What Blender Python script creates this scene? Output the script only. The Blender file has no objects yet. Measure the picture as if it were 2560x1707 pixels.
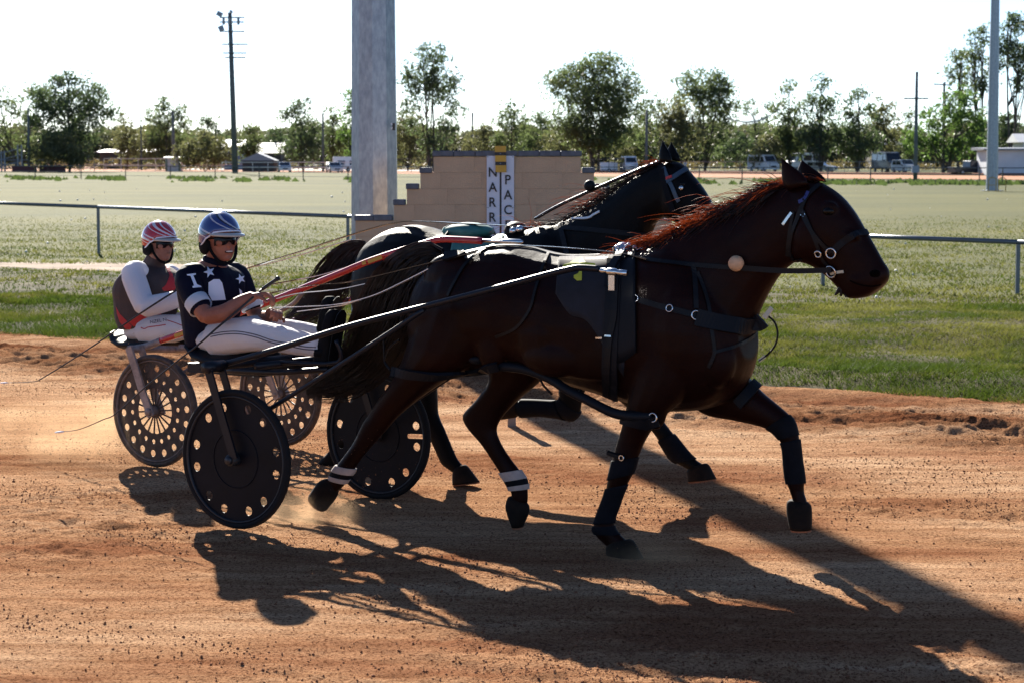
import bpy, bmesh, math, random
import numpy as np
from mathutils import Vector, Matrix
from mathutils.bvhtree import BVHTree

# ------------------------------------------------------------------ camera, sky, sun, exposure
S = bpy.context.scene
C = S.collection
FOC = 5500.0          # focal length measured in pixels of the 2560 px wide photograph
CAMH = 1.85
PITCH = math.atan((853.5 - 400.0) / FOC)
cam_d = bpy.data.cameras.new('camera'); cam = bpy.data.objects.new('camera', cam_d); C.objects.link(cam)
cam.location = (0, 0, CAMH); cam.rotation_euler = (math.pi / 2 - PITCH, 0, 0)
cam_d.sensor_width = 36.0; cam_d.lens = FOC / 2560.0 * 36.0
cam_d.clip_start = 0.1; cam_d.clip_end = 6000
cam_d.dof.use_dof = True; cam_d.dof.focus_distance = 11.6; cam_d.dof.aperture_fstop = 8.0
S.camera = cam
SUN_EL = math.radians(26.5); SUN_AZ = math.radians(-12.5)      # azimuth from +Y, negative = to the left
TO_SUN = Vector((math.sin(SUN_AZ) * math.cos(SUN_EL), math.cos(SUN_AZ) * math.cos(SUN_EL), math.sin(SUN_EL)))
W = bpy.data.worlds.new('World'); S.world = W; W.use_nodes = True
wn = W.node_tree.nodes; wl = W.node_tree.links
bg = wn['Background']
sky = wn.new('ShaderNodeTexSky'); sky.sky_type = 'NISHITA'; sky.sun_disc = False
sky.sun_elevation = SUN_EL; sky.sun_rotation = SUN_AZ
sky.air_density = 0.55; sky.dust_density = 0.12; sky.ozone_density = 2.5
wl.new(sky.outputs[0], bg.inputs[0]); bg.inputs[1].default_value = 0.06
sun_d = bpy.data.lights.new('sun', 'SUN'); sun = bpy.data.objects.new('sun', sun_d); C.objects.link(sun)
sun_d.energy = 5.0; sun_d.angle = math.radians(0.53); sun_d.color = (1.0, 0.93, 0.82)
sun.rotation_euler = TO_SUN.to_track_quat('Z', 'Y').to_euler()
S.view_settings.view_transform = 'Standard'; S.view_settings.look = 'None'
S.view_settings.exposure = 1.6; S.view_settings.gamma = 1.0; S.view_settings.use_curve_mapping = False
S.render.engine = 'CYCLES'
S.cycles.max_bounces = 6; S.cycles.transparent_max_bounces = 6

# ------------------------------------------------------------------ geometry helpers
rnd = random.Random(7)
def ray(x, y):
    cx = (x - 1280.0) / FOC; cy = -(y - 853.5) / FOC
    return Vector((cx, math.cos(PITCH) + cy * math.sin(PITCH), -math.sin(PITCH) + cy * math.cos(PITCH)))
EYE = Vector((0, 0, CAMH))
def at(x, y, Y):
    d = ray(x, y); return EYE + d * (Y / d.y)
def gnd(x, y, z=0.0):
    d = ray(x, y); return EYE + d * ((z - CAMH) / d.z)
class Plane:                       # vertical plane through a vehicle: d = direction of travel, n = towards its right hand side
    def __init__(s, mx, my, hdeg):
        h = math.radians(hdeg); s.o = Vector((mx, my, 0)); s.d = Vector((math.cos(h), -math.sin(h), 0)); s.n = Vector((-math.sin(h), -math.cos(h), 0))
    def __call__(s, x, y, l=0.0):
        d = ray(x, y); o = s.o + s.n * l
        t = (o - EYE).dot(s.n) / d.dot(s.n); return EYE + d * t
    def loc(s, t, l, z): return s.o + s.d * t + s.n * l + Vector((0, 0, z))

LOC = {}
class MB:
    def __init__(s): s.v = []; s.f = []
    def add(s, vs, fs):
        b = len(s.v); s.v += [tuple(p) for p in vs]; s.f += [tuple(i + b for i in q) for q in fs]; return s
    def box(s, c, size, M=None):
        c = Vector(c); hx, hy, hz = size[0] / 2, size[1] / 2, size[2] / 2
        vs = [Vector((sx * hx, sy * hy, sz * hz)) for sx in (-1, 1) for sy in (-1, 1) for sz in (-1, 1)]
        if M is not None: vs = [M @ p for p in vs]
        return s.add([c + p for p in vs], [(0, 1, 3, 2), (4, 6, 7, 5), (0, 4, 5, 1), (2, 3, 7, 6), (0, 2, 6, 4), (1, 5, 7, 3)])
    def rings(s, rings, caps=True, closed=False):
        n = len(rings[0]); vs = [p for r in rings for p in r]; fs = []
        m = len(rings)
        for i in range(m if closed else m - 1):
            j = (i + 1) % m
            for k in range(n):
                k2 = (k + 1) % n
                fs.append((i * n + k, i * n + k2, j * n + k2, j * n + k))
        if caps and not closed:
            fs.append(tuple(range(n - 1, -1, -1))); fs.append(tuple((m - 1) * n + k for k in range(n)))
        return s.add(vs, fs)
    def tube(s, pts, r, n=8, caps=True, closed=False, flat=1.0, up=Vector((0, 0, 1))):
        pts = [Vector(p) for p in pts]; m = len(pts); rs = r if isinstance(r, (list, tuple)) else [r] * m
        out = []; pu = None
        for i, p in enumerate(pts):
            a = pts[(i - 1) % m] if (i > 0 or closed) else p; b = pts[(i + 1) % m] if (i < m - 1 or closed) else p
            t = (b - a).normalized()
            if pu is None:
                u = up if abs(t.dot(up)) < 0.95 else Vector((1, 0, 0))
                u = (u - t * u.dot(t)).normalized()
            else:
                u = (pu - t * pu.dot(t)).normalized()
            pu = u; w = t.cross(u)
            out.append([p + (u * math.cos(2 * math.pi * k / n) + w * (math.sin(2 * math.pi * k / n) * flat)) * rs[i] for k in range(n)])
        return s.rings(out, caps, closed)
    def ball(s, c, r, nu=12, nv=8, M=None):
        c = Vector(c); rr = r if isinstance(r, (tuple, list)) else (r, r, r); vs = []; fs = []
        def q(v):
            v = Vector((v[0] * rr[0], v[1] * rr[1], v[2] * rr[2])); return c + (M @ v if M is not None else v)
        vs.append(q((0, 0, 1)))
        for j in range(1, nv):
            a = math.pi * j / nv
            for i in range(nu):
                b = 2 * math.pi * i / nu; vs.append(q((math.sin(a) * math.cos(b), math.sin(a) * math.sin(b), math.cos(a))))
        vs.append(q((0, 0, -1)))
        for i in range(nu):
            fs.append((0, 1 + i, 1 + (i + 1) % nu)); k = 1 + (nv - 2) * nu
            fs.append((len(vs) - 1, k + (i + 1) % nu, k + i))
        for j in range(nv - 2):
            for i in range(nu):
                a = 1 + j * nu + i; b = 1 + j * nu + (i + 1) % nu; fs.append((a, a + nu, b + nu, b))
        return s.add(vs, fs)
    def quad(s, a, b, c, d): return s.add([a, b, c, d], [(0, 1, 2, 3)])
    def poly(s, pts): return s.add(pts, [tuple(range(len(pts)))])
    def prism(s, pts, vec):                      # closed polygon extruded by vec
        pts = [Vector(p) for p in pts]; vec = Vector(vec); n = len(pts)
        return s.add(pts + [p + vec for p in pts], [tuple(range(n - 1, -1, -1)), tuple(range(n, 2 * n))] + [(i, (i + 1) % n, n + (i + 1) % n, n + i) for i in range(n)])
    def mesh(s, name, off=Vector()):
        me = bpy.data.meshes.new(name); me.from_pydata([(p[0] - off[0], p[1] - off[1], p[2] - off[2]) for p in s.v], [], s.f); return me
def fixn(me):
    b = bmesh.new(); b.from_mesh(me); bmesh.ops.recalc_face_normals(b, faces=b.faces); b.to_mesh(me); b.free()
def smooth(me, on=True):
    me.polygons.foreach_set('use_smooth', [on] * len(me.polygons))
def link(name, me, mat, parent=None, sm=False, at_=None, fix=True):
    """me in world coordinates is shifted so that its origin is the parent's origin (or at_)"""
    if fix and len(me.polygons) < 60000: fixn(me)
    if sm: smooth(me)
    o = bpy.data.objects.new(name, me); C.objects.link(o)
    if mat is not None and not me.materials: me.materials.append(mat)
    if parent is not None:
        o.parent = parent; LOC[o.name] = LOC[parent.name]
    else:
        LOC[o.name] = Vector(at_) if at_ is not None else Vector(); o.location = LOC[o.name]
    return o
def obj(name, mb, mat, parent=None, sm=False, at_=None, fix=True):
    off = LOC[parent.name] if parent is not None else (Vector(at_) if at_ is not None else Vector())
    return link(name, mb.mesh(name, off), mat, parent, sm, at_, fix)
def thing(name, loc, label, cat, group=None):
    o = bpy.data.objects.new(name, None); C.objects.link(o); o.location = loc; LOC[o.name] = Vector(loc)
    o.empty_display_size = 0.2
    return tag(o, label, cat, group)
def tag(o, label, cat, group=None):
    o['label'] = label; o['category'] = cat
    if group: o['group'] = group
    return o
def struct(o, kind='structure'): o['kind'] = kind; return o
def copy_part(src, parent, loc=None, rot=None):
    c = src.copy(); C.objects.link(c); c.parent = parent; LOC[c.name] = LOC[parent.name]
    if loc is not None: c.location = loc
    if rot is not None: c.rotation_euler = rot
    return c
def bevel(me, w, seg=1):
    b = bmesh.new(); b.from_mesh(me); bmesh.ops.recalc_face_normals(b, faces=b.faces)
    bmesh.ops.bevel(b, geom=b.edges[:], offset=w, segments=seg, affect='EDGES', profile=0.5); b.to_mesh(me); b.free(); return me
def catmull(P, sub):
    P = [np.array(p, float) for p in P]; out = []
    for i in range(len(P) - 1):
        p0 = P[max(i - 1, 0)]; p1 = P[i]; p2 = P[i + 1]; p3 = P[min(i + 2, len(P) - 1)]
        for k in range(sub):
            t = k / sub
            out.append(0.5 * ((2 * p1) + (p2 - p0) * t + (2 * p0 - 5 * p1 + 4 * p2 - p3) * t * t + (3 * p1 - p0 - 3 * p2 + p3) * t ** 3))
    out.append(P[-1]); return out
def spline(pts, sub=4): return [Vector(p) for p in catmull(pts, sub)]

# ------------------------------------------------------------------ materials
MATS = {}
def mat(name, col, rough=0.6, metal=0.0, var=0.0, vscale=8.0, col2=None, bump=0.0, bscale=40.0, spec=0.5, coat=0.0, sub=0.0, trans=None, sheen=0.0, detail=6.0):
    if name in MATS: return MATS[name]
    m = bpy.data.materials.new(name); m.use_nodes = True; MATS[name] = m
    nt = m.node_tree; N = nt.nodes; L = nt.links; b = N['Principled BSDF']
    b.inputs['Base Color'].default_value = (*col, 1); b.inputs['Roughness'].default_value = rough; b.inputs['Metallic'].default_value = metal
    b.inputs['Specular IOR Level'].default_value = spec; b.inputs['Coat Weight'].default_value = coat; b.inputs['Coat Roughness'].default_value = 0.08
    if sheen: b.inputs['Sheen Weight'].default_value = sheen
    tc = N.new('ShaderNodeTexCoord')
    if var > 0 or col2 is not None:
        nz = N.new('ShaderNodeTexNoise'); nz.inputs['Scale'].default_value = vscale; nz.inputs['Detail'].default_value = detail; nz.inputs['Roughness'].default_value = 0.62
        L.new(tc.outputs['Object'], nz.inputs['Vector'])
        cr = N.new('ShaderNodeValToRGB'); L.new(nz.outputs['Fac'], cr.inputs[0])
        c2 = col2 if col2 is not None else tuple(min(1, c * (1 + var)) for c in col)
        c1 = col if col2 is not None else tuple(c * (1 - var) for c in col)
        cr.color_ramp.elements[0].position = 0.35; cr.color_ramp.elements[1].position = 0.65
        cr.color_ramp.elements[0].color = (*c1, 1); cr.color_ramp.elements[1].color = (*c2, 1)
        L.new(cr.outputs[0], b.inputs['Base Color'])
    if bump > 0:
        n2 = N.new('ShaderNodeTexNoise'); n2.inputs['Scale'].default_value = bscale; n2.inputs['Detail'].default_value = 5
        L.new(tc.outputs['Object'], n2.inputs['Vector']); bp = N.new('ShaderNodeBump'); bp.inputs['Strength'].default_value = bump; bp.inputs['Distance'].default_value = 0.02
        L.new(n2.outputs['Fac'], bp.inputs['Height']); L.new(bp.outputs[0], b.inputs['Normal'])
    if trans is not None:
        tr = N.new('ShaderNodeBsdfTranslucent'); tr.inputs[0].default_value = (*trans[0], 1); mx = N.new('ShaderNodeMixShader'); mx.inputs[0].default_value = trans[1]
        L.new(b.outputs[0], mx.inputs[1]); L.new(tr.outputs[0], mx.inputs[2]); L.new(mx.outputs[0], N['Material Output'].inputs[0])
    return m
def leafmat(name, c1, c2, t, scale=0.12):
    m = mat(name, c1, 0.55, col2=c2, vscale=scale, spec=0.3, trans=(t, 0.42), detail=3.0); return m
# ------------------------------------------------------------------ the ground: infield, track, far track
def vnoise(x, y, seed):
    """smooth value noise on numpy arrays"""
    xi = np.floor(x).astype(np.int64); yi = np.floor(y).astype(np.int64); fx = x - xi; fy = y - yi
    def hsh(a, b):
        h = (a * 374761393 + b * 668265263 + seed * 1442695041) & 0xFFFFFFFF
        h = ((h ^ (h >> 13)) * 1274126177) & 0xFFFFFFFF
        return ((h ^ (h >> 16)) & 0xFFFF) / 65535.0
    u = fx * fx * (3 - 2 * fx); v = fy * fy * (3 - 2 * fy)
    return (hsh(xi, yi) * (1 - u) + hsh(xi + 1, yi) * u) * (1 - v) + (hsh(xi, yi + 1) * (1 - u) + hsh(xi + 1, yi + 1) * u) * v
EDGE_A = gnd(0, 850); EDGE_B = gnd(2560, 1030)            # border between the dirt track and the grass
ED = (EDGE_B - EDGE_A).normalized(); EN = Vector((-ED.y, ED.x, 0))
if EN.y < 0: EN = -EN
def edge_dist(x, y): return (x - EDGE_A.x) * EN.x + (y - EDGE_A.y) * EN.y      # >0 on the grass
def edge_along(x, y): return (x - EDGE_A.x) * ED.x + (y - EDGE_A.y) * ED.y
def np_mesh(name, V, F):
    me = bpy.data.meshes.new(name); V = np.asarray(V, np.float32); F = np.asarray(F, np.int32)
    me.vertices.add(len(V)); me.vertices.foreach_set('co', V.ravel())
    k = F.shape[1]; me.loops.add(F.size); me.loops.foreach_set('vertex_index', F.ravel())
    me.polygons.add(len(F)); me.polygons.foreach_set('loop_start', np.arange(0, F.size, k, dtype=np.int32))
    try: me.polygons.foreach_set('loop_total', np.full(len(F), k, np.int32))
    except Exception: pass
    me.update(calc_edges=True); me.validate(); return me

def earth_material():
    m = bpy.data.materials.new('red_earth'); m.use_nodes = True; nt = m.node_tree; N = nt.nodes; L = nt.links; b = N['Principled BSDF']
    b.inputs['Roughness'].default_value = 1.0; b.inputs['Specular IOR Level'].default_value = 0.0
    tc = N.new('ShaderNodeTexCoord')
    def mapping(sx, sy):
        mp = N.new('ShaderNodeMapping'); mp.inputs['Rotation'].default_value = (0, 0, -math.atan2(ED.y, ED.x)); mp.inputs['Scale'].default_value = (sx, sy, 1); L.new(tc.outputs['Object'], mp.inputs['Vector']); return mp.outputs[0]
    def noise(scale, det, src, ro=0.62):
        n = N.new('ShaderNodeTexNoise'); n.inputs['Scale'].default_value = scale; n.inputs['Detail'].default_value = det; n.inputs['Roughness'].default_value = ro; L.new(src, n.inputs['Vector']); return n.outputs['Fac']
    def ramp(src, stops):
        r = N.new('ShaderNodeValToRGB'); L.new(src, r.inputs[0]); e = r.color_ramp.elements; e[0].position = stops[0][0]; e[0].color = (*stops[0][1], 1); e[1].position = stops[-1][0]; e[1].color = (*stops[-1][1], 1)
        for p_, c_ in stops[1:-1]: k = e.new(p_); k.color = (*c_, 1)
        return r.outputs[0]
    def mul(a_, b_):
        x = N.new('ShaderNodeMix'); x.data_type = 'RGBA'; x.blend_type = 'MULTIPLY'; x.inputs[0].default_value = 1.0; x.clamp_result = False; L.new(a_, x.inputs[6]); L.new(b_, x.inputs[7]); return x.outputs[2]
    obj_ = tc.outputs['Object']
    patch_ = ramp(noise(0.9, 5, mapping(0.45, 1.3)), [(0.36, (0.36, 0.170, 0.092)), (0.5, (0.54, 0.315, 0.178)), (0.64, (0.70, 0.465, 0.290))])
    drag = ramp(noise(3.0, 3, mapping(0.10, 3.2)), [(0.36, (0.80, 0.75, 0.72)), (0.60, (1.08, 1.09, 1.10))])
    speck = ramp(noise(70, 4, obj_, 0.75), [(0.40, (0.30, 0.23, 0.22)), (0.47, (0.88, 0.85, 0.84)), (0.66, (1.12, 1.12, 1.12))])
    # tinted strips parallel to the verge: dark moist soil plus painted-in shading by the grass, pale dry sand next to it
    dp = N.new('ShaderNodeVectorMath'); dp.operation = 'DOT_PRODUCT'; dp.inputs[1].default_value = (EN.x, EN.y, 0); L.new(obj_, dp.inputs[0])
    wob = N.new('ShaderNodeMath'); wob.operation = 'MULTIPLY_ADD'; L.new(noise(0.8, 4, obj_), wob.inputs[0]); wob.inputs[1].default_value = 1.3; L.new(dp.outputs['Value'], wob.inputs[2])
    c0 = EDGE_A.x * EN.x + EDGE_A.y * EN.y + 0.65
    mr = N.new('ShaderNodeMapRange'); mr.inputs[1].default_value = c0 - 10; mr.inputs[2].default_value = c0; L.new(wob.outputs[0], mr.inputs[0])
    strip = ramp(mr.outputs[0], [(0.0, (1.0, 0.97, 0.95)), (0.30, (1.0, 0.96, 0.93)), (0.56, (0.96, 0.92, 0.88)), (0.66, (1.16, 1.22, 1.26)), (0.76, (1.14, 1.18, 1.20)), (0.82, (0.72, 0.66, 0.62)), (0.92, (0.66, 0.60, 0.58)), (1.0, (0.95, 0.92, 0.90))])
    L.new(mul(mul(mul(patch_, drag), speck), strip), b.inputs['Base Color'])
    ad = N.new('ShaderNodeMath'); ad.operation = 'ADD'; L.new(noise(30, 8, obj_, 0.7), ad.inputs[0]); L.new(noise(110, 5, obj_, 0.7), ad.inputs[1])
    bp = N.new('ShaderNodeBump'); bp.inputs['Strength'].default_value = 1.0; bp.inputs['Distance'].default_value = 0.024; L.new(ad.outputs[0], bp.inputs['Height']); L.new(bp.outputs[0], b.inputs['Normal'])
    return m
M_EARTH = earth_material()
def grass_ground_material():
    m = bpy.data.materials.new('dry_turf'); m.use_nodes = True; nt = m.node_tree; N = nt.nodes; L = nt.links; b = N['Principled BSDF']
    b.inputs['Roughness'].default_value = 0.95; b.inputs['Specular IOR Level'].default_value = 0.1
    tc = N.new('ShaderNodeTexCoord')
    mp = N.new('ShaderNodeMapping'); mp.inputs['Scale'].default_value = (0.5, 1.0, 1); L.new(tc.outputs['Object'], mp.inputs['Vector'])
    def noise(scale, det, src): 
        n = N.new('ShaderNodeTexNoise'); n.inputs['Scale'].default_value = scale; n.inputs['Detail'].default_value = det; n.inputs['Roughness'].default_value = 0.6; L.new(src, n.inputs['Vector']); return n
    big = noise(0.10, 9, mp.outputs[0]); fine = noise(5.0, 8, tc.outputs['Object'])
    r = N.new('ShaderNodeValToRGB'); L.new(big.outputs['Fac'], r.inputs[0]); e = r.color_ramp.elements
    e[0].position = 0.32; e[0].color = (0.042, 0.052, 0.009, 1); e[1].position = 0.70; e[1].color = (0.108, 0.103, 0.023, 1)
    k = e.new(0.5); k.color = (0.074, 0.079, 0.014, 1)
    r2 = N.new('ShaderNodeValToRGB'); L.new(fine.outputs['Fac'], r2.inputs[0]); r2.color_ramp.elements[0].position = 0.3; r2.color_ramp.elements[0].color = (0.72, 0.72, 0.68, 1); r2.color_ramp.elements[1].position = 0.62; r2.color_ramp.elements[1].color = (1.1, 1.08, 1.0, 1)
    mu = N.new('ShaderNodeMix'); mu.data_type = 'RGBA'; mu.blend_type = 'MULTIPLY'; mu.inputs[0].default_value = 1.0
    L.new(r.outputs[0], mu.inputs[6]); L.new(r2.outputs[0], mu.inputs[7]); L.new(mu.outputs[2], b.inputs['Base Color'])
    bp = N.new('ShaderNodeBump'); bp.inputs['Strength'].default_value = 0.7; bp.inputs['Distance'].default_value = 0.08; L.new(fine.outputs['Fac'], bp.inputs['Height']); L.new(bp.outputs[0], b.inputs['Normal'])
    return m
M_TURF = grass_ground_material()

# infield: one sheet to the horizon
g = MB(); g.quad((-3000, -60, -0.03), (3000, -60, -0.03), (3000, 5000, -0.03), (-3000, 5000, -0.03))
struct(obj('ground', g, M_TURF))
# dirt track near the camera: a fine sheet with ruts, hoof holes and a shoulder along the grass
def track_height(x, y):
    e = edge_dist(x, y); a = edge_along(x, y)
    z = 0.010 * (vnoise(a * 0.7, e * 5.0, 1) - 0.5) + 0.010 * (vnoise(a * 2.6, e * 9.0, 2) - 0.5) + 0.007 * (vnoise(a * 0.25, e * 14.0, 12) - 0.5)
    rough = np.clip(vnoise(a * 0.45, e * 1.1, 3) * 2.2 - 0.75, 0.0, 1.0)                 # patches that horses have churned
    z = z + rough * (0.020 * (vnoise(x * 11, y * 11, 4) - 0.5) + 0.014 * (vnoise(x * 23, y * 23, 5) - 0.5))
    z = z + 0.006 * (vnoise(x * 17, y * 17, 6) - 0.5) + 0.009 * (vnoise(x * 36, y * 36, 10) ** 2 - 0.3) * (0.35 + 0.65 * rough)
    sh = np.exp(-((e + 1.25) / 0.95) ** 2)                                                # loose earth pushed to the border
    z = z + sh * (0.06 + 0.09 * (vnoise(a * 1.1, e * 3.2, 7) - 0.45) + 0.05 * (vnoise(a * 3, e * 8, 8) - 0.5) + 0.045 * (vnoise(a * 9, e * 16, 9) - 0.5) + 0.03 * (vnoise(a * 22, e * 26, 11) - 0.5))
    z = z + 0.05 * np.clip((e + 0.55) / 0.5, 0, 1)                                        # small lip under the turf
    return z
ys = np.concatenate([np.arange(6.6, 13.0, 0.024), np.arange(13.0, 26.5, 0.034)])
nx = 420
tt = np.linspace(-1, 1, nx)
X = np.outer(ys * 0.262 + 0.3, tt); Y = np.repeat(ys[:, None], nx, 1)
keep = edge_dist(X, Y) < 0.35
Z = track_height(X, Y)
idx = np.arange(X.size).reshape(X.shape)
F = np.stack([idx[:-1, :-1], idx[:-1, 1:], idx[1:, 1:], idx[1:, :-1]], -1).reshape(-1, 4)
kf = (keep[:-1, :-1] & keep[1:, 1:] & keep[:-1, 1:] & keep[1:, :-1]).reshape(-1)
F = F[kf]; used = np.unique(F); remap = np.full(X.size, -1); remap[used] = np.arange(len(used))
V = np.stack([X, Y, Z], -1).reshape(-1, 3)[used]
me = np_mesh('track', V, remap[F]); smooth(me)
trk = struct(link('track', me, M_EARTH, fix=False))
# the rest of the track outside the picture, for bounce light and neighbouring views
g = MB()
p0 = EDGE_A - ED * 60 - EN * 0.2; p1 = EDGE_B + ED * 60 - EN * 0.2
g.quad(p0 - EN * 60 + Vector((0, 0, -0.027)), p1 - EN * 60 + Vector((0, 0, -0.027)), p1 + Vector((0, 0, -0.027)), p0 + Vector((0, 0, -0.027)))
struct(obj('track_bed', g, M_EARTH))
# clods lying on the track
rs = np.random.RandomState(3)
def octa(P, R):
    base = np.array([(1, 0, 0), (-1, 0, 0), (0, 1, 0), (0, -1, 0), (0, 0, 1), (0, 0, -.6)], float)
    fs = np.array([(0, 2, 4), (2, 1, 4), (1, 3, 4), (3, 0, 4), (2, 0, 5), (1, 2, 5), (3, 1, 5), (0, 3, 5)])
    n = len(P); ang = rs.rand(n) * 6.28; c, s_ = np.cos(ang), np.sin(ang)
    B = base[None] * (0.65 + 0.7 * rs.rand(n, 6, 1)) * R[:, None, None]
    x = B[..., 0] * c[:, None] - B[..., 1] * s_[:, None]; y = B[..., 0] * s_[:, None] + B[..., 1] * c[:, None]
    Vv = np.stack([x, y, B[..., 2]], -1) + P[:, None, :]
    return Vv.reshape(-1, 3), (fs[None] + (np.arange(n) * 6)[:, None, None]).reshape(-1, 3)
n = 120000
yy = 7.0 + 15.5 * rs.rand(n) ** 1.25; xx = (rs.rand(n) * 2 - 1) * (yy * 0.255)
e = edge_dist(xx, yy); a = edge_along(xx, yy)
dens = np.clip(vnoise(a * 0.6, e * 1.6, 31) * 1.6 - 0.7, 0.05, 0.6)
k = (rs.rand(n) < dens) & (e < -0.1); xx = xx[k]; yy = yy[k]
R = 0.0024 + 0.0044 * rs.rand(len(xx)) ** 3 + 0.005 * rs.rand(len(xx)) ** 40
P = np.stack([xx, yy, track_height(xx, yy) + R * 0.35], -1)
Vv, Ff = octa(P, R)
M_CLOD = mat('earth_clod', (0.12, 0.048, 0.028), 0.95, col2=(0.27, 0.125, 0.07), vscale=9, spec=0.1)
cl = struct(link('loose_clods', np_mesh('loose_clods', Vv, Ff), M_CLOD, fix=False), 'stuff'); tag(cl, 'small clods of red earth scattered over the dirt track', 'clods')

# bare pale path crossing the infield at the left
def sheet_px(name, px, z, m, kind='structure'):
    g = MB(); g.poly([gnd(x, y, z) for x, y in px]); return struct(obj(name, g, m), kind)
M_PATH = mat('bare_path', (0.19, 0.135, 0.095), 0.95, col2=(0.33, 0.25, 0.19), vscale=1.2, bump=0.6, bscale=8, spec=0.1)
rs2 = random.Random(5)
top = [(x, 655 + 0.010 * x + rs2.uniform(-2, 2)) for x in range(-120, 640, 30)]; bot = [(x, 686 + 0.006 * x - max(0, x - 420) * 0.10 + rs2.uniform(-3, 3)) for x in range(640, -150, -30)]
sheet_px('bare_path', top + bot, -0.022, M_PATH)
M_FTRK = mat('far_track_earth', (0.34, 0.14, 0.07), 0.95, col2=(0.42, 0.20, 0.105), vscale=0.2, spec=0.1)
M_ROAD = mat('far_road_asphalt', (0.17, 0.17, 0.18), 0.8, col2=(0.24, 0.23, 0.23), vscale=0.3)
sheet_px('far_track', [(-300, 414), (700, 419), (1450, 430), (2000, 436), (2900, 444), (2900, 453), (2000, 446), (1450, 441), (700, 431), (-300, 427)], -0.010, M_FTRK)
sheet_px('far_road', [(300, 419.5), (950, 422.5), (1450, 434), (1450, 436.5), (950, 427), (300, 423.5)], -0.004, M_ROAD)
# dark raised edge of the far track
M_BERM = mat('dark_red_berm', (0.16, 0.065, 0.045), 0.95, col2=(0.24, 0.10, 0.06), vscale=0.5, spec=0.1)
g = MB(); ln = [gnd(x, y) for x, y in ((1180, 427.5), (1450, 430), (2000, 435.5), (2560, 439.5), (2900, 442))]
g.tube(ln, 0.26, 6); struct(obj('far_track_berm', g, M_BERM))

# grass blades and tufts (one mass nobody could count)
def blades(n, ymin, ymax, emin, emax, hmin, hmax, wid, seed, clump=0.6, pw=1.0):
    r = np.random.RandomState(seed)
    y = ymin + (ymax - ymin) * r.rand(n) ** pw; x = (r.rand(n) * 2 - 1) * (y * 0.258 + 0.2)
    e = edge_dist(x, y); edge_wob = 0.30 * (vnoise(edge_along(x, y) * 1.3, e * 0, 60) - 0.5) + 0.15 * (vnoise(edge_along(x, y) * 4.1, e * 0, 61) - 0.5)
    tuft = vnoise(x * 1.1, y * 1.1, 41) * 0.6 + vnoise(x * 3.3, y * 3.3, 42) * 0.4
    k = (e > emin + edge_wob) & (e < emax) & (r.rand(n) < (1 - clump) + clump * np.clip(tuft * 2.4 - 0.6, 0, 1))
    # not on the bare path
    py = 400 + FOC * CAMH / y; pxx = 1280 + FOC * x / y
    k &= ~((pxx < 560) & (py > 658) & (py < 686))
    if ymax > 50: k &= r.rand(n) < np.clip((ymax - y) / 26, 0, 1)
    x = x[k]; y = y[k]; tuft = tuft[k]; m = len(x)
    h = (hmin + (hmax - hmin) * r.rand(m)) * (0.55 + 0.9 * tuft) * (1 + 1.1 * np.exp(-np.clip(edge_dist(x, y), 0, 50) / 2.2)); w = wid * (0.6 + 0.8 * r.rand(m)); ang = r.rand(m) * 6.283
    lean = (0.3 + r.rand(m) * 1.5) * h; la = r.rand(m) * 6.283
    z0 = np.where(edge_dist(x, y) < 13, turf_height(x, y) - 0.004, -0.03)
    A = np.stack([x - np.cos(ang) * w, y - np.sin(ang) * w, z0], -1); B = np.stack([x + np.cos(ang) * w, y + np.sin(ang) * w, z0], -1)
    T = np.stack([x + np.cos(la) * lean, y + np.sin(la) * lean, z0 + h], -1)
    Vv = np.stack([A, B, T], 1).reshape(-1, 3); Ff = np.arange(m * 3).reshape(-1, 3)
    return Vv, Ff
def turf_height(x, y):
    e = edge_dist(x, y); f = np.clip(e / 0.7, 0, 1) * np.clip((12.5 - e) / 5, 0, 1)
    return -0.024 + 0.06 * np.exp(-np.clip(e, 0, 99) / 0.9) + f * (0.15 * vnoise(x * 0.45, y * 0.45, 91) + 0.07 * vnoise(x * 1.5, y * 1.5, 92) + 0.03 * vnoise(x * 4.1, y * 4.1, 93))
gy = np.arange(15.4, 36, 0.07); gt = np.linspace(-1, 1, 220)
GX = np.outer(gy * 0.27 + 0.4, gt); GY = np.repeat(gy[:, None], 220, 1); GE = edge_dist(GX, GY)
GZ = turf_height(GX, GY); gi = np.arange(GX.size).reshape(GX.shape)
GF = np.stack([gi[:-1, :-1], gi[:-1, 1:], gi[1:, 1:], gi[1:, :-1]], -1).reshape(-1, 4); ok_ = (GE > 0.0) & (GE < 13); gk = ok_[:-1, :-1] & ok_[1:, 1:] & ok_[:-1, 1:] & ok_[1:, :-1]
gme = np_mesh('verge', np.stack([GX, GY, GZ], -1).reshape(-1, 3), GF[gk.reshape(-1)]); smooth(gme); struct(link('verge', gme, mat('verge_thatch', (0.030, 0.030, 0.012), 0.95, col2=(0.10, 0.085, 0.042), vscale=1.1, spec=0.05, bump=0.5, bscale=18), fix=False))
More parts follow.
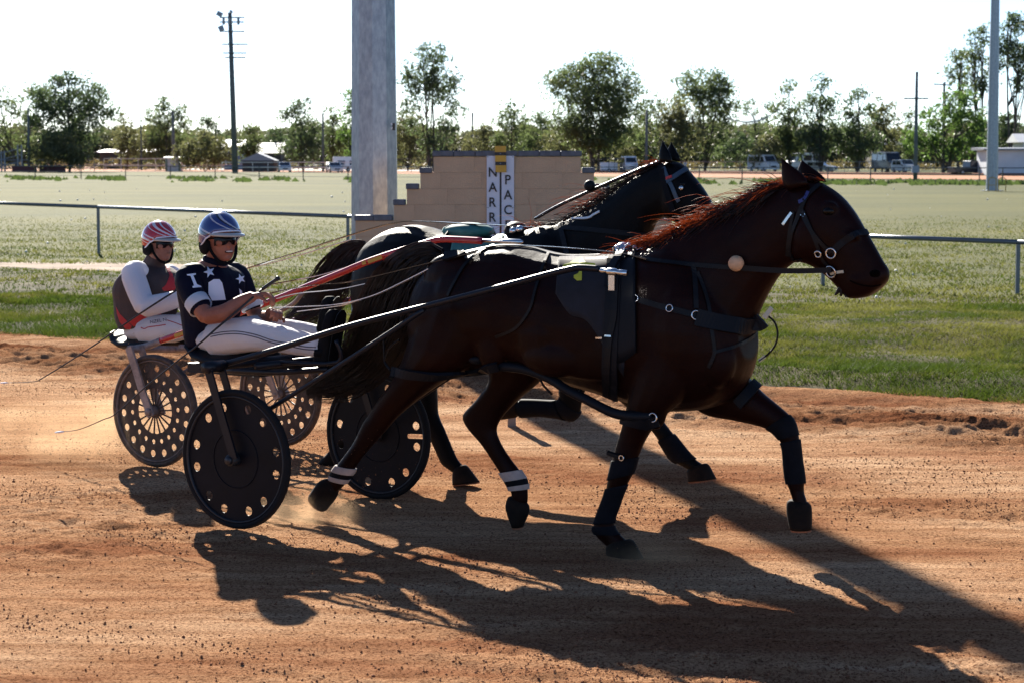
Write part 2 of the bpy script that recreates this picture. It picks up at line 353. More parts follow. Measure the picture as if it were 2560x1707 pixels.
def blade_material():
    m = bpy.data.materials.new('grass_blade'); m.use_nodes = True; nt = m.node_tree; N = nt.nodes; L = nt.links; b = N['Principled BSDF']; b.inputs['Roughness'].default_value = 0.7; b.inputs['Specular IOR Level'].default_value = 0.06
    tc = N.new('ShaderNodeTexCoord')
    def noise(sc, dt): n = N.new('ShaderNodeTexNoise'); n.inputs['Scale'].default_value = sc; n.inputs['Detail'].default_value = dt; L.new(tc.outputs['Object'], n.inputs['Vector']); return n
    a = noise(0.55, 5); c = noise(9.0, 3); ad = N.new('ShaderNodeMath'); ad.operation = 'MULTIPLY_ADD'; ad.inputs[1].default_value = 0.55; L.new(c.outputs['Fac'], ad.inputs[0]); L.new(a.outputs['Fac'], ad.inputs[2])
    dp = N.new('ShaderNodeVectorMath'); dp.operation = 'DOT_PRODUCT'; dp.inputs[1].default_value = (EN.x, EN.y, 0); L.new(tc.outputs['Object'], dp.inputs[0]); c0 = EDGE_A.x * EN.x + EDGE_A.y * EN.y
    mr = N.new('ShaderNodeMapRange'); mr.inputs[1].default_value = c0 + 0.3; mr.inputs[2].default_value = c0 + 5.5; mr.inputs[3].default_value = -0.04; mr.inputs[4].default_value = 0.05; L.new(dp.outputs['Value'], mr.inputs[0])
    a2 = N.new('ShaderNodeMath'); a2.operation = 'ADD'; L.new(ad.outputs[0], a2.inputs[0]); L.new(mr.outputs[0], a2.inputs[1]); ad = a2
    r = N.new('ShaderNodeValToRGB'); L.new(ad.outputs[0], r.inputs[0]); e = r.color_ramp.elements; e[0].position = 0.56; e[0].color = (0.056, 0.088, 0.016, 1); e[1].position = 1.0; e[1].color = (0.193, 0.194, 0.049, 1)
    for p_, c_ in ((0.70, (0.054, 0.084, 0.010, 1)), (0.82, (0.102, 0.117, 0.020, 1)), (0.90, (0.144, 0.146, 0.033, 1))): k = e.new(p_); k.color = c_
    L.new(r.outputs[0], b.inputs['Base Color']); tr = N.new('ShaderNodeBsdfTranslucent'); L.new(r.outputs[0], tr.inputs[0]); mx = N.new('ShaderNodeMixShader'); mx.inputs[0].default_value = 0.45
    L.new(b.outputs[0], mx.inputs[1]); L.new(tr.outputs[0], mx.inputs[2]); L.new(mx.outputs[0], N['Material Output'].inputs[0]); return m
M_BLADE = blade_material()
va, fa = blades(520000, 15.6, 28.0, 0.02, 99, 0.012, 0.045, 0.0040, 1, 0.5, 1.25)
vb, fb = blades(190000, 26.0, 75.0, 0.06, 99, 0.02, 0.055, 0.010, 2, 0.75, 1.3)
Vg = np.concatenate([va, vb]); Fg = np.concatenate([fa, fb + len(va)])
gr = struct(link('grass', np_mesh('grass', Vg, Fg), M_BLADE, fix=False), 'stuff'); tag(gr, 'short sunlit green and straw coloured grass beside the dirt track', 'grass')
# dark weeds on the bank in front of the far fence
r = np.random.RandomState(9); Vw = []; 
m = 5200; px = r.rand(m) * 2700 - 70; cy = 446 + px / 2560 * 14 + r.randn(m) * 2.3
kk = vnoise(px * 0.02, cy * 0.2, 71) + 0.4 * vnoise(px * 0.1, cy * 0.5, 72) > 0.78; px = px[kk]; cy = cy[kk]; m = len(px)
yw = FOC * CAMH / np.maximum(cy - 400, 20); xw = (px - 1280) / FOC * yw
s_ = 0.12 + 0.28 * r.rand(m); an = r.rand(m) * 6.28
A = np.stack([xw - np.cos(an) * s_, yw - np.sin(an) * s_, np.full(m, -0.03)], -1); B = np.stack([xw + np.cos(an) * s_, yw + np.sin(an) * s_, np.full(m, -0.03)], -1); T = np.stack([xw, yw, s_ * 0.9], -1)
M_WEED = leafmat('dark_weed', (0.035, 0.05, 0.022), (0.07, 0.085, 0.035), (0.08, 0.12, 0.03), 0.5)
wd = struct(link('bank_weeds', np_mesh('bank_weeds', np.stack([A, B, T], 1).reshape(-1, 3), np.arange(m * 3).reshape(-1, 3)), M_WEED, fix=False), 'stuff'); tag(wd, 'low dark weeds along the bank before the far fence', 'weeds')

# pale flecks of litter and feathers in the grass
r = np.random.RandomState(19); m = 150; py_ = 470 + 300 * r.rand(m) ** 1.3; px_ = r.rand(m) * 2700 - 70; yl = FOC * CAMH / (py_ - 400); xl = (px_ - 1280) / FOC * yl
kk = edge_dist(xl, yl) > 1.5; Pl = np.stack([xl, yl, np.where(edge_dist(xl, yl) < 13, turf_height(xl, yl) + 0.03, 0.0)], -1)[kk]; rs = np.random.RandomState(20)
Vl, Fl = octa(Pl, 0.012 + 0.0006 * Pl[:, 1] * r.rand(len(Pl)))
lt = struct(link('pale_litter', np_mesh('pale_litter', Vl, Fl), mat('pale_fleck', (0.62, 0.62, 0.58), 0.6), fix=False), 'stuff'); tag(lt, 'tiny pale flecks scattered through the grass', 'litter')
# ------------------------------------------------------------------ finish wall, poles, fences
M_GALV = mat('galvanised_steel', (0.22, 0.25, 0.305), 0.5, 0.4, var=0.09, vscale=7, bump=0.05, bscale=30)
M_MAST = mat('mast_zinc', (0.21, 0.235, 0.275), 0.36, 0.5, col2=(0.33, 0.36, 0.40), vscale=22, bump=0.08, bscale=24)
M_GALVD = mat('dull_grey_steel', (0.20, 0.22, 0.24), 0.5, 0.4, var=0.15, vscale=3)
M_BLOCK = mat('tan_block', (0.49, 0.345, 0.235), 0.9, var=0.07, vscale=3.0, bump=0.35, bscale=70, spec=0.2)
M_CAP = mat('slate_cap', (0.085, 0.095, 0.125), 0.55, var=0.25, vscale=8)
M_MORTAR = mat('tan_mortar', (0.48, 0.338, 0.23), 0.95)
M_WHITE = mat('sign_white', (0.60, 0.63, 0.74), 0.45)
M_BLACK = mat('sign_black', (0.012, 0.012, 0.014), 0.5)
M_YEL = mat('sign_yellow', (0.55, 0.31, 0.035), 0.55, var=0.12, vscale=9)
WY = 22.3                                                     # depth of the wall's front face
def wx(x): return at(x, 500, WY).x
def wz(y): return at(1253, y, WY).z
wall = thing('stepped_wall', (wx(1253), WY + 0.1, 0), 'tan concrete block wall with stepped slate capped ends behind the horses', 'wall')
steps = [(1084, 1452, 377), (1051, 1485, 419), (1017, 1522, 459), (985, 1556, 499), (888, 1680, 538)]     # x range and cap top of each level
course = wz(419) - wz(459)
blk_len = course * 2.55; TH = 0.2; g_ = 0.0012
ztop = wz(377) - 0.062
levels = [(wx(a), wx(b), wz(t) - 0.062) for a, b, t in steps]
block_mesh = {}
zc = ztop; row = 0
while zc > 0.02:
    z0 = max(zc - course, 0.0)
    x0, x1 = levels[0][0], levels[0][1]
    for a, b, zt in levels:
        if zc <= zt + 0.01: x0, x1 = min(x0, a), max(x1, b)
    off = 0.0 if row % 2 == 0 else -blk_len / 2
    x = x0 + off
    while x < x1 - 0.01:
        a = max(x, x0); b = min(x + blk_len, x1)
        if b - a > 0.03:
            key = (round(b - a, 3), round(zc - z0, 3))
            if key not in block_mesh:
                q = MB(); q.box((0, 0, 0), (key[0] - g_, TH, key[1] - g_)); mm = q.mesh('block'); bevel(mm, 0.0008); mm.materials.append(M_BLOCK); block_mesh[key] = mm
            o = bpy.data.objects.new('block', block_mesh[key]); C.objects.link(o); o.parent = wall
            o.location = Vector(((a + b) / 2, WY + TH / 2 + rnd.uniform(-0.0015, 0.0015), (zc + z0) / 2)) - LOC[wall.name]
        x += blk_len
    zc -= course; row += 1
q = MB()
for i, (a, b, zt) in enumerate(levels):
    zb = levels[i + 1][2] if i + 1 < len(levels) else 0.0
    q.box(((a + b) / 2, WY + TH / 2, (zt + zb) / 2), (b - a - 0.03, TH - 0.03, zt - zb))
obj('mortar', q, M_MORTAR, wall)
capm = {}
def cap(xa, xb, zt):
    n = max(1, round((xb - xa) / 0.21)); w = (xb - xa) / n
    for i in range(n):
        key = round(w, 3)
        if key not in capm:
            q = MB(); q.box((0, 0, 0), (key - 0.003, TH + 0.045, 0.056)); mm = q.mesh('cap_stone'); bevel(mm, 0.006); mm.materials.append(M_CAP); capm[key] = mm
        o = bpy.data.objects.new('cap_stone', capm[key]); C.objects.link(o); o.parent = wall
        o.location = Vector((xa + (i + 0.5) * w, WY + TH / 2, zt + 0.031)) - LOC[wall.name]
cap(levels[0][0] - 0.01, levels[0][1] + 0.01, levels[0][2])
for i in range(1, len(levels)):
    cap(levels[i][0] - 0.01, levels[i - 1][0] - 0.015, levels[i][2]); cap(levels[i - 1][1] + 0.015, levels[i][1] + 0.01, levels[i][2])
# name board on the wall
sg = thing('name_board', (wx(1252), WY, 1.2), 'tall white board with two columns of black letters on the tan wall', 'sign')
z0 = 0.35; z1 = wz(389)
for a, b in ((1217, 1249), (1254, 1285)):
    q = MB(); q.box(((wx(a) + wx(b)) / 2, WY - 0.012, (z0 + z1) / 2), (wx(b) - wx(a), 0.02, z1 - z0)); obj('panel', q, M_WHITE, sg)
q = MB(); q.box((wx(1251.5), WY - 0.010, (z0 + z1) / 2), (wx(1253.5) - wx(1249.5), 0.016, z1 - z0)); obj('divider', q, M_BLACK, sg)
for sx in (1220, 1282):
    for sy in (393, 520):
        q = MB(); q.tube([(wx(sx), WY - 0.021, wz(sy)), (wx(sx), WY - 0.026, wz(sy))], 0.006, 6); obj('screw', q, M_GALVD, sg)
def letter(ch, x, y, hpx, parent, m, yy, name='letter', sx=1.0):
    cu = bpy.data.curves.new('t', 'FONT'); cu.body = ch; cu.align_x = 'CENTER'; cu.align_y = 'CENTER'; cu.size = 1.0; cu.extrude = 0.004; cu.offset = 0.012
    o = bpy.data.objects.new('t', cu); C.objects.link(o); bpy.context.view_layer.update()
    me = bpy.data.meshes.new_from_object(o); bpy.data.objects.remove(o); bpy.data.curves.remove(cu)
    co = np.array([v.co[:] for v in me.vertices]); h = co[:, 1].max() - co[:, 1].min()
    k = (hpx / FOC * yy) / h; mid = (co.max(0) + co.min(0)) / 2
    p = at(x, y, yy); off = LOC[parent.name]
    for v in me.vertices:
        c_ = v.co; v.co = (p.x + (c_.x - mid[0]) * k * sx - off.x, yy - (c_.z - 0.0) * 1.0 - off.y, p.z + (c_.y - mid[1]) * k - off.z)
    me.materials.clear(); o = bpy.data.objects.new(name, me); C.objects.link(o); me.materials.append(m); o.parent = parent; LOC[o.name] = off; return o
for i, ch in enumerate('NARRA'): letter(ch, 1232, 431 + i * 37.6, 23.5, sg, M_BLACK, WY - 0.027, sx=0.92)
for i, ch in enumerate('PACE'): letter(ch, 1270, 450 + i * 37.6, 23.5, sg, M_BLACK, WY - 0.027, sx=0.92)
mk = thing('finish_marker', (wx(1251), WY - 0.04, 1.9), 'yellow board with two black bands standing above the wall top', 'marker')
ys_ = [366, 381, 389.5, 405, 414, 431]
for i in range(5):
    a, b = wz(ys_[i]), wz(ys_[i + 1]); dx = 0 if i < 2 else 0.006 * (i - 1)
    q = MB(); q.box((wx(1251.2) + dx * 0.3, WY - 0.045 + 0.001 * (i % 2), (a + b) / 2), (wx(1265) - wx(1237.5), 0.022, a - b)); obj('band', q, M_BLACK if i % 2 else M_YEL, mk)
for i in (1, 3):
    q = MB(); zz = wz((ys_[i] + ys_[i + 1]) / 2); q.tube([(wx(1251), WY - 0.054, zz), (wx(1251), WY - 0.062, zz)], 0.006, 6); obj('bolt', q, M_GALV, mk)

def streak_zinc():
    nt = M_MAST.node_tree; N = nt.nodes; L = nt.links
    for n in N:
        if n.type == 'TEX_NOISE':
            mp = N.new('ShaderNodeMapping'); mp.inputs['Scale'].default_value = (1.0, 1.0, 0.4); src = n.inputs['Vector'].links[0].from_socket; L.new(src, mp.inputs['Vector']); L.new(mp.outputs[0], n.inputs['Vector'])
streak_zinc()
# big faceted light mast behind the wall
def mast(name, xb, xt, yb, Yd, rb, rt, H, label, group):
    b = at(xb, yb, Yd); base = Vector((b.x, Yd, 0))
    o = thing(name, base, label, 'light mast', group)
    q = MB(); n = 10; rings = []
    for i in range(9):
        t = i / 8; r_ = rb + (rt - rb) * t
        rings.append([base + Vector((math.cos(2 * math.pi * (k + 0.5) / n) * r_, math.sin(2 * math.pi * (k + 0.5) / n) * r_, H * t)) for k in range(n)])
    q.rings(rings); obj('shaft', q, M_MAST, o)
    q = MB(); q.box(base + Vector((0, 0, 0.015)), (rb * 3.2, rb * 3.2, 0.03)); obj('base_plate', q, M_GALVD, o)
    return o, base
m1, mb1 = mast('light_mast', 936.5, 939, 530, 23.7, 0.266, 0.10, 22, 'huge galvanised light mast rising beside the tan wall', 'light masts')
q = MB(); q.box((at(979, 316, 23.05).x, 23.7 - 0.236, at(979, 316, 23.05).z), (0.03, 0.012, 0.075)); pl = obj('number_plate', q, M_BLACK, m1)
letter('8', 979, 311, 6, m1, M_WHITE, 23.7 - 0.249, 'numeral'); letter('0', 979, 321, 6, m1, M_WHITE, 23.7 - 0.249, 'numeral')
m2, mb2 = mast('light_mast', 2480, 2492, 452, 132.0, 0.36, 0.15, 24, 'tall galvanised light mast at the right with yellow hoops at its foot', 'light masts')
M_HOOP = mat('hoop_rust_yellow', (0.36, 0.22, 0.03), 0.6, var=0.3, vscale=4)
for i, (xa, xb) in enumerate(((2471, 2490), (2496, 2514))):
    a = gnd(xa, 480); b = gnd(xb, 480); h_ = 0.82; w = (b.x - a.x)
    q = MB(); pts = [a] + [Vector((a.x + w / 2 - w / 2 * math.cos(math.pi * k / 8), a.y, h_ - w * 0.35 + w * 0.35 * math.sin(math.pi * k / 8))) for k in range(9)] + [Vector((b.x, a.y, 0))]
    q.tube(pts, 0.025, 6); q.tube([Vector((a.x, a.y, 0.38)), Vector((b.x, a.y, 0.38))], 0.018, 6)
    tag(obj('steel_hoop', q, M_HOOP, at_=a), ['rusty yellow pipe hoop left of its twin at the right mast', 'rusty yellow pipe hoop right of its twin at the right mast'][i], 'hoop', 'hoops at the right mast')

# floodlight pole at the left
M_POLE = mat('weathered_pole', (0.11, 0.125, 0.13), 0.75, var=0.25, vscale=2)
def pxm(Yd): return FOC / Yd
def pole(name, x, ytop, ybot, Yd, r_, label, group=None, lean=0.0):
    b = at(x, ybot, Yd); base = Vector((b.x, Yd, 0)); H = at(x, ytop, Yd).z
    o = thing(name, base, label, 'pole', group)
    q = MB(); q.tube([base, base + Vector((lean * 0.5, 0, H * 0.5)), base + Vector((lean, 0, H))], [r_, r_ * 0.85, r_ * 0.65], 8); obj('shaft', q, M_POLE, o, sm=True)
    return o, base, H
YF = 300.0
fp, fb_, fH = pole('floodlight_pole', 588, 32, 434, YF, 0.42, 'tall timber floodlight pole with crossarms at the left', None, -0.5)
def arm(o, xa, ya, xb, yb, Yd, r_, name='crossarm', m=None):
    q = MB(); q.tube([at(xa, ya, Yd - 0.3), at(xb, yb, Yd - 0.3)], r_, 6); return obj(name, q, m or M_POLE, o)
for (xa, xb, y) in ((549, 610, 56), (549, 611, 44.5), (549, 611, 79.5), (556, 620, 111.5), (557, 617, 133.5), (562, 614, 144.5)): arm(fp, xa, y, xb, y, YF, 0.09)
M_LAMP = mat('lamp_housing', (0.30, 0.32, 0.33), 0.4, 0.5)
for (x, y, w, h, rz) in ((549, 36, 14, 12, 0.5), (553, 72, 13, 13, -0.4), (578, 30, 8, 6, 0.8)):
    q = MB(); p = at(x, y, YF - 0.5); s_ = YF / FOC; q.box(p, (w * s_, 0.5, h * s_), Matrix.Rotation(rz, 3, 'Y')); lm = obj('floodlight', q, M_LAMP, fp)
    q = MB(); q.box(p + Vector((0, -0.27, 0)), (w * s_ * 0.8, 0.04, h * s_ * 0.75), Matrix.Rotation(rz, 3, 'Y')); obj('lens', q, M_GALV, lm)
for x in (559, 573, 596):
    q = MB(); q.box(at(x, 54, YF - 0.6), (0.33, 0.3, 0.95)); obj('ballast_box', q, M_GALVD, fp)
# utility poles
pole('utility_pole', 73, 272, 430, 335, 0.22, 'grey utility pole left of the big dark tree')
pole('utility_pole', 354, 283, 426, 390, 0.16, 'thin far utility pole between the small round tree and its neighbour')
o, b_, H_ = pole('utility_pole', 434, 278, 428, 360, 0.30, 'dark utility pole above the small white kiosk')
arm(o, 428, 281, 441, 281, 360, 0.07)
pole('utility_pole', 808, 284, 428, 350, 0.22, 'utility pole left of the light mast')
pole('utility_pole', 1173, 284, 426, 400, 0.22, 'leaning left one of the twin utility poles behind the wall', 'twin poles', 0.7)
pole('utility_pole', 1181, 282, 426, 400, 0.20, 'upright right one of the twin utility poles behind the wall', 'twin poles')
pole('utility_pole', 1616, 275, 430, 320, 0.24, 'green grey utility pole beside the white van and trailer')
cp, cb, cH = pole('cross_pole', 2288, 180, 460, 172, 0.17, 'bare grey pole with one wide crossarm at the right')
arm(cp, 2260, 247, 2321, 247, 172, 0.06); q = MB(); q.box(at(2288, 424, 171.6), (0.55, 0.25, 0.55)); obj('meter_box', q, M_GALV, cp)
o, b_, H_ = pole('utility_pole', 2357, 206, 430, 330, 0.28, 'dark timber utility pole behind the leaning green tree'); arm(o, 2334, 211, 2380, 214, 330, 0.1)
# wires
M_WIRE = mat('pale_wire', (0.62, 0.62, 0.60), 0.4); M_WIRED = mat('grey_wire', (0.30, 0.32, 0.34), 0.5)
def wire(pa, pb, sag, Ya, Yb, m, r_, label, group):
    a = at(*pa, Ya); b = at(*pb, Yb); q = MB()
    q.tube([a.lerp(b, k / 16) + Vector((0, 0, -4 * sag * (k / 16) * (1 - k / 16))) for k in range(17)], r_, 4)
    tag(obj('power_line', q, m, at_=a), label, 'power line', group)
wire((-60, 118), (556, 112), 2.4, 300, 300, M_WIRED, 0.035, 'thin dark power line running left from the floodlight pole', None)
for i in range(4): wire((1800, 285 - 3 * i + (i == 3) * 4), (1946, 276 - 2 * i), 1.5 + 0.25 * i, 345, 345, M_WIRE, 0.05, ['lowest', 'second lowest', 'second highest', 'topmost'][i] + ' of the pale sagging wires strung between the trees', 'wires between the trees')
for i in range(2): wire((2216, 308 + 3 * i), (2276, 296 + 3 * i), 0.5, 345, 345, M_WIRE, 0.05, ['upper', 'lower'][i] + ' pale sagging wire left of the bare cross pole', 'wires by the cross pole')

# running rail fence of the infield
M_RAIL = mat('painted_rail', (0.10, 0.12, 0.145), 0.30, 0.3, var=0.12, vscale=2)
A = gnd(247, 632); B = gnd(2545, 732); fd = (B - A)
rail = thing('rail_fence', A, 'low grey steel rail fence on posts crossing the infield', 'fence')
ha = at(247, 518, A.y).z; hb = at(2545, 606, B.y).z
def fpt(t, z=None): p = A + fd * t; p.z = (ha + (hb - ha) * t) if z is None else z; return p
def t_of(px_):                                    # where the fence line crosses a pixel column
    k_ = (px_ - 1280) / FOC; return (k_ * A.y - A.x) / (fd.x - k_ * fd.y)
ts = [t_of(x) for x in (-420, 247, 870, 1290, 1690, 2058, 2545, 3000)]
for i, t in enumerate(ts):
    p = fpt(t, 0.0); tp = fpt(t)
    q = MB(); q.box(((p.x), p.y, tp.z / 2 - 0.03), (0.055, 0.055, tp.z)); obj('post', q, M_RAIL, rail)
    if i + 1 < len(ts):
        q = MB(); q.tube([fpt(t), fpt(ts[i + 1])], 0.034, 10); obj('rail', q, M_RAIL, rail, sm=True)
# thin far wire fence
M_FPOST = mat('far_post', (0.07, 0.075, 0.07), 0.8)
ff = thing('wire_fence', gnd(1280, 452), 'far wire and post fence along the weedy bank', 'fence')
xs = [-25, 88, 203, 314, 426, 538, 648, 758, 870, 1480, 1748, 1855, 1962, 2069, 2176, 2286, 2448, 2506, 2600]
tops = []
for x in xs:
    y = 446 + x / 2560 * 15; b = gnd(x, y); h_ = 1.25
    q = MB(); q.tube([b + Vector((0, 0, -.05)), b + Vector((0, 0, h_))], 0.05, 5); obj('post', q, M_FPOST, ff); tops.append(b)
for zz, r_ in ((1.22, 0.035), (0.7, 0.014), (0.3, 0.014)):
    q = MB(); q.tube([b + Vector((0, 0, zz)) for b in tops], r_, 4); obj('wire', q, M_RAIL if zz > 1 else M_WIRED, ff)
# white railing of the far yards
M_WRAIL = mat('white_rail', (0.66, 0.66, 0.66), 0.4, 0.2); M_DARKRAIL = mat('dark_rail', (0.05, 0.05, 0.055), 0.6)
def railing(name, xa, ya, xb, yb, Ya, Yb, heights, npost, m, label, rr=0.06, pr=0.05):
    a = at(xa, ya, Ya); b = at(xb, yb, Yb); a.z = b.z = 0; o = thing(name, a, label, 'railing')
    for i in range(npost):
        p = a.lerp(b, i / (npost - 1)); q = MB(); q.tube([p, p + Vector((0, 0, max(heights)))], pr, 5); obj('post', q, m, o)
    for h_ in heights:
        q = MB(); q.tube([a + Vector((0, 0, h_)), b + Vector((0, 0, h_))], rr, 5); obj('rail', q, m, o)
railing('yard_railing', -60, 430, 236, 430, 335, 335, (0.6, 1.2, 1.8), 9, M_GALV, 'grey yard railing with three rails at the far left')
railing('yard_railing', 260, 428, 560, 428, 355, 355, (0.9, 2.0), 8, M_WRAIL, 'pale railing left of the floodlight pole foot')
railing('yard_railing', 555, 430, 900, 430, 330, 330, (0.7, 1.45), 10, M_WRAIL, 'pale railing right of the floodlight pole foot')
railing('yard_railing', 75, 424, 960, 424, 400, 400, (1.0,), 15, M_WRAIL, 'long low white running rail of the far track at the left')
railing('park_fence', 990, 432, 1560, 432, 318, 318, (0.4, 1.9), 16, M_DARKRAIL, 'dark mesh fence behind the wall and the vans', 0.05, 0.04)
railing('park_fence', 1700, 434, 2560, 434, 300, 300, (0.3, 1.55), 24, M_GALVD, 'low grey fence in front of the parked vehicles at the right', 0.04, 0.035)
# maroon barrier
M_MAROON = mat('maroon_board', (0.10, 0.02, 0.025), 0.6)
bb = thing('barrier', at(100, 428, 340) * 1.0, 'long maroon board barrier in the far left yard', 'barrier'); 
for (xa, xb) in ((30, 92), (98, 164)):
    a = at(xa, 428, 332); b = at(xb, 428, 332); q = MB(); q.box(((a.x + b.x) / 2, 332, 0.45), (b.x - a.x, 0.15, 0.9)); obj('board', q, M_MAROON, bb)
# stock ramp at the far left
rp = thing('loading_ramp', at(30, 428, 345), 'grey steel loading ramp at the far left edge', 'ramp')
for i, z_ in enumerate((1.0, 2.0, 3.0)):
    q = MB(); a = at(-40, 420, 345); b = at(52, 420, 345); q.tube([Vector((a.x, 345, z_ - 0.8)), Vector((b.x, 345, z_ + 0.6))], 0.09, 5); obj('rail', q, M_GALV, rp)
for x in (4, 12, 45, 55):
    q = MB(); a = at(x, 420, 345); q.tube([Vector((a.x, 345, 0)), Vector((a.x, 345, 3.2 if x < 20 else 4.2))], 0.12, 6); obj('post', q, M_GALV, rp)
# short square post on the track under the near horse
pb = gnd(1279.5, 1067); M_STUB = mat('grey_stub', (0.25, 0.20, 0.17), 0.8, var=0.2, vscale=12)
q = MB(); q.box((pb.x, pb.y + 0.03, 0.26), (0.058, 0.058, 0.56)); mm = q.mesh('marker_post', pb); bevel(mm, 0.004)
tag(link('marker_post', mm, M_STUB, at_=pb), 'short square grey post on the dirt behind the near horse', 'post')
# ------------------------------------------------------------------ trees
LEAF = {  # leaf tones raised and blued in place of distant air haze
 'dark': leafmat('leaf_dark', (0.040, 0.062, 0.048), (0.075, 0.098, 0.065), (0.11, 0.16, 0.06)),
 'mid': leafmat('leaf_mid', (0.050, 0.074, 0.046), (0.092, 0.112, 0.062), (0.15, 0.20, 0.07)),
 'olive': leafmat('leaf_olive', (0.066, 0.076, 0.042), (0.118, 0.116, 0.062), (0.19, 0.20, 0.08)),
 'green': leafmat('leaf_green', (0.048, 0.088, 0.036), (0.080, 0.128, 0.050), (0.14, 0.24, 0.05)),
}
M_BARK = mat('bark', (0.050, 0.042, 0.036), 0.9, col2=(0.11, 0.09, 0.075), vscale=0.9)
def leaf_cloud(r, cents, rads, per, size):
    """leaf-sized faces spread in clumps round cents; returns V,F"""
    n = len(cents); idx = np.repeat(np.arange(n), per); m = len(idx)
    d = r.randn(m, 3); d /= np.linalg.norm(d, axis=1)[:, None] + 1e-9
    rad = rads[idx] * (0.35 + 0.65 * r.rand(m) ** 0.45)
    P = cents[idx] + d * rad[:, None] * np.array([1.0, 1.0, 0.72])
    P[:, 2] -= 0.25 * rads[idx] * r.rand(m) ** 2                       # drooping gum foliage
    s = size * (0.55 + 0.9 * r.rand(m)); a1 = r.randn(m, 3); a1[:, 2] -= 0.55; a1 /= np.linalg.norm(a1, axis=1)[:, None]
    a2 = np.cross(a1, r.randn(m, 3)); a2 /= np.linalg.norm(a2, axis=1)[:, None] + 1e-9
    A = P - a1 * s[:, None]; B = P + a2 * (s * 0.42)[:, None]; Cc = P + a1 * s[:, None]; D = P - a2 * (s * 0.42)[:, None]
    return np.stack([A, B, Cc, D], 1).reshape(-1, 3), np.arange(m * 4).reshape(-1, 4)
def tree(x, ytop, w, Yd, kind, label, blobs, seed, dens=1.0, trunk=1.0, lean=0.0, size=0.25, ybase=None, forks=1, name='gum_tree', clump=1.0):
    """blobs: (u, v, ru, rv): position across the crown (-1..1) and up the tree (0..1) with radii in crown half widths / tree heights"""
    r = np.random.RandomState(seed); b = at(x, 430, Yd); base = Vector((b.x, Yd, -0.05)); H = at(x, ytop, Yd).z; hw = w * 1.12 / 2 / FOC * Yd
    o = thing(name, base, label, 'tree', 'trees on the far side of the course')
    if len(blobs) > 4: blobs = list(blobs) + [(0.0, .22, .5, .08), (-.35, .36, .35, .08), (.35, .33, .35, .08)]
    cents = []; rads = []
    for (u, v, ru, rv) in blobs:
        vol = (ru * hw) ** 2 * rv * H; n = int(max(10, 4.2 * dens * vol ** 0.74))
        for _ in range(n):
            d = r.randn(3); d /= np.linalg.norm(d); q = r.rand() ** 0.4
            cents.append((base.x + u * hw + d[0] * ru * hw * q + lean * hw * v, Yd + d[1] * ru * hw * q * 0.9, v * H + d[2] * rv * H * q)); rads.append(clump * (0.55 + 0.75 * r.rand()))
    cents = np.array(cents); rads = np.array(rads)
    cents[:, 2] = np.maximum(cents[:, 2], 0.9)
    V, F = leaf_cloud(r, cents, rads, 24, size)
    o2 = link('crown', np_mesh('crown', V - np.array(base), F), LEAF[kind], o, fix=False)
    q = MB(); tr = max(0.10, H * 0.0145) * trunk
    tops = []
    for f in range(forks):
        fx = (f - (forks - 1) / 2) * 0.5 * hw
        bl = blobs[f % len(blobs)]; tp = Vector((base.x + bl[0] * hw * 0.6 + fx + lean * hw, Yd, H * min(0.9, bl[1] + bl[3] * 0.3)))
        s0 = base + Vector((fx * 0.25, 0, 0)); mid = s0.lerp(tp, 0.45) + Vector((r.uniform(-.3, .3) - lean * hw * 0.25, 0, 0))
        pts = spline([s0, s0 + Vector((0, 0, H * 0.05)), mid, tp], 4); q.tube(pts, [tr * (1 - 0.85 * i / (len(pts) - 1)) for i in range(len(pts))], 7); tops.append(pts)
    nb = min(len(cents), 22)
    for i in r.choice(len(cents), nb, replace=False):
        c = Vector(cents[i]); pts = tops[i % len(tops)]; cand = [p for p in pts if p.z < c.z - 0.15 * H] or [pts[1]]
        s0 = cand[-1] if r.rand() < 0.6 else cand[r.randint(len(cand))]
        mid = s0.lerp(c, 0.5) + Vector((0, 0, 0.06 * (c - s0).length)); q.tube([s0, mid, c], [tr * 0.36, tr * 0.22, tr * 0.08], 5)
    obj('trunk', q, M_BARK, o, sm=True)
    return o
FULL = [(0, .62, .75, .22), (-.45, .50, .5, .16), (.45, .52, .5, .17), (0, .82, .55, .15), (0, .42, .7, .12)]
TALL = [(0.05, .82, .6, .13), (-.35, .68, .6, .14), (.4, .66, .55, .15), (-.1, .52, .6, .12), (.55, .46, .35, .12), (-.55, .42, .35, .1)]
SPARSE = [(0, .86, .35, .1), (-.3, .70, .4, .1), (.35, .66, .4, .1), (-.1, .54, .5, .1), (.3, .42, .6, .12), (-.45, .40, .5, .12), (0, .3, .8, .1)]
GUMS = [(0, .90, .5, .08), (-.35, .76, .5, .08), (.4, .72, .5, .08), (.1, .58, .4, .07)]
BUSH = [(0, .5, .9, .35), (-.5, .38, .5, .3), (.5, .4, .5, .3), (0, .75, .5, .2)]
tree(50, 192, 190, 350, 'mid', 'sparse spreading tree with dark bent limbs at the left edge', [(-.5, .72, .5, .18), (.35, .84, .55, .1), (.0, .58, .5, .12), (-.7, .42, .5, .2), (.45, .3, .35, .1)], 11, 0.55, 1.3, 0.1, forks=2)
tree(174, 168, 205, 340, 'dark', 'big dense dark gum tree near the left edge', [(0, .86, .45, .11), (-.45, .70, .45, .14), (.5, .72, .45, .16), (.0, .62, .8, .16), (-.65, .48, .32, .12), (.2, .42, .6, .16), (.85, .6, .25, .12)], 12, 1.2, 1.2, clump=1.2)
tree(150, 320, 150, 332, 'olive', 'low olive shrub under the big dense dark gum tree', BUSH, 13, 1.0, 0.6, name='shrub')
tree(318, 272, 72, 400, 'olive', 'small round thin tree right of the big dark gum', FULL, 14, 0.7)
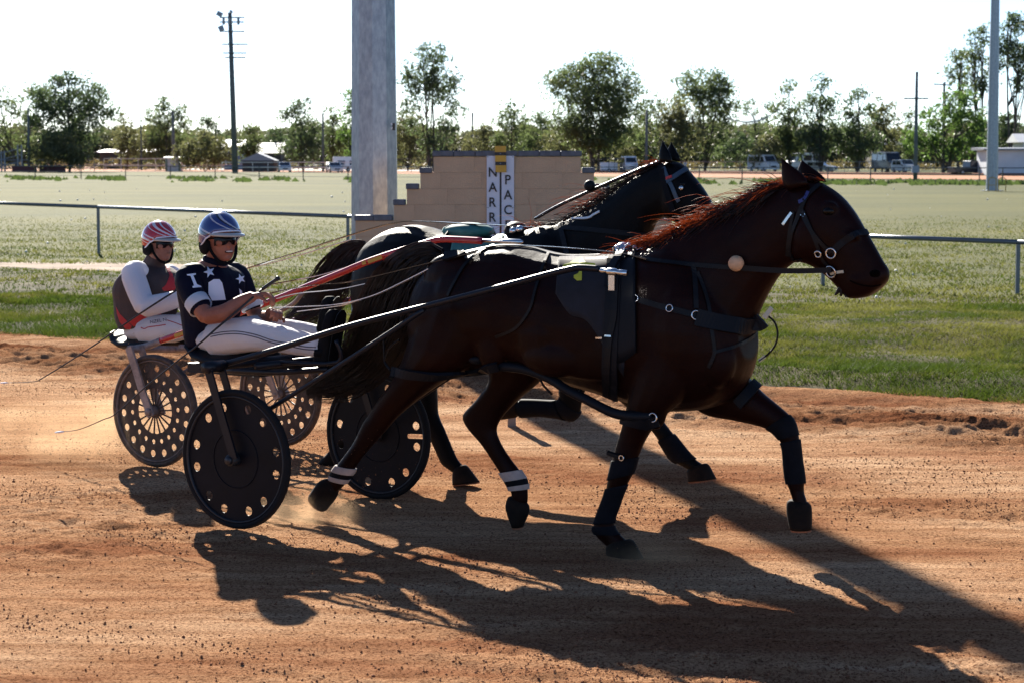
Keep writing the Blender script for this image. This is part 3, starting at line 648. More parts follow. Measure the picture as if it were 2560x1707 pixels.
tree(420, 230, 120, 390, 'mid', 'tall loose tree behind the small white kiosk', TALL, 15, 0.9)
tree(400, 290, 150, 395, 'olive', 'wide low olive tree just left of the dark utility pole', BUSH, 16, 0.9, name='shrub')
tree(525, 274, 90, 395, 'dark', 'dark loose tree right behind the yellow green bush', FULL, 17, 0.8)
tree(512, 322, 145, 350, 'olive', 'yellow green bushy tree left of the floodlight pole', BUSH, 18, 1.1, 0.6, name='shrub')
tree(626, 297, 62, 380, 'mid', 'small tree right of the floodlight pole', FULL, 19, 0.9)
tree(683, 304, 70, 430, 'dark', 'far dark tree behind the grey roofed house', FULL, 20, 0.9)
tree(758, 238, 125, 355, 'dark', 'dense dark tree above the white vehicles at the left', [(0, .78, .5, .18), (-.55, .72, .35, .14), (.2, .5, .8, .2), (0, .3, .9, .18)], 21, 1.3)
tree(834, 252, 70, 365, 'mid', 'mid green tree just left of the light mast', FULL, 22, 0.9)
tree(886, 200, 75, 345, 'green', 'bright green tree partly hidden by the light mast', TALL, 23, 1.0)
tree(1078, 98, 165, 355, 'dark', 'tall twin trunked gum tree right of the light mast', [(.05, .86, .55, .12), (-.4, .72, .55, .13), (.4, .70, .45, .13), (0, .62, .7, .14), (.7, .5, .28, .12), (.45, .38, .3, .1), (-.6, .5, .3, .1)], 24, 1.0, 1.1, forks=2, clump=1.15)
tree(1020, 262, 120, 370, 'olive', 'lower olive tree beside the mast under the tall gum', BUSH, 25, 0.9)
tree(1275, 238, 95, 375, 'mid', 'slender tree above the wall right of the name board', TALL, 26, 0.8)
tree(1215, 300, 110, 385, 'olive', 'low bushy tree behind the middle of the wall top', BUSH, 27, 0.9, name='shrub')
tree(1350, 262, 110, 400, 'mid', 'mid green tree left of the biggest gum', FULL, 28, 0.8)
tree(1488, 118, 235, 345, 'mid', 'biggest gum tree with a broad crown left of the horse ears', [(.1, .86, .6, .1), (-.35, .74, .6, .13), (.35, .68, .6, .16), (-.05, .55, .85, .16), (.5, .45, .5, .14), (-.3, .36, .6, .14), (.2, .28, .7, .1), (-.8, .66, .2, .08)], 29, 1.15, 1.2, forks=2, clump=1.2)
tree(1420, 300, 150, 365, 'olive', 'olive undergrowth tree left of the biggest gum trunk', BUSH, 30, 0.8, name='shrub')
tree(1625, 222, 85, 375, 'mid', 'thin tree right of the biggest gum', TALL, 31, 0.7)
tree(1600, 300, 150, 385, 'olive', 'low olive thicket tree behind the utility pole beside the vans', BUSH, 32, 0.8, name='shrub')
tree(1762, 162, 170, 345, 'mid', 'broad rounded gum above the near horse mane', [(-.1, .82, .75, .14), (.35, .78, .5, .14), (.2, .62, .7, .16), (.45, .48, .45, .12), (-.4, .7, .4, .12)], 33, 1.1, 1.3, clump=1.2)
tree(1702, 226, 135, 335, 'olive', 'dense olive tree in front of the broad rounded gum', [(0, .7, .75, .22), (0, .5, .9, .22), (0, .3, .8, .16)], 34, 1.2)
tree(1895, 228, 85, 380, 'mid', 'two tufted tree behind the pale sagging wires', [(-.4, .78, .4, .14), (.5, .74, .4, .14), (0, .5, .6, .16)], 35, 0.9)
tree(1850, 320, 130, 390, 'dark', 'dark thicket behind the front facing white van', BUSH, 36, 0.8, name='shrub')
tree(1972, 188, 125, 325, 'mid', 'ragged pine like tree with dark trunk above the parked van', SPARSE, 37, 1.3, 1.3, size=0.23)
tree(1915, 330, 90, 322, 'olive', 'yellow green sapling hanging over the front facing white van', BUSH, 38, 0.9, 0.6, name='shrub')
tree(2052, 164, 125, 318, 'dark', 'tallest ragged pine like tree in the right group', SPARSE, 39, 1.3, 1.4, size=0.23)
tree(2143, 205, 135, 320, 'dark', 'third ragged tree of the right group', SPARSE, 40, 1.4, 1.3, size=0.23)
tree(2205, 236, 105, 340, 'olive', 'rounded tree between the ragged trees and the cross pole', FULL, 41, 1.0)
tree(2275, 262, 60, 400, 'mid', 'thin far tree just behind the cross pole', FULL, 42, 0.5)
tree(2365, 205, 200, 300, 'green', 'leafy bright green tree with leaning forked trunk at the right', [(.2, .82, .4, .12), (.0, .62, .7, .15), (.55, .55, .45, .16), (-.55, .42, .45, .13), (-.75, .32, .3, .1), (.6, .34, .4, .12)], 43, 1.25, 1.8, 0.1, forks=2, clump=0.95)
tree(2395, 108, 95, 380, 'mid', 'slim tall gum with a tufted top behind the leafy tree', GUMS, 44, 1.3)
tree(2450, 55, 125, 370, 'mid', 'very tall sparse gum left of the right light mast', GUMS, 45, 1.1, forks=2)
tree(2532, 28, 150, 365, 'dark', 'very tall gum at the right edge behind the light mast', [(0, .92, .5, .07), (-.2, .78, .6, .06), (.35, .7, .6, .09), (.4, .56, .5, .07)], 46, 1.6, forks=2)
tree(2510, 270, 140, 375, 'dark', 'dark bushy tree behind the white shed', BUSH, 47, 1.2)
M_WOOD = leafmat('wood_mass', (0.048, 0.060, 0.042), (0.085, 0.090, 0.055), (0.12, 0.13, 0.06), 0.05)
# the wood beyond reads as one mass
r = np.random.RandomState(77); m = 10000; px = r.rand(m) * 3000 - 220
top_ = 304 + 36 * vnoise(px * 0.013, px * 0, 5) + 14 * vnoise(px * 0.05, px * 0, 6)
Yw = 470 + 60 * r.rand(m); zt = CAMH + (400 - top_) / FOC * Yw
cen = np.stack([(px - 1280) / FOC * Yw, Yw, zt * (0.12 + 0.88 * r.rand(m) ** 0.8)], -1)
V, F = leaf_cloud(r, cen, 1.2 + 1.0 * r.rand(m), 20, 0.5)
fw = struct(link('far_wood', np_mesh('far_wood', V, F), M_WOOD, fix=False), 'stuff'); tag(fw, 'hazy olive wood closing off the view behind the trees', 'wood')
r = np.random.RandomState(78); m = 520; px = r.rand(m) * 2700 - 70; Yw = 405 + 25 * r.rand(m)
cen = np.stack([(px - 1280) / FOC * Yw, Yw, 0.3 + 1.9 * r.rand(m) * vnoise(px * 0.02, px * 0, 8)], -1)
V, F = leaf_cloud(r, cen, 0.8 + 0.6 * r.rand(m), 16, 0.3)
M_UND = leafmat('undergrowth', (0.075, 0.062, 0.035), (0.15, 0.12, 0.07), (0.16, 0.13, 0.05))
us = struct(link('undergrowth', np_mesh('undergrowth', V, F), M_UND, fix=False), 'stuff'); tag(us, 'brownish undergrowth along the foot of the far trees', 'undergrowth')
# ------------------------------------------------------------------ parked vehicles, sheds, kiosk, onlooker
M_VW = mat('van_white', (0.70, 0.71, 0.73), 0.3, coat=0.4); M_VGL = mat('car_glass', (0.015, 0.020, 0.030), 0.08, coat=0.6); M_VSIL = mat('silver_paint', (0.45, 0.47, 0.50), 0.3, 0.4)
M_VDRK = mat('dark_paint', (0.020, 0.022, 0.030), 0.3, coat=0.4); M_VT = mat('car_tyre', (0.012, 0.012, 0.012), 0.8); M_VLAMP = mat('lamp_glass', (0.6, 0.6, 0.58), 0.15); M_VGRL = mat('grille', (0.02, 0.02, 0.022), 0.5)
def vehicle(name, xc, Yd, yaw, L, Wd, H, profile, glassy, unused, paint, label, cat_, windows=(), wheels=(0.2, 0.8), wr=0.33, front=True):
    """profile: (x 0..1 along the length, z 0..1 of height) outline from the rear bumper over the roof to the front; windows: side panes as quads in the same units"""
    c = at(xc, 430, Yd); base = Vector((c.x, Yd, 0)); o = thing(name, base, label, cat_, 'vehicles parked beyond the course')
    R = Matrix.Rotation(yaw, 3, 'Z')
    def P(x, y, z): return base + R @ Vector(((x - 0.5) * L, y * Wd / 2, z * H))
    z0 = 0.16; pts = [(0.0, z0)] + list(profile) + [(1.0, z0)]
    q = MB(); top = [z for _, z in pts]
    def tuck(z): return 1.0 if z < 0.55 else 1.0 - 0.22 * (z - 0.55)
    n = len(pts); a = [P(x, -tuck(z), z) for x, z in pts]; b = [P(x, tuck(z), z) for x, z in pts]
    q.add(a + b, [tuple(range(n)), tuple(range(2 * n - 1, n - 1, -1))] + [(i, (i + 1) % n, n + (i + 1) % n, n + i) for i in range(n)])
    me = q.mesh('body', LOC[o.name]); fixn(me); bevel(me, 0.035, 2); link('body', me, paint, o, fix=False)
    for w in windows:
        for sy in (-1, 1):
            q = MB(); vs = [P(x, sy * (tuck(z) + 0.012), z) for x, z in w]; q.prism(vs, R @ Vector((0, -sy * 0.05, 0))); obj('side_window', q, M_VGL, o)
    for k, ((x1, z1), (x2, z2)) in enumerate(glassy):
        q = MB(); d = Vector((x2 - x1, 0, z2 - z1)); e = 0.10; nrm = R @ Vector(((z2 - z1) * H, 0, -(x2 - x1) * L)).normalized()
        xa, za = x1 + (x2 - x1) * e, z1 + (z2 - z1) * e; xb, zb = x1 + (x2 - x1) * (1 - e), z1 + (z2 - z1) * (1 - e)
        if nrm.dot(P(.5, 0, .5) - P(x1, 0, z1)) > 0: nrm = -nrm
        q.prism([P(xa, -.86 * tuck(za), za) + nrm * .012, P(xa, .86 * tuck(za), za) + nrm * .012, P(xb, .86 * tuck(zb), zb) + nrm * .012, P(xb, -.86 * tuck(zb), zb) + nrm * .012], -nrm * 0.04); obj('windscreen' if k == 0 else 'rear_window', q, M_VGL, o)
    for wx_ in wheels:
        for sy in (-1, 1):
            cc = P(wx_, sy * 0.93, 0); cc.z = wr; ax_ = R @ Vector((0, 1, 0)); q = MB(); q.tube([cc - ax_ * 0.11, cc - ax_ * .09, cc + ax_ * .09, cc + ax_ * 0.11], [wr * .9, wr, wr, wr * .9], 16); w_ = obj('wheel', q, M_VT, o, sm=True)
            q = MB(); q.tube([cc + ax_ * sy * .10, cc + ax_ * sy * .118], wr * .58, 12); obj('rim', q, M_VSIL, w_)
    if front:
        for sy in (-1, 1):
            q = MB(); q.box(P(1.0, sy * .72, .40), (0.08, 0.34, 0.16), R); obj('headlight', q, M_VLAMP, o)
            q = MB(); q.box(P(0.0, sy * .82, .45), (0.06, 0.16, 0.26), R); obj('tail_light', q, M_MAROON, o)
        q = MB(); q.box(P(1.0, 0, .34), (0.06, Wd * .42, 0.20), R); obj('grille', q, M_VGRL, o)
        for sy in (-1, 1): q = MB(); q.box(P(.72, sy * 1.08, .58), (0.12, 0.16, 0.2), R); obj('mirror', q, M_VDRK, o)
    return o, P, R
VAN = [(0.0, .3), (0.0, .92), (.03, 1.0), (.68, 1.0), (.76, .95), (.88, .58), (.98, .48), (1.0, .40)]
WAG = [(0.0, .35), (.0, .60), (.06, .94), (.12, 1.0), (.52, 1.0), (.70, .62), (.95, .55), (1.0, .44)]
SUVP = [(0.0, .35), (.0, .60), (.04, .94), (.10, 1.0), (.58, 1.0), (.72, .64), (.96, .58), (1.0, .44)]
UTE = [(0.0, .35), (.0, .55), (.40, .55), (.42, .96), (.46, 1.0), (.62, 1.0), (.76, .62), (.96, .57), (1.0, .44)]
BOXV = [(0.0, .2), (0.0, .95), (.03, 1.0), (.97, 1.0), (1.0, .95)]
VW = [((.05, .58), (.30, .58), (.30, .88), (.05, .88)), ((.34, .58), (.60, .58), (.60, .88), (.34, .88)), ((.64, .58), (.82, .58), (.74, .88), (.64, .88))]
CW = [((.10, .62), (.30, .62), (.30, .92), (.13, .92)), ((.33, .62), (.64, .62), (.52, .92), (.33, .92))]
vehicle('van', 1908, 322, -1.15, 5.9, 2.0, 2.6, VAN, [((.88, .58), (.76, .95))], 0, M_VW, 'white high roofed van facing the course, right of the dark thicket', 'van', VW)
vehicle('motorhome', 2006, 345, -2.6, 6.2, 2.2, 2.9, VAN, [((.88, .58), (.76, .95))], 0, M_VW, 'white motorhome half hidden behind the near horse ears', 'motorhome', VW)
vehicle('station_wagon', 2052, 330, -0.5, 4.7, 1.85, 1.55, WAG, [((.70, .62), (.52, 1.0)), ((0, .6), (.06, .94))], 0, M_VSIL, 'pale silver station wagon behind the ragged tree trunk', 'car', CW)
vehicle('off_roader', 2262, 312, -1.25, 4.8, 1.95, 1.85, SUVP, [((.72, .64), (.58, 1.0)), ((0, .6), (.04, .94))], 0, M_VW, 'white off roader facing the course left of the cross pole', 'car', CW)
vehicle('truck', 2218, 330, -1.3, 6.5, 2.3, 3.0, VAN, [((.88, .58), (.76, .95))], 0, M_VDRK, 'dark truck beside the white off roader', 'truck', VW)
vehicle('pickup', 2424, 268, 0.35, 5.1, 1.85, 1.75, UTE, [((.76, .62), (.62, 1.0)), ((.42, .6), (.42, .96))], 0, M_VDRK, 'dark pickup parked left of the white shed', 'pickup', [((.45, .62), (.58, .62), (.58, .92), (.46, .92))])
vehicle('minibus', 1573, 322, -1.45, 4.6, 1.85, 2.35, VAN, [((.88, .58), (.76, .95)), ((0, .5), (0, .9))], 0, M_VW, 'white minibus beside the small white trailer', 'van', VW)
vehicle('trailer', 1522, 324, 0.0, 2.6, 1.7, 1.45, BOXV, [], 0, M_VW, 'small white box trailer left of the minibus', 'trailer', wheels=(0.5,), wr=0.28, front=False)
vehicle('caravan', 870, 335, 0.1, 4.6, 2.2, 2.3, BOXV, [], 0, M_VW, 'white caravan just left of the light mast', 'caravan', [((.15, .45), (.4, .45), (.4, .75), (.15, .75)), ((.55, .45), (.8, .45), (.8, .75), (.55, .75))], wheels=(0.5,), front=False)
vehicle('car', 836, 318, -1.3, 4.6, 1.8, 1.5, WAG, [((.70, .62), (.52, 1.0)), ((0, .6), (.06, .94))], 0, M_VW, 'white car in front of the caravan left of the mast', 'car', CW)
vehicle('car', 711, 330, -1.4, 4.4, 1.8, 1.5, WAG, [((.70, .62), (.52, 1.0)), ((0, .6), (.06, .94))], 0, M_VW, 'white car right of the dark open shed', 'car', CW)
# awning of the camper
aw = at(1552, 430, 321.5); q = MB(); q.prism([Vector((aw.x - 1.0, 321, 1.9)), Vector((aw.x + .8, 321, 2.15)), Vector((aw.x + .8, 323, 2.15)), Vector((aw.x - 1.0, 323, 1.9))], (0, 0, 0.08)); q.box((aw.x - .95, 321.1, .95), (.05, .05, 1.9)); q.box((aw.x + .3, 322.5, 0.7), (.9, .6, 1.3)); tag(obj('awning', q, M_VDRK, at_=(aw.x, 321.5, 0)), 'dark awning between the small trailer and the minibus', 'awning')
# buildings
M_WALLW = mat('shed_white', (0.60, 0.62, 0.66), 0.6, var=0.06, vscale=0.6); M_ROOF = mat('tin_roof', (0.20, 0.22, 0.25), 0.45, 0.3); M_TIMB = mat('dark_timber', (0.055, 0.045, 0.04), 0.8, var=0.2, vscale=1); M_BLUEW = mat('blue_panel', (0.18, 0.26, 0.42), 0.5)
def building(name, xa, xb, Yd, depth, h, label, wallm, roof, rh=0.0, over=0.4, door=None, windows=(), gable=False):
    a = at(xa, 430, Yd).x; b = at(xb, 430, Yd).x; base = Vector(((a + b) / 2, Yd, 0)); o = thing(name, base, label, 'building')
    q = MB(); q.box((base.x, Yd + depth / 2, h / 2), (b - a, depth, h)); obj('wall', q, wallm, o)
    q = MB(); x0, x1, y0, y1 = a - over, b + over, Yd - over, Yd + depth + over
    if gable:
        if gable == 'x': q.prism([(x0, y0, h), (x0, (y0 + y1) / 2, h + rh), (x0, y1, h)], (x1 - x0, 0, 0))
        else: q.prism([(x0, y0, h), ((x0 + x1) / 2, y0, h + rh), (x1, y0, h)], (0, y1 - y0, 0))
    else: q.prism([(x0, y0, h + 0.01), (x0, y0, h + 0.22), (x0, y1, h + 0.22 + rh), (x0, y1, h + 0.01)], (x1 - x0, 0, 0))
    obj('roof', q, roof, o)
    for i in range(max(2, int((b - a) / 1.2))):
        x = a + (b - a) * (i + .5) / max(2, int((b - a) / 1.2))
    if door: q = MB(); q.box((a + (b - a) * door[0], Yd - .02, door[2] / 2), (door[1], .06, door[2])); obj('door', q, M_VGRL, o)
    for (u, w, z, hh) in windows: q = MB(); q.box((a + (b - a) * u, Yd - .02, z), (w, .06, hh)); wn_ = obj('window', q, M_VGL, o)
    return o
building('shed', 2468, 2640, 262, 6, 2.95, 'long white shed at the right edge behind the light mast', M_WALLW, M_ROOF, 0.15, 0.6)
building('hut', 2556, 2660, 300, 6, 4.2, 'pale roofed building at the right edge above the white shed', M_WALLW, M_WALLW, 1.2, 0.8, gable='x')
building('kiosk', 413, 452, 352, 2.4, 2.0, 'small white and blue kiosk under the dark utility pole', M_WALLW, M_WALLW, 0.1, 0.25, windows=[(.08, .35, 1.0, 1.9), (.92, .35, 1.0, 1.9)])
building('open_shed', 606, 684, 345, 5, 1.7, 'dark open shed right of the floodlight pole', M_TIMB, M_ROOF, 1.2, 0.4, (.5, 1.6, 1.5), gable='y')
building('house', 648, 702, 420, 8, 3.1, 'grey roofed house above the dark open shed', M_TIMB, M_ROOF, 2.0, 0.7, windows=[(.3, 1.0, 1.8, 1.0)], gable='x')
building('long_stable', 250, 392, 440, 8, 3.2, 'long low pale roofed stable between the trees at the left', M_TIMB, M_WALLW, 0.5, 0.5, windows=[(.2, 1.2, 1.7, 1.0), (.55, 1.2, 1.7, 1.0), (.8, 1.2, 1.7, 1.0)])
building('far_house', 2180, 2250, 430, 8, 4.6, 'dark house with pale gutter behind the right hand trees', M_TIMB, M_ROOF, 1.2, 0.5, windows=[(.3, 1.4, 2.6, 1.2)])
building('far_house', 560, 606, 410, 7, 4.2, 'bluish house behind the floodlight pole', M_BLUEW, M_ROOF, 1.4, 0.5, gable='x', windows=[(.4, 1.2, 2.2, 1.2)])
# onlooker in a white top
po = at(1713, 430, 322); po.z = 0; ON = thing('person', po, 'distant onlooker in a white top and dark trousers by the fence', 'person')
q = MB()
def seg(pts, rr): cap_path_(q, pts, rr)
def cap_path_(mb, pts, radii):
    P_ = [Vector(p) for p in pts]; mb.tube(P_, radii, 10)
v = lambda x, y, z: po + Vector((x, y, z))
for s_ in (-1, 1):
    cap_path_(q, [v(s_ * .10, 0, .02), v(s_ * .10, 0, .45), v(s_ * .09, 0, .88)], [.05, .06, .085]); cap_path_(q, [v(s_ * .19, 0, 1.38), v(s_ * .27, -.06, 1.15), v(s_ * .14, -.22, 1.12)], [.055, .045, .035])
    q.ball(v(s_ * .10, -.06, .04), (.05, .12, .04), 10, 6); q.ball(v(s_ * .12, -.25, 1.12), (.035, .05, .035), 8, 6)
cap_path_(q, [v(0, 0, .85), v(0, 0, 1.1), v(0, 0, 1.38), v(0, 0, 1.5)], [.14, .13, .17, .06]); cap_path_(q, [v(0, 0, 1.4), v(0, 0, 1.55)], [.06, .055]); q.ball(v(0, -.01, 1.63), (.085, .10, .12), 12, 8)
SK = mat('onlooker_skin', (0.35, 0.18, 0.12), 0.6); me = bpy.data.meshes.new('x')
b_ = q.mesh('b'); o_ = bpy.data.objects.new('tmp', b_); fixn(b_); C.objects.link(o_); md = o_.modifiers.new('r', 'REMESH'); md.mode = 'VOXEL'; md.voxel_size = 0.025
me = bpy.data.meshes.new_from_object(o_.evaluated_get(bpy.context.evaluated_depsgraph_get())); bpy.data.objects.remove(o_); me.materials.clear(); me.transform(Matrix.Translation(-po)); link('body', me, SK, ON, sm=True, fix=False)
q = MB(); q.rings([[v(math.cos(a) * w, math.sin(a) * w * .7, z) for a in [2 * math.pi * k / 14 for k in range(14)]] for z, w in ((.88, .19), (1.1, .18), (1.36, .23), (1.46, .12))])
for s_ in (-1, 1): q.tube([v(s_ * .19, 0, 1.4), v(s_ * .25, -.03, 1.22)], [.075, .065], 10)
obj('shirt', q, M_VW, ON, sm=True)
for s_ in (-1, 1): q = MB(); q.tube([v(s_ * .10, 0, .06), v(s_ * .10, 0, .5), v(s_ * .09, 0, .92)], [.07, .08, .11], 10); obj('trouser_leg', q, M_VDRK, ON, sm=True)
q = MB(); q.ball(v(0, .015, 1.66), (.092, .105, .11), 12, 8); obj('hair', q, M_TIMB, ON, sm=True)
# ------------------------------------------------------------------ the two horses
PN = Plane(-1.059, 11.45, 34.0)            # near horse, sulky and driver
PF = Plane(-1.828, 13.69, 34.0)            # far horse, sulky and driver
def loft_pairs(mb, PL, pairs, l, n=18, sub=4, ex=0.9):
    """pairs: (x1,y1,x2,y2,w) two opposite outline points (photo pixels) and the half width across; l: side offset or list"""
    rows = []
    for i, p in enumerate(pairs):
        ll = l[i] if isinstance(l, (list, tuple)) else l
        a = PL(p[0], p[1], ll); b = PL(p[2], p[3], ll); rows.append(tuple(a) + tuple(b) + (p[4],))
    rows = catmull(rows, sub); rings = []
    for q in rows:
        a = Vector(q[0:3]); b = Vector(q[3:6]); w = q[6]; c = (a + b) / 2; h = (a - b) / 2; rg = []
        for k in range(n):
            t = 2 * math.pi * k / n; ct, st = math.cos(t), math.sin(t)
            rg.append(c + h * (math.copysign(abs(ct) ** ex, ct)) + PL.n * (w * math.copysign(abs(st) ** ex, st)))
        rings.append(rg)
    mb.rings(rings); return rings
def fuse(mb, voxel, it=6, fac=0.5):
    me = mb.mesh('fuse'); fixn(me); o = bpy.data.objects.new('fuse', me); C.objects.link(o)
    md = o.modifiers.new('r', 'REMESH'); md.mode = 'VOXEL'; md.voxel_size = voxel
    ms = o.modifiers.new('s', 'SMOOTH'); ms.factor = fac; ms.iterations = it
    dg = bpy.context.evaluated_depsgraph_get(); me2 = bpy.data.meshes.new_from_object(o.evaluated_get(dg)); bpy.data.objects.remove(o); bpy.data.meshes.remove(me)
    me2.materials.clear(); return me2
def shift(me, off): me.transform(Matrix.Translation(-Vector(off))); return me
def bvh_of(me): return BVHTree.FromPolygons([v.co.copy() for v in me.vertices], [tuple(p.vertices) for p in me.polygons])
def cast(bv, x, y):
    d = ray(x, y).normalized(); h = bv.ray_cast(EYE, d); return (h[0], h[1]) if h[0] is not None else (None, None)
def strap(bv, px, width, thick=0.004, lift=0.002, sub=6, fall=None):
    """a leather strap lying on a body: pixel polyline laid onto the mesh below it"""
    pts = catmull([(x, y, 0) for x, y in px], sub); L = []; N_ = []
    for p in pts:
        c, nn = cast(bv, p[0], p[1])
        if c is None:
            if fall is None: continue
            c = fall(p[0], p[1]); nn = (EYE - c).normalized()
        L.append(c + nn * lift); N_.append(nn)
    mb = MB()
    if len(L) < 2: return mb
    rings = []
    for i, c in enumerate(L):
        a = L[max(i - 1, 0)]; b = L[min(i + 1, len(L) - 1)]; t = (b - a).normalized()
        nn = N_[i].copy()
        if 0 < i < len(L) - 1: nn = (N_[i - 1] + N_[i] + N_[i + 1])
        nn = (nn - t * nn.dot(t)).normalized(); s = t.cross(nn)
        h = width / 2; rings.append([c - s * h, c + s * h, c + s * h + nn * thick, c - s * h + nn * thick])
    return mb.rings(rings)
def ribbon(pts, width, thick, up=Vector((0, 0, 1)), sub=5):
    pts = spline(pts, sub) if sub > 1 else [Vector(p) for p in pts]; rings = []
    for i, c in enumerate(pts):
        a = pts[max(i - 1, 0)]; b = pts[min(i + 1, len(pts) - 1)]; t = (b - a).normalized(); s = up.cross(t)
        s = s.normalized() if s.length > 1e-4 else Vector((1, 0, 0)); u = t.cross(s)
        # width is carried by u (a strap standing on edge) or s (lying flat)
        rings.append([c + u * width / 2 - s * thick / 2, c + u * width / 2 + s * thick / 2, c - u * width / 2 + s * thick / 2, c - u * width / 2 - s * thick / 2])
    return MB().rings(rings)
def torus(c, axis, R, r_, n=18, m=6):
    axis = Vector(axis).normalized(); u = axis.orthogonal().normalized(); w = axis.cross(u)
    return MB().tube([Vector(c) + (u * math.cos(2 * math.pi * k / n) + w * math.sin(2 * math.pi * k / n)) * R for k in range(n)], r_, m, closed=True)
def strands(r, roots, gen, r0, n=7):
    """hair: each root gives a path of n points; three sided tapering strands"""
    V = []; F = []; base = 0
    for rt in roots:
        pts = gen(r, rt)
        for i, p in enumerate(pts):
            t = (pts[min(i + 1, len(pts) - 1)] - pts[max(i - 1, 0)]).normalized(); u = t.orthogonal().normalized(); w = t.cross(u)
            rr = r0 * (1.0 - 0.85 * (i / (len(pts) - 1)) ** 1.5)
            for k in range(3): V.append(p + (u * math.cos(2.094 * k) + w * math.sin(2.094 * k)) * rr)
        for i in range(len(pts) - 1):
            for k in range(3):
                a = base + i * 3 + k; b = base + i * 3 + (k + 1) % 3; F.append((a, b, b + 3, a + 3))
        base += 3 * len(pts)
    return np_mesh('hair', [tuple(v) for v in V], F)
M_BAY = mat('bay_coat', (0.0066, 0.0010, 0.0008), 0.42, col2=(0.0130, 0.0021, 0.0012), vscale=2.2, spec=0.10, bump=0.10, bscale=7)
M_BLK = mat('black_coat', (0.0019, 0.0017, 0.0023), 0.42, col2=(0.003, 0.0025, 0.003), vscale=2.0, spec=0.11, bump=0.10, bscale=7)
M_HAIRB = mat('bay_mane', (0.016, 0.006, 0.004), 0.5, spec=0.3, trans=((0.80, 0.31, 0.13), 0.42))
M_HAIRK = mat('black_tail', (0.010, 0.006, 0.005), 0.40, spec=0.5, trans=((0.22, 0.06, 0.03), 0.18))
def hair_coat(m, k):
    nt = m.node_tree; N = nt.nodes; L = nt.links; b = N['Principled BSDF']; tc = [n for n in N if n.type == 'TEX_COORD'][0]; bp = [n for n in N if n.type == 'BUMP'][0]
    mp = N.new('ShaderNodeMapping'); mp.inputs['Rotation'].default_value = (0, 0.35, math.radians(34)); mp.inputs['Scale'].default_value = (0.22, 1, 1); L.new(tc.outputs['Object'], mp.inputs['Vector'])
    n = N.new('ShaderNodeTexNoise'); n.inputs['Scale'].default_value = 190; n.inputs['Detail'].default_value = 3; L.new(mp.outputs[0], n.inputs['Vector'])
    b2 = N.new('ShaderNodeBump'); b2.inputs['Strength'].default_value = k; b2.inputs['Distance'].default_value = 0.004; L.new(n.outputs['Fac'], b2.inputs['Height']); L.new(bp.outputs[0], b2.inputs['Normal']); L.new(b2.outputs[0], b.inputs['Normal'])
    n3 = N.new('ShaderNodeTexNoise'); n3.inputs['Scale'].default_value = 5; n3.inputs['Detail'].default_value = 6; L.new(tc.outputs['Object'], n3.inputs['Vector']); mr = N.new('ShaderNodeMapRange'); mr.inputs[1].default_value = 0.3; mr.inputs[2].default_value = 0.7; mr.inputs[3].default_value = 0.30; mr.inputs[4].default_value = 0.62; L.new(n3.outputs['Fac'], mr.inputs[0]); L.new(mr.outputs[0], b.inputs['Roughness'])
hair_coat(M_BAY, 0.30); hair_coat(M_BLK, 0.30)
M_HOOF = mat('hoof_horn', (0.0075, 0.0052, 0.0045), 0.75, col2=(0.018, 0.011, 0.008), vscale=14, spec=0.12)
M_SOLE = mat('hoof_earth', (0.26, 0.10, 0.05), 0.9)
M_LEATH = mat('black_leather', (0.0035, 0.004, 0.006), 0.5, spec=0.22, var=0.3, vscale=20)
M_LEATHG = mat('dark_vinyl', (0.0048, 0.0062, 0.010), 0.55, spec=0.18)
M_BOOT = mat('leg_boot', (0.0040, 0.0048, 0.0080), 0.75, var=0.3, vscale=18, spec=0.12)
M_BAND = mat('white_bandage', (0.42, 0.34, 0.31), 0.85, var=0.12, vscale=25)
M_STEEL = mat('polished_steel', (0.62, 0.64, 0.66), 0.22, 1.0)
M_CLOTH = mat('saddle_cloth', (0.006, 0.0075, 0.015), 0.85, var=0.3, vscale=16)
M_GREENC = mat('green_cloth', (0.035, 0.16, 0.145), 0.7, var=0.25, vscale=14)
M_NUM = mat('cloth_number', (0.50, 0.52, 0.04), 0.7)
M_EYE = mat('eye', (0.002, 0.0015, 0.0015), 0.25, spec=0.2)
M_NOST = mat('nostril', (0.0015, 0.0008, 0.0008), 0.9, spec=0.05)

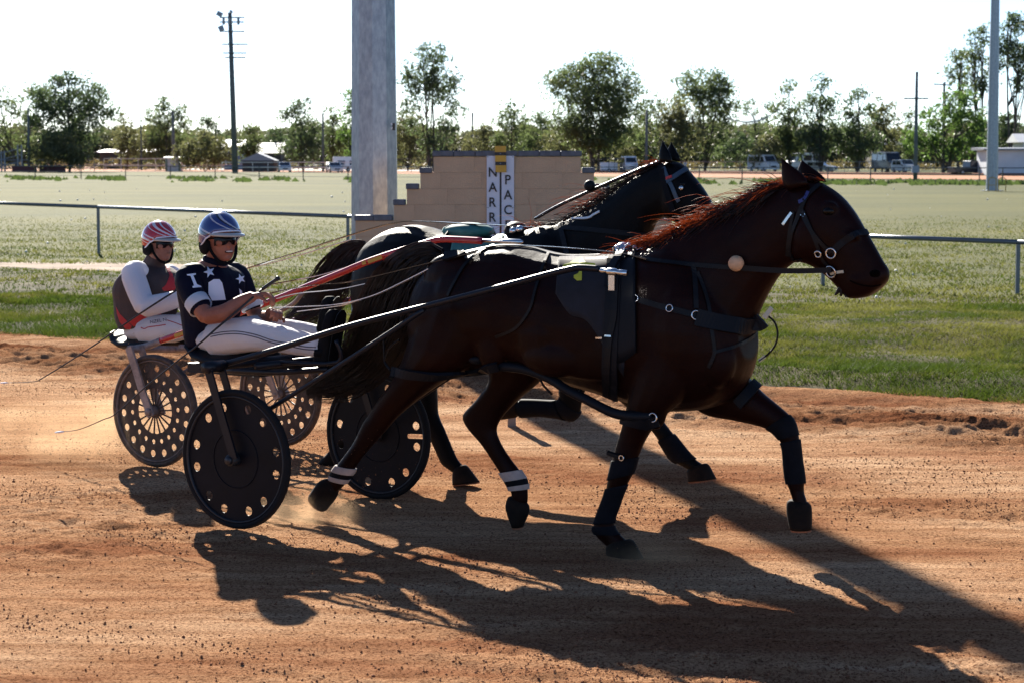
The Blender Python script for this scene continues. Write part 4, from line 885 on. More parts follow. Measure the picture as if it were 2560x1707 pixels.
def horse(PL, spec, label, coat, hair_m, tail_m):
    root = thing('horse', PL.loc(spec['t0'], 0, 0), label, 'horse', 'harness horses')
    mb = MB()
    loft_pairs(mb, PL, spec['torso'], 0.0, 24, 3, 0.92)
    loft_pairs(mb, PL, spec['neck'], 0.0, 20, 3)
    loft_pairs(mb, PL, spec['head'], 0.0, 18, 3, 0.88)
    for nm, (l, prs, hf) in spec['legs'].items(): loft_pairs(mb, PL, prs, l, 14, 3, 0.95)
    for (x, y, l, rx, ry, rz) in spec['muscles']: mb.ball(PL(x, y, l), (rx, ry, rz), 16, 10, Matrix.Rotation(math.atan2(PL.d.y, PL.d.x), 3, 'Z'))
    me = fuse(mb, 0.0095, 4); bv = bvh_of(me)
    body = link('body', shift(me, LOC[root.name]), coat, root, sm=True, fix=False)
    for nm, (l, prs, hf) in spec['legs'].items():
        f0 = hf[0]; mx_, my_ = (f0[0] + f0[2]) / 2, (f0[1] + f0[3]) / 2; g1 = hf[1]; vx, vy = mx_ - (g1[0] + g1[2]) / 2, my_ - (g1[1] + g1[3]) / 2; k_ = 0.35
        cor = (mx_ + (f0[0] - mx_) * .74 + vx * k_, my_ + (f0[1] - my_) * .74 + vy * k_, mx_ + (f0[2] - mx_) * .74 + vx * k_, my_ + (f0[3] - my_) * .74 + vy * k_, f0[4] * .74)
        q = MB(); rg = loft_pairs(q, PL, [cor] + list(hf), l, 16, 3, 0.95); h = obj('hoof', q, M_HOOF, root, sm=True)
        q = MB(); last = rg[-1]; c = sum(last, Vector()) / len(last); ax = (sum(rg[-1], Vector()) - sum(rg[-4], Vector())).normalized()
        q.rings([[p + (c - p) * 0.02 + ax * 0.001 for p in last], [p + (c - p) * 0.06 + ax * 0.008 for p in last]]); obj('sole', q, M_SOLE, h)
    for (tip, ba, bb, l, w) in spec['ears']:
        q = MB(); a = PL(*ba, l); b = PL(*bb, l); t = PL(*tip, l * 1.05); n = 12; rings = []
        for i in range(7):
            u = i / 6; c = ((a + b) / 2).lerp(t, u); hw = (a - b) / 2 * (1 - u) * (1 + 0.55 * math.sin(u * math.pi)); ww = w * (1 - u) ** 0.8 + 0.001
            rings.append([c + hw * math.cos(2 * math.pi * k / n) + PL.n * (ww * math.sin(2 * math.pi * k / n)) for k in range(n)])
        q.rings(rings); obj('ear', q, coat, root, sm=True)
    for (x, y, rr, nm, m) in spec['face']:
        c, nn = cast(bv, x, y)
        if c is not None:
            q = MB(); q.ball(c - nn * rr * 0.45, (rr * 1.15, rr * 0.9, rr * 0.8), 12, 8); obj(nm, q, m, root, sm=True)
    return root, bv

near_legs = {
 'hind_near': (0.15, [(1280, 780, 1050, 760, .13), (1225, 880, 1018, 880, .125), (1130, 940, 988, 945, .095), (1062, 985, 950, 996, .07), (1000, 1035, 925, 1035, .052), (962, 1078, 908, 1058, .044), (925, 1120, 886, 1103, .031), (897, 1155, 856, 1145, .029), (878, 1187, 833, 1176, .034), (858, 1215, 823, 1203, .027), (838, 1236, 812, 1210, .03)],
               [(845, 1226, 812, 1196, .036), (836, 1248, 797, 1204, .046), (812, 1277, 776, 1236, .052)]),
 'hind_far': (-0.13, [(1420, 800, 1220, 800, .11), (1398, 890, 1226, 900, .11), (1346, 955, 1224, 955, .085), (1296, 998, 1188, 1003, .062), (1256, 1042, 1158, 1036, .048), (1241, 1075, 1167, 1066, .04), (1256, 1115, 1204, 1110, .032), (1281, 1152, 1235, 1157, .029), (1312, 1195, 1265, 1203, .034), (1319, 1230, 1279, 1232, .029), (1318, 1258, 1280, 1250, .03)],
              [(1322, 1268, 1270, 1244, .036), (1318, 1288, 1267, 1272, .045), (1302, 1318, 1286, 1314, .046)]),
 'fore_near': (0.15, [(1760, 850, 1600, 850, .095), (1738, 940, 1582, 950, .095), (1698, 1005, 1572, 1005, .085), (1648, 1050, 1559, 1060, .062), (1616, 1094, 1546, 1100, .048), (1595, 1142, 1532, 1150, .044), (1585, 1175, 1523, 1190, .044), (1562, 1222, 1514, 1230, .034), (1546, 1268, 1502, 1262, .031), (1535, 1300, 1488, 1302, .033), (1540, 1326, 1483, 1325, .035), (1566, 1350, 1500, 1350, .029), (1575, 1366, 1520, 1366, .03)],
               [(1583, 1352, 1517, 1366, .040), (1596, 1376, 1518, 1384, .050), (1607, 1397, 1521, 1401, .056)]),
 'fore_far': (-0.14, [(1800, 850, 1720, 960, .095), (1862, 930, 1750, 1030, .085), (1904, 978, 1830, 1050, .07), (1945, 1012, 1890, 1063, .052), (1980, 1045, 1925, 1076, .045), (1993, 1080, 1946, 1095, .044), (1999, 1110, 1957, 1115, .036), (2005, 1160, 1961, 1160, .032), (2011, 1200, 1966, 1200, .034), (2009, 1226, 1976, 1228, .029), (2017, 1255, 1983, 1252, .029), (2016, 1268, 1984, 1266, .03)],
              [(2027, 1266, 1968, 1256, .040), (2028, 1292, 1970, 1288, .048), (2026, 1325, 1978, 1321, .052)]),
}
near_spec = dict(t0=1.6,
 torso=[(1062, 720, 1060, 800, .09), (1088, 672, 1062, 875, .19), (1132, 638, 1095, 925, .25), (1205, 618, 1175, 930, .275), (1290, 610, 1290, 925, .28), (1370, 628, 1380, 943, .28), (1450, 640, 1460, 970, .285), (1540, 634, 1560, 1000, .28), (1615, 620, 1650, 1026, .255), (1690, 604, 1740, 1026, .245), (1765, 640, 1812, 1006, .225), (1822, 720, 1858, 958, .175), (1866, 790, 1876, 900, .10)],
 neck=[(1600, 640, 1720, 960, .18), (1680, 588, 1850, 880, .155), (1760, 555, 1896, 780, .12), (1840, 522, 1926, 722, .098), (1900, 494, 1955, 682, .085), (1960, 464, 1990, 655, .078), (2000, 458, 2025, 640, .07)],
 head=[(2005, 446, 1972, 600, .065), (2056, 458, 1984, 642, .08), (2099, 486, 1998, 656, .098), (2134, 527, 2020, 662, .094), (2160, 570, 2048, 677, .077), (2187, 616, 2076, 700, .066), (2208, 654, 2096, 722, .061), (2222, 676, 2118, 745, .060), (2220, 700, 2146, 747, .048), (2206, 718, 2172, 742, .03)],
 legs=near_legs,
 muscles=[(1170, 770, 0.14, .26, .14, .25), (1700, 830, 0.14, .17, .12, .27), (1400, 830, 0.10, .3, .19, .24), (2028, 590, 0.062, .088, .04, .092), (2150, 700, 0.02, .07, .05, .045), (2100, 590, 0.058, .10, .02, .022), (2072, 520, 0.07, .045, .02, .03), (1660, 880, 0.195, .13, .05, .13), (1790, 900, 0.12, .10, .07, .13), (1130, 700, 0.18, .17, .06, .13), (1110, 850, 0.185, .13, .06, .16), (1230, 840, 0.205, .10, .05, .17), (1480, 860, 0.215, .32, .06, .17), (1390, 890, 0.22, .20, .07, .10), (1640, 1010, 0.165, .06, .045, .12)],
 ears=[((1952, 394), (2022, 462), (1970, 478), 0.055, 0.026), ((2003, 399), (2066, 456), (2004, 446), -0.055, 0.026)],
 face=[(2071, 530, 0.026, 'eye', M_EYE), (2188, 684, 0.024, 'nostril', M_NOST)])
HN, BN = horse(PN, near_spec, 'dark bay horse in black harness pulling the near sulky', M_BAY, M_HAIRB, M_HAIRK)

far_legs = {
 'hind_near': (0.17, [(1130, 780, 930, 780, .125), (1118, 860, 938, 870, .115), (1100, 920, 962, 930, .085), (1091, 955, 1002, 960, .065), (1092, 1000, 1040, 1005, .052), (1094, 1035, 1050, 1045, .046), (1110, 1070, 1067, 1080, .034), (1127, 1110, 1086, 1120, .031), (1142, 1145, 1104, 1158, .033), (1156, 1162, 1121, 1172, .031), (1166, 1172, 1134, 1182, .03)],
               [(1168, 1165, 1134, 1177, .036), (1182, 1184, 1133, 1192, .046), (1197, 1204, 1134, 1211, .052)]),
 'hind_far': (-0.13, [(1050, 800, 900, 780, .11), (1010, 880, 900, 890, .10), (960, 960, 892, 960, .065), (925, 1020, 872, 1015, .047), (890, 1080, 852, 1070, .034), (868, 1120, 832, 1115, .032), (858, 1135, 828, 1132, .03)],
              [(860, 1132, 826, 1126, .036), (850, 1150, 812, 1140, .046), (838, 1165, 800, 1155, .05)]),
 'fore_far': (-0.14, [(1560, 880, 1470, 900, .09), (1590, 940, 1510, 960, .08), (1622, 1000, 1572, 1020, .056), (1650, 1042, 1613, 1060, .044), (1666, 1064, 1636, 1082, .042), (1694, 1098, 1656, 1115, .033), (1724, 1135, 1678, 1148, .034), (1745, 1152, 1702, 1163, .031), (1760, 1162, 1722, 1174, .03), (1764, 1170, 1728, 1182, .03)],
              [(1770, 1160, 1718, 1177, .038), (1780, 1178, 1720, 1188, .048), (1789, 1196, 1722, 1203, .054)]),
 'fore_near': (0.14, [(1530, 860, 1450, 860, .085), (1492, 930, 1422, 930, .06), (1458, 985, 1398, 975, .048), (1449, 1030, 1402, 992, .044), (1430, 1050, 1394, 1002, .042), (1398, 1044, 1386, 1003, .034), (1350, 1038, 1346, 1001, .032), (1310, 1040, 1310, 1000, .034), (1286, 1040, 1288, 1002, .03)],
               [(1290, 1043, 1292, 998, .036), (1272, 1046, 1276, 1000, .046), (1245, 1050, 1250, 1006, .05)]),
}
far_spec = dict(t0=1.7,
 torso=[(915, 640, 912, 740, .09), (938, 600, 915, 800, .19), (990, 570, 958, 850, .25), (1050, 563, 1032, 860, .27), (1110, 580, 1110, 860, .27), (1180, 592, 1190, 880, .275), (1250, 588, 1270, 905, .265), (1320, 573, 1350, 925, .245), (1390, 563, 1420, 925, .23), (1450, 600, 1480, 900, .2), (1510, 670, 1520, 860, .15), (1545, 730, 1550, 810, .09)],
 neck=[(1310, 590, 1440, 860, .17), (1400, 558, 1535, 780, .145), (1470, 526, 1585, 690, .115), (1520, 493, 1616, 620, .096), (1570, 456, 1636, 562, .083), (1625, 422, 1660, 545, .075), (1662, 408, 1685, 540, .07)],
 head=[(1670, 402, 1655, 500, .062), (1702, 408, 1662, 540, .078), (1729, 437, 1675, 550, .088), (1754, 468, 1695, 560, .085), (1775, 501, 1720, 575, .07), (1797, 538, 1745, 595, .058), (1817, 568, 1762, 615, .053), (1829, 588, 1785, 632, .052), (1824, 606, 1808, 634, .04)],
 legs=far_legs,
 muscles=[(1010, 690, 0.12, .25, .14, .23), (1430, 740, 0.12, .16, .12, .25), (1210, 740, 0.08, .3, .19, .22)],
 ears=[((1656, 350), (1680, 408), (1650, 405), 0.05, 0.022), ((1678, 355), (1700, 405), (1668, 395), -0.05, 0.022)],
 face=[(1706, 460, 0.016, 'eye', M_EYE)])
HF, BF = horse(PF, far_spec, 'black horse in a blue bridle pulling the far sulky', M_BLK, M_HAIRK, M_HAIRK)

# ---- hair
def mane(PL, root, crest, n, length, m, seed, side=0.03, lift=0.35, name='mane', r0=0.0022):
    r = np.random.RandomState(seed); cr = catmull([(x, y, 0) for x, y in crest], 8); roots = []
    for _ in range(n):
        i = r.rand() * (len(cr) - 1.001); a = cr[int(i)]; b = cr[int(i) + 1]; p = a + (b - a) * (i % 1); roots.append((PL(p[0], p[1] + 6, r.randn() * 0.012), r.rand()))
    lock = [r.randn(3) for _ in range(40)]
    def gen(r_, rt):
        p, u = rt; k = lock[int(u * 39.9)]; L_ = length * (0.5 + 0.9 * r_.rand()); d = (-PL.d * (0.9 + 0.25 * k[0]) + PL.n * (side * 6 * (0.5 + 0.5 * k[1]) + 0.15 * r_.randn()) + Vector((0, 0, lift * (0.6 + 0.6 * r_.rand()) + 0.15 * k[2]))).normalized()
        pts = []; q = p.copy(); st = L_ / 7
        for i in range(8):
            pts.append(q.copy()); d = (d + Vector((0, 0, -0.17)) - PL.d * 0.10 + Vector(r_.randn(3)) * 0.10).normalized(); q = q + d * st
        return pts
    me = strands(r, roots, gen, r0); smooth(me); return link(name, shift(me, LOC[root.name]), m, root, fix=False)
mane(PN, HN, [(1605, 625), (1700, 586), (1800, 540), (1900, 494), (1968, 456)], 1900, 0.155, M_HAIRB, 1, 0.07, 0.10, r0=0.0024)
mane(PN, HN, [(1800, 556), (1870, 524), (1940, 482)], 60, 0.30, M_HAIRB, 2, 0.02, 0.60, r0=0.0018)
mane(PN, HN, [(1600, 630), (1700, 590), (1800, 545), (1900, 500), (1960, 468)], 1500, 0.15, M_HAIRK, 12, 0.11, 0.02, r0=0.0026)
mane(PN, HN, [(1590, 630), (1680, 596), (1780, 552)], 700, 0.17, M_HAIRB, 13, 0.05, 0.30, r0=0.0022)
mane(PN, HN, [(1820, 535), (1900, 498), (1960, 462)], 700, 0.13, M_HAIRK, 14, 0.03, 0.55, r0=0.0024)
mane(PN, HN, [(2000, 442), (2030, 440), (2060, 446)], 140, 0.16, M_HAIRB, 3, 0.02, 0.15, 'forelock')
mane(PN, HN, [(1955, 470), (1985, 455)], 160, 0.12, M_HAIRB, 8, 0.03, 0.35)
mane(PF, HF, [(1330, 578), (1420, 548), (1480, 520), (1540, 478), (1600, 436), (1655, 408)], 520, 0.13, M_HAIRK, 4, 0.03, 0.35)
mane(PF, HF, [(1480, 522), (1530, 488)], 50, 0.24, M_HAIRB, 5, 0.01, 0.75, r0=0.0016)
mane(PF, HF, [(1320, 578), (1370, 566)], 50, 0.2, M_HAIRB, 6, 0.01, 0.6, r0=0.0016)
mane(PF, HF, [(1645, 410), (1662, 402)], 60, 0.12, M_HAIRB, 7, 0.01, 0.5, r0=0.0016)
def tail(PL, root, mid, half, n, m, seed, l=0.0, r0=0.0030):
    r = np.random.RandomState(seed); md = catmull([(x, y, w) for (x, y), w in zip(mid, half)], 4)
    def gen(r_, rt):
        a, b, L_ = rt; pts = []; N = len(md); end = max(6, int(N * L_)); wob = r_.randn(3) * 0.8; 
        for i in range(0, end, 2):
            x, y, w = md[i]; x2, y2, _ = md[min(i + 1, N - 1)]; x1, y1, _ = md[max(i - 1, 0)]; t = np.array([x2 - x1, y2 - y1]); t = t / (np.linalg.norm(t) + 1e-6); s = np.array([-t[1], t[0]])
            k = a + 0.10 * math.sin(i * 0.35 + wob[0] * 3); p = PL(x + s[0] * w * k, y + s[1] * w * k, l + b * w * 0.0016 * (0.6 + 0.4 * i / N) + 0.003 * r_.randn()); pts.append(p)
        return pts
    roots = [(np.clip(r.randn() * 0.55, -1.25, 1.25), np.clip(r.randn() * 0.7, -1.5, 1.5), 0.62 + 0.38 * r.rand() ** 0.6) for _ in range(n)]
    me = strands(r, roots, gen, r0); smooth(me); return link('tail', shift(me, LOC[root.name]), m, root, fix=False)
tail(PN, HN, [(1110, 650), (1080, 640), (1040, 662), (1000, 715), (965, 790), (930, 870), (890, 925), (840, 958), (790, 972), (745, 982)], [10, 26, 42, 56, 62, 58, 48, 38, 26, 16], 1500, M_HAIRK, 21)
tail(PF, HF, [(915, 615), (890, 622), (862, 650), (838, 690), (815, 735), (780, 770), (735, 795), (700, 805)], [8, 18, 30, 40, 44, 42, 34, 24], 800, M_HAIRK, 22)
# ------------------------------------------------------------------ harness on the near horse
def tack(root, bv, name, px, width, m=M_LEATH, thick=0.005, lift=0.003, fall=None):
    q = strap(bv, px, width, thick, lift, fall=fall)
    return obj(name, q, m, root) if q.v else None
def fall_n(l): return lambda x, y: PN(x, y, l)
def ring_at(root, bv, x, y, R, r_, l=None, PL=PN, name='ring'):
    c, nn = cast(bv, x, y)
    if c is None: c = PL(x, y, l or 0.2); nn = PL.n
    return obj(name, torus(c + nn * 0.012, nn, R, r_), M_STEEL, root, sm=True)
# saddle, girth, cloth
cl_px = [(1392, 655), (1388, 700), (1398, 745), (1425, 780), (1470, 800), (1520, 812), (1545, 860)]
def patch(bv, top, bot, n, m, lift=0.006):
    """a cloth panel: rows of pixels between two polylines laid onto the body"""
    a = catmull([(x, y, 0) for x, y in top], n); b = catmull([(x, y, 0) for x, y in bot], n); k = min(len(a), len(b)); rows = []
    for i in range(k):
        row = []
        for j in range(m + 1):
            p = a[i] + (b[i] - a[i]) * j / m; c, nn = cast(bv, p[0], p[1])
            row.append((c + nn * lift, nn) if c is not None else None)
        rows.append(row)
    # fill misses from neighbours
    for row in rows:
        good = [x for x in row if x is not None]
        if not good: continue
        for j in range(len(row)):
            if row[j] is None: row[j] = min(((abs(j - i), x) for i, x in enumerate(row) if x is not None), key=lambda t: t[0])[1]
    rows = [r_ for r_ in rows if r_[0] is not None]
    q = MB(); W_ = m + 1; vs = [c for r_ in rows for c, _ in r_] + [c - nn * (lift - 0.001) for r_ in rows for c, nn in r_]; H_ = len(rows); off = W_ * H_; fs = []
    for i in range(H_ - 1):
        for j in range(m):
            a0 = i * W_ + j; fs.append((a0, a0 + 1, a0 + W_ + 1, a0 + W_)); fs.append((off + a0, off + a0 + W_, off + a0 + W_ + 1, off + a0 + 1))
    bd = [i * W_ for i in range(H_)] + [(H_ - 1) * W_ + j for j in range(1, W_)] + [i * W_ + m for i in range(H_ - 2, -1, -1)] + [j for j in range(m - 1, 0, -1)]
    for i in range(len(bd)):
        u, v = bd[i], bd[(i + 1) % len(bd)]; fs.append((u, v, off + v, off + u))
    return q.add(vs, fs)
cloth = obj('saddle_cloth', patch(BN, [(1398, 645), (1440, 642), (1490, 640), (1540, 640), (1575, 644)], [(1390, 735), (1425, 785), (1470, 805), (1520, 880), (1560, 940)], 6, 10, 0.007), M_CLOTH, HN, sm=True)
obj('saddle_pad', patch(BN, [(1520, 636), (1550, 633), (1590, 632)], [(1528, 880), (1552, 905), (1592, 880)], 5, 10, 0.018), M_LEATHG, HN, sm=True)
tack(HN, BN, 'girth', [(1540, 650), (1535, 760), (1530, 850), (1527, 930), (1530, 988)], 0.075, M_LEATHG, 0.01, 0.012)
tack(HN, BN, 'girth_strap', [(1552, 640), (1545, 700), (1540, 790), (1530, 840), (1524, 900), (1520, 980)], 0.03, M_LEATH, 0.006, 0.024)
for x, y in ((1505, 842), (1527, 839)): tack(HN, BN, 'buckle', [(x - 8, y), (x + 8, y + 2)], 0.008, M_STEEL, 0.006, 0.03)
def cloth_number(px):
    q = MB(); vs = []
    for x, y in px:
        c, nn = cast(BN, x, y); vs.append((c or PN(x, y, .28)) + (nn or PN.n) * 0.011)
    c = sum(vs, Vector()) / len(vs); n = len(vs); q.add(vs + [c + PN.n * 0.002], [(i, (i + 1) % n, n) for i in range(n)]); return q
obj('number_patch', cloth_number([(1410, 666), (1425, 662), (1438, 654), (1444, 650), (1456, 648), (1460, 655), (1466, 661), (1490, 663), (1491, 672), (1470, 674), (1430, 673), (1408, 674)]), M_NUM, HN)
obj('number_patch', cloth_number([(1450, 683), (1457, 682), (1457, 704), (1445, 705), (1437, 698), (1437, 692), (1447, 688)]), M_NUM, HN)
# saddle fittings
q = MB(); c, nn = cast(BN, 1556, 642); top = PN(1560, 632, 0.02)
q.ball(top, (0.055, 0.05, 0.05), 12, 8); q.tube([PN(1556, 640, .08), PN(1562, 618, .05), PN(1572, 610, .05), PN(1578, 616, .05)], 0.008, 6); q.tube([PN(1538, 642, .08), PN(1534, 620, .08), PN(1541, 615, .08), PN(1547, 622, .08)], 0.007, 6)
obj('saddle_hook', q, M_STEEL, HN, sm=True)
for (x, y) in ((1588, 620), (1598, 626), (1606, 622)):
    q = MB(); q.ball(PN(x, y, 0.04), (0.018, 0.015, 0.012), 8, 6); obj('stud', q, M_STEEL, HN, sm=True)
tack(HN, BN, 'shaft_strap', [(1558, 645), (1542, 668), (1532, 690), (1528, 722)], 0.04, M_LEATHG, 0.008, 0.03)
q = MB(); p = PN(1531, 706, 0.335); Mr = Matrix.Rotation(math.atan2(PN.d.y, PN.d.x), 3, 'Z'); q.box(p, (0.032, 0.02, 0.075), Mr); obj('shaft_buckle', q, M_STEEL, HN)
# breastplate and neck straps
ring_at(HN, BN, 1559, 735, 0.015, 0.003); ring_at(HN, BN, 1591, 748, 0.015, 0.003); ring_at(HN, BN, 1676, 772, 0.016, 0.003); ring_at(HN, BN, 1739, 789, 0.020, 0.0035)
tack(HN, BN, 'breast_link', [(1562, 736), (1576, 742), (1590, 747)], 0.010, M_STEEL)
tack(HN, BN, 'breast_strap', [(1594, 749), (1640, 763), (1676, 772), (1710, 781), (1740, 790)], 0.026)
tack(HN, BN, 'breastplate', [(1740, 793), (1790, 806), (1840, 815), (1880, 813), (1900, 806), (1908, 800)], 0.075, M_LEATHG, 0.012, 0.004, fall_n(0.0))
tack(HN, BN, 'neck_strap', [(1735, 665), (1738, 720), (1740, 772)], 0.022)
tack(HN, BN, 'neck_strap', [(1745, 680), (1770, 760), (1778, 820), (1786, 880), (1772, 918)], 0.016)
tack(HN, BN, 'neck_strap', [(1788, 880), (1830, 868), (1870, 848), (1898, 826)], 0.014)
M_CREAM = mat('cream_strap', (0.55, 0.53, 0.42), 0.5)
q = ribbon([PN(1911, 795, 0.02), PN(1918, 785, 0.02), PN(1930, 770, 0.02)], 0.022, 0.006); obj('strap_end', q, M_CREAM, HN)
q = MB(); q.tube(spline([PN(1922, 792, .02), PN(1936, 805, .02), PN(1944, 830, .02), PN(1940, 858, .02), PN(1925, 880, .02), PN(1908, 895, .02), PN(1897, 902, .02)], 4), 0.005, 6); obj('loose_strap', q, M_LEATH, HN, sm=True)
q = ribbon([PN(1913, 890, .02), PN(1897, 902, .02)], 0.014, 0.008, sub=1); obj('strap_end', q, M_CREAM, HN)
# thin hip straps and hobbles
tack(HN, BN, 'hip_strap', [(1372, 632), (1362, 655), (1350, 690), (1338, 730), (1325, 775), (1290, 820), (1240, 842)], 0.014)
tack(HN, BN, 'hip_strap', [(1238, 612), (1200, 632), (1165, 660), (1140, 700), (1120, 740)], 0.016)
tack(HN, BN, 'back_strap', [(1148, 640), (1200, 625), (1260, 616), (1330, 622), (1400, 640), (1500, 640)], 0.02, M_LEATH)
tack(HN, BN, 'crupper', [(1112, 645), (1135, 640), (1155, 638)], 0.05, M_LEATHG, 0.014)
tack(HN, BN, 'hobble', [(982, 928), (1020, 934), (1080, 936), (1140, 930), (1200, 922), (1245, 912)], 0.045, M_LEATHG, 0.018, 0.006, fall_n(0.22))
q = MB(); q.tube(spline([PN(1240, 914, .2), PN(1310, 922, .2), PN(1372, 945, .2), PN(1420, 975, .21), PN(1470, 1000, .22), PN(1530, 1030, .22), PN(1580, 1040, .23), PN(1630, 1040, .2)], 4), 0.024, 8); obj('hobble_tube', q, M_LEATHG, HN, sm=True)
tack(HN, BN, 'hobble', [(1562, 1046), (1590, 1052), (1620, 1056), (1645, 1048)], 0.05, M_LEATHG, 0.018, 0.006, fall_n(0.2))
q = torus(PN(1632, 1043, 0.22), PN.n, 0.02, 0.004); obj('ring', q, M_STEEL, HN, sm=True)
q = MB(); q.tube([PN(1350, 945, .2), PN(1358, 962, .2), PN(1380, 985, .2)], 0.006, 5); q.tube([PN(1446, 972, .2), PN(1437, 988, .2), PN(1452, 975, .22)], 0.008, 5); obj('hobble_hanger', q, M_LEATH, HN)
q = MB(); q.tube(spline([PN(958, 830, .2), PN(960, 880, .2), PN(962, 905, .2), PN(976, 925, .22)], 4), 0.006, 5); q.tube(spline([PN(960, 905, .2), PN(972, 872, .2), PN(998, 850, .2)], 4), 0.006, 5); obj('hobble_hanger', q, M_LEATH, HN)
tack(HN, BN, 'hobble', [(1846, 1010), (1870, 985), (1888, 962)], 0.05, M_LEATHG, 0.018, 0.006)
q = MB(); c, nn = cast(BN, 1160, 915); q.ball(PN(1195, 898, .18), (0.05, 0.03, 0.025), 10, 6); obj('hobble_buckle', q, M_LEATHG, HN, sm=True)
# boots and bandages
def sleeve(root, PL, prs, l, grow, m, name, caps=True):
    q = MB(); P_ = []
    for p in prs:
        cx, cy = (p[0] + p[2]) / 2, (p[1] + p[3]) / 2; P_.append((cx + (p[0] - cx) * grow, cy + (p[1] - cy) * grow, cx + (p[2] - cx) * grow, cy + (p[3] - cy) * grow, p[4] * grow))
    loft_pairs(q, PL, P_, l, 16, 3, 0.95); return obj(name, q, m, root, sm=True)
def cut(prs, a, b):                           # part of a leg outline between fractions of its station index
    c = catmull(prs, 8); n = len(c) - 1; i0 = int(round(a / (len(prs) - 1) * n)); i1 = int(round(b / (len(prs) - 1) * n)); k = max(1, (i1 - i0) // 4)
    return [tuple(c[i]) for i in list(range(i0, i1, k)) + [i1]]
L_ = near_legs
for nm in ('hind_near', 'hind_far'):
    l, prs, hf = L_[nm]
    sleeve(HN, PN, cut(prs, 7.55, 7.95), l, 1.16, M_BAND, 'bandage'); sleeve(HN, PN, cut(prs, 8.0, 8.35), l, 1.13, M_BOOT, 'bandage'); sleeve(HN, PN, cut(prs, 8.4, 8.75), l, 1.18, M_BAND, 'bandage')
l, prs, hf = L_['fore_near']
sleeve(HN, PN, cut(prs, 6.8, 9.3), l, 1.10, M_BOOT, 'shin_boot'); sleeve(HN, PN, cut(prs, 5.0, 6.3), l, 1.06, M_BOOT, 'knee_boot'); sleeve(HN, PN, cut(prs, 9.5, 10.4), l, 1.07, M_BOOT, 'fetlock_boot')
q = MB(); q.tube([PN(1519, 1131, .2), PN(1560, 1145, .2)], 0.012, 6); obj('knee_boot_strap', q, M_LEATH, HN); obj('ring', torus(PN(1553, 1144, .215), PN.n, 0.012, 0.003), M_STEEL, HN)
l, prs, hf = L_['fore_far']
sleeve(HN, PN, cut(prs, 5.6, 8.3), l, 1.12, M_BOOT, 'shin_boot'); sleeve(HN, PN, cut(prs, 3.8, 5.2), l, 1.07, M_BOOT, 'knee_boot')
# bridle
tack(HN, BN, 'head_strap', [(2062, 455), (2040, 470), (2018, 492), (2005, 520), (1990, 560), (1975, 600), (1970, 640)], 0.022)
M_BROW = mat('blue_browband', (0.02, 0.03, 0.16), 0.4)
tack(HN, BN, 'browband', [(1998, 506), (2012, 498), (2022, 480)], 0.016, M_BROW)
tack(HN, BN, 'cheek_strap', [(2005, 520), (2012, 545), (2030, 580), (2055, 610), (2078, 632)], 0.018)
tack(HN, BN, 'noseband', [(2170, 582), (2150, 584), (2125, 594), (2100, 612), (2080, 632)], 0.030, M_LEATHG)
tack(HN, BN, 'cheek_strap', [(2010, 530), (2030, 580), (2045, 618), (2058, 650), (2078, 672)], 0.016)
tack(HN, BN, 'throat_latch', [(1985, 530), (1975, 580), (1972, 620), (1985, 650), (2005, 648)], 0.014)
for (x, y, R) in ((2079, 633, 0.022), (2047, 634, 0.014), (2080, 678, 0.026)): ring_at(HN, BN, x, y, R, 0.004)
tack(HN, BN, 'buckle', [(1958, 562), (1970, 545), (1980, 532)], 0.012, M_STEEL); tack(HN, BN, 'buckle', [(2005, 535), (2014, 540)], 0.016, M_STEEL)
tack(HN, BN, 'bit', [(2078, 684), (2098, 680), (2110, 679)], 0.012, M_CREAM)
q = MB(); 
for k in range(3): q.tube([PN(2108 + k * 2, 712, .03), PN(2096 + k * 8, 728, .03), PN(2088 + k * 14, 738 + 3 * k, .03)], [0.012, 0.010, 0.005], 6)
obj('tongue_tie', q, M_LEATH, HN)
tack(HN, BN, 'mouth_line', [(2203, 712), (2180, 716), (2150, 712), (2125, 702)], 0.006, M_NOST, 0.001, 0.001)
# the pale ball on the neck cord
M_BALL = mat('tan_ball', (0.52, 0.33, 0.20), 0.7, var=0.25, vscale=12)
c, nn = cast(BN, 1846, 659); q = MB(); q.ball(c + nn * 0.032, 0.036, 20, 14); obj('cord_ball', q, M_BALL, HN, sm=True)
# reins: near side, driver's hand to saddle to bit
M_REIN = mat('rein_vinyl', (0.010, 0.011, 0.014), 0.22, spec=0.5, coat=0.3)
M_REINP = mat('rein_pale_glare', (0.75, 0.75, 0.76), 0.25, spec=0.8, coat=0.8)  # near-white colour paints sun glare onto the dark reins
def rein(root, pts, w, m, name='rein', th=0.004): return obj(name, ribbon(pts, w, th, sub=6), m, root)
def flat_ribbon(pts, w, th, sub=6):
    pts = spline(pts, sub); rings = []
    for i, c in enumerate(pts):
        a = pts[max(i - 1, 0)]; b = pts[min(i + 1, len(pts) - 1)]; t = (b - a).normalized(); s = t.cross(Vector((0, 0, 1))).normalized(); u = s.cross(t)
        rings.append([c + s * w / 2, c + s * w / 2 + u * th, c - s * w / 2 + u * th, c - s * w / 2])
    return MB().rings(rings)
HAND_N = (672, 752); 
obj('rein', flat_ribbon([PN(690, 770, .08), PN(760, 768, .14), PN(845, 762, .18), PN(930, 742, .2), PN(1010, 706, .2), PN(1100, 660, .2)], 0.024, 0.004), M_REINP, HN)
obj('rein', flat_ribbon([PN(675, 735, .05), PN(770, 716, .12), PN(860, 708, .14), PN(950, 690, .17), PN(1050, 665, .2), PN(1155, 640, .2), PN(1230, 617, .16), PN(1320, 616, .16), PN(1450, 624, .16), PN(1560, 636, .12), PN(1620, 650, .16)], 0.026, 0.004), M_REIN, HN)
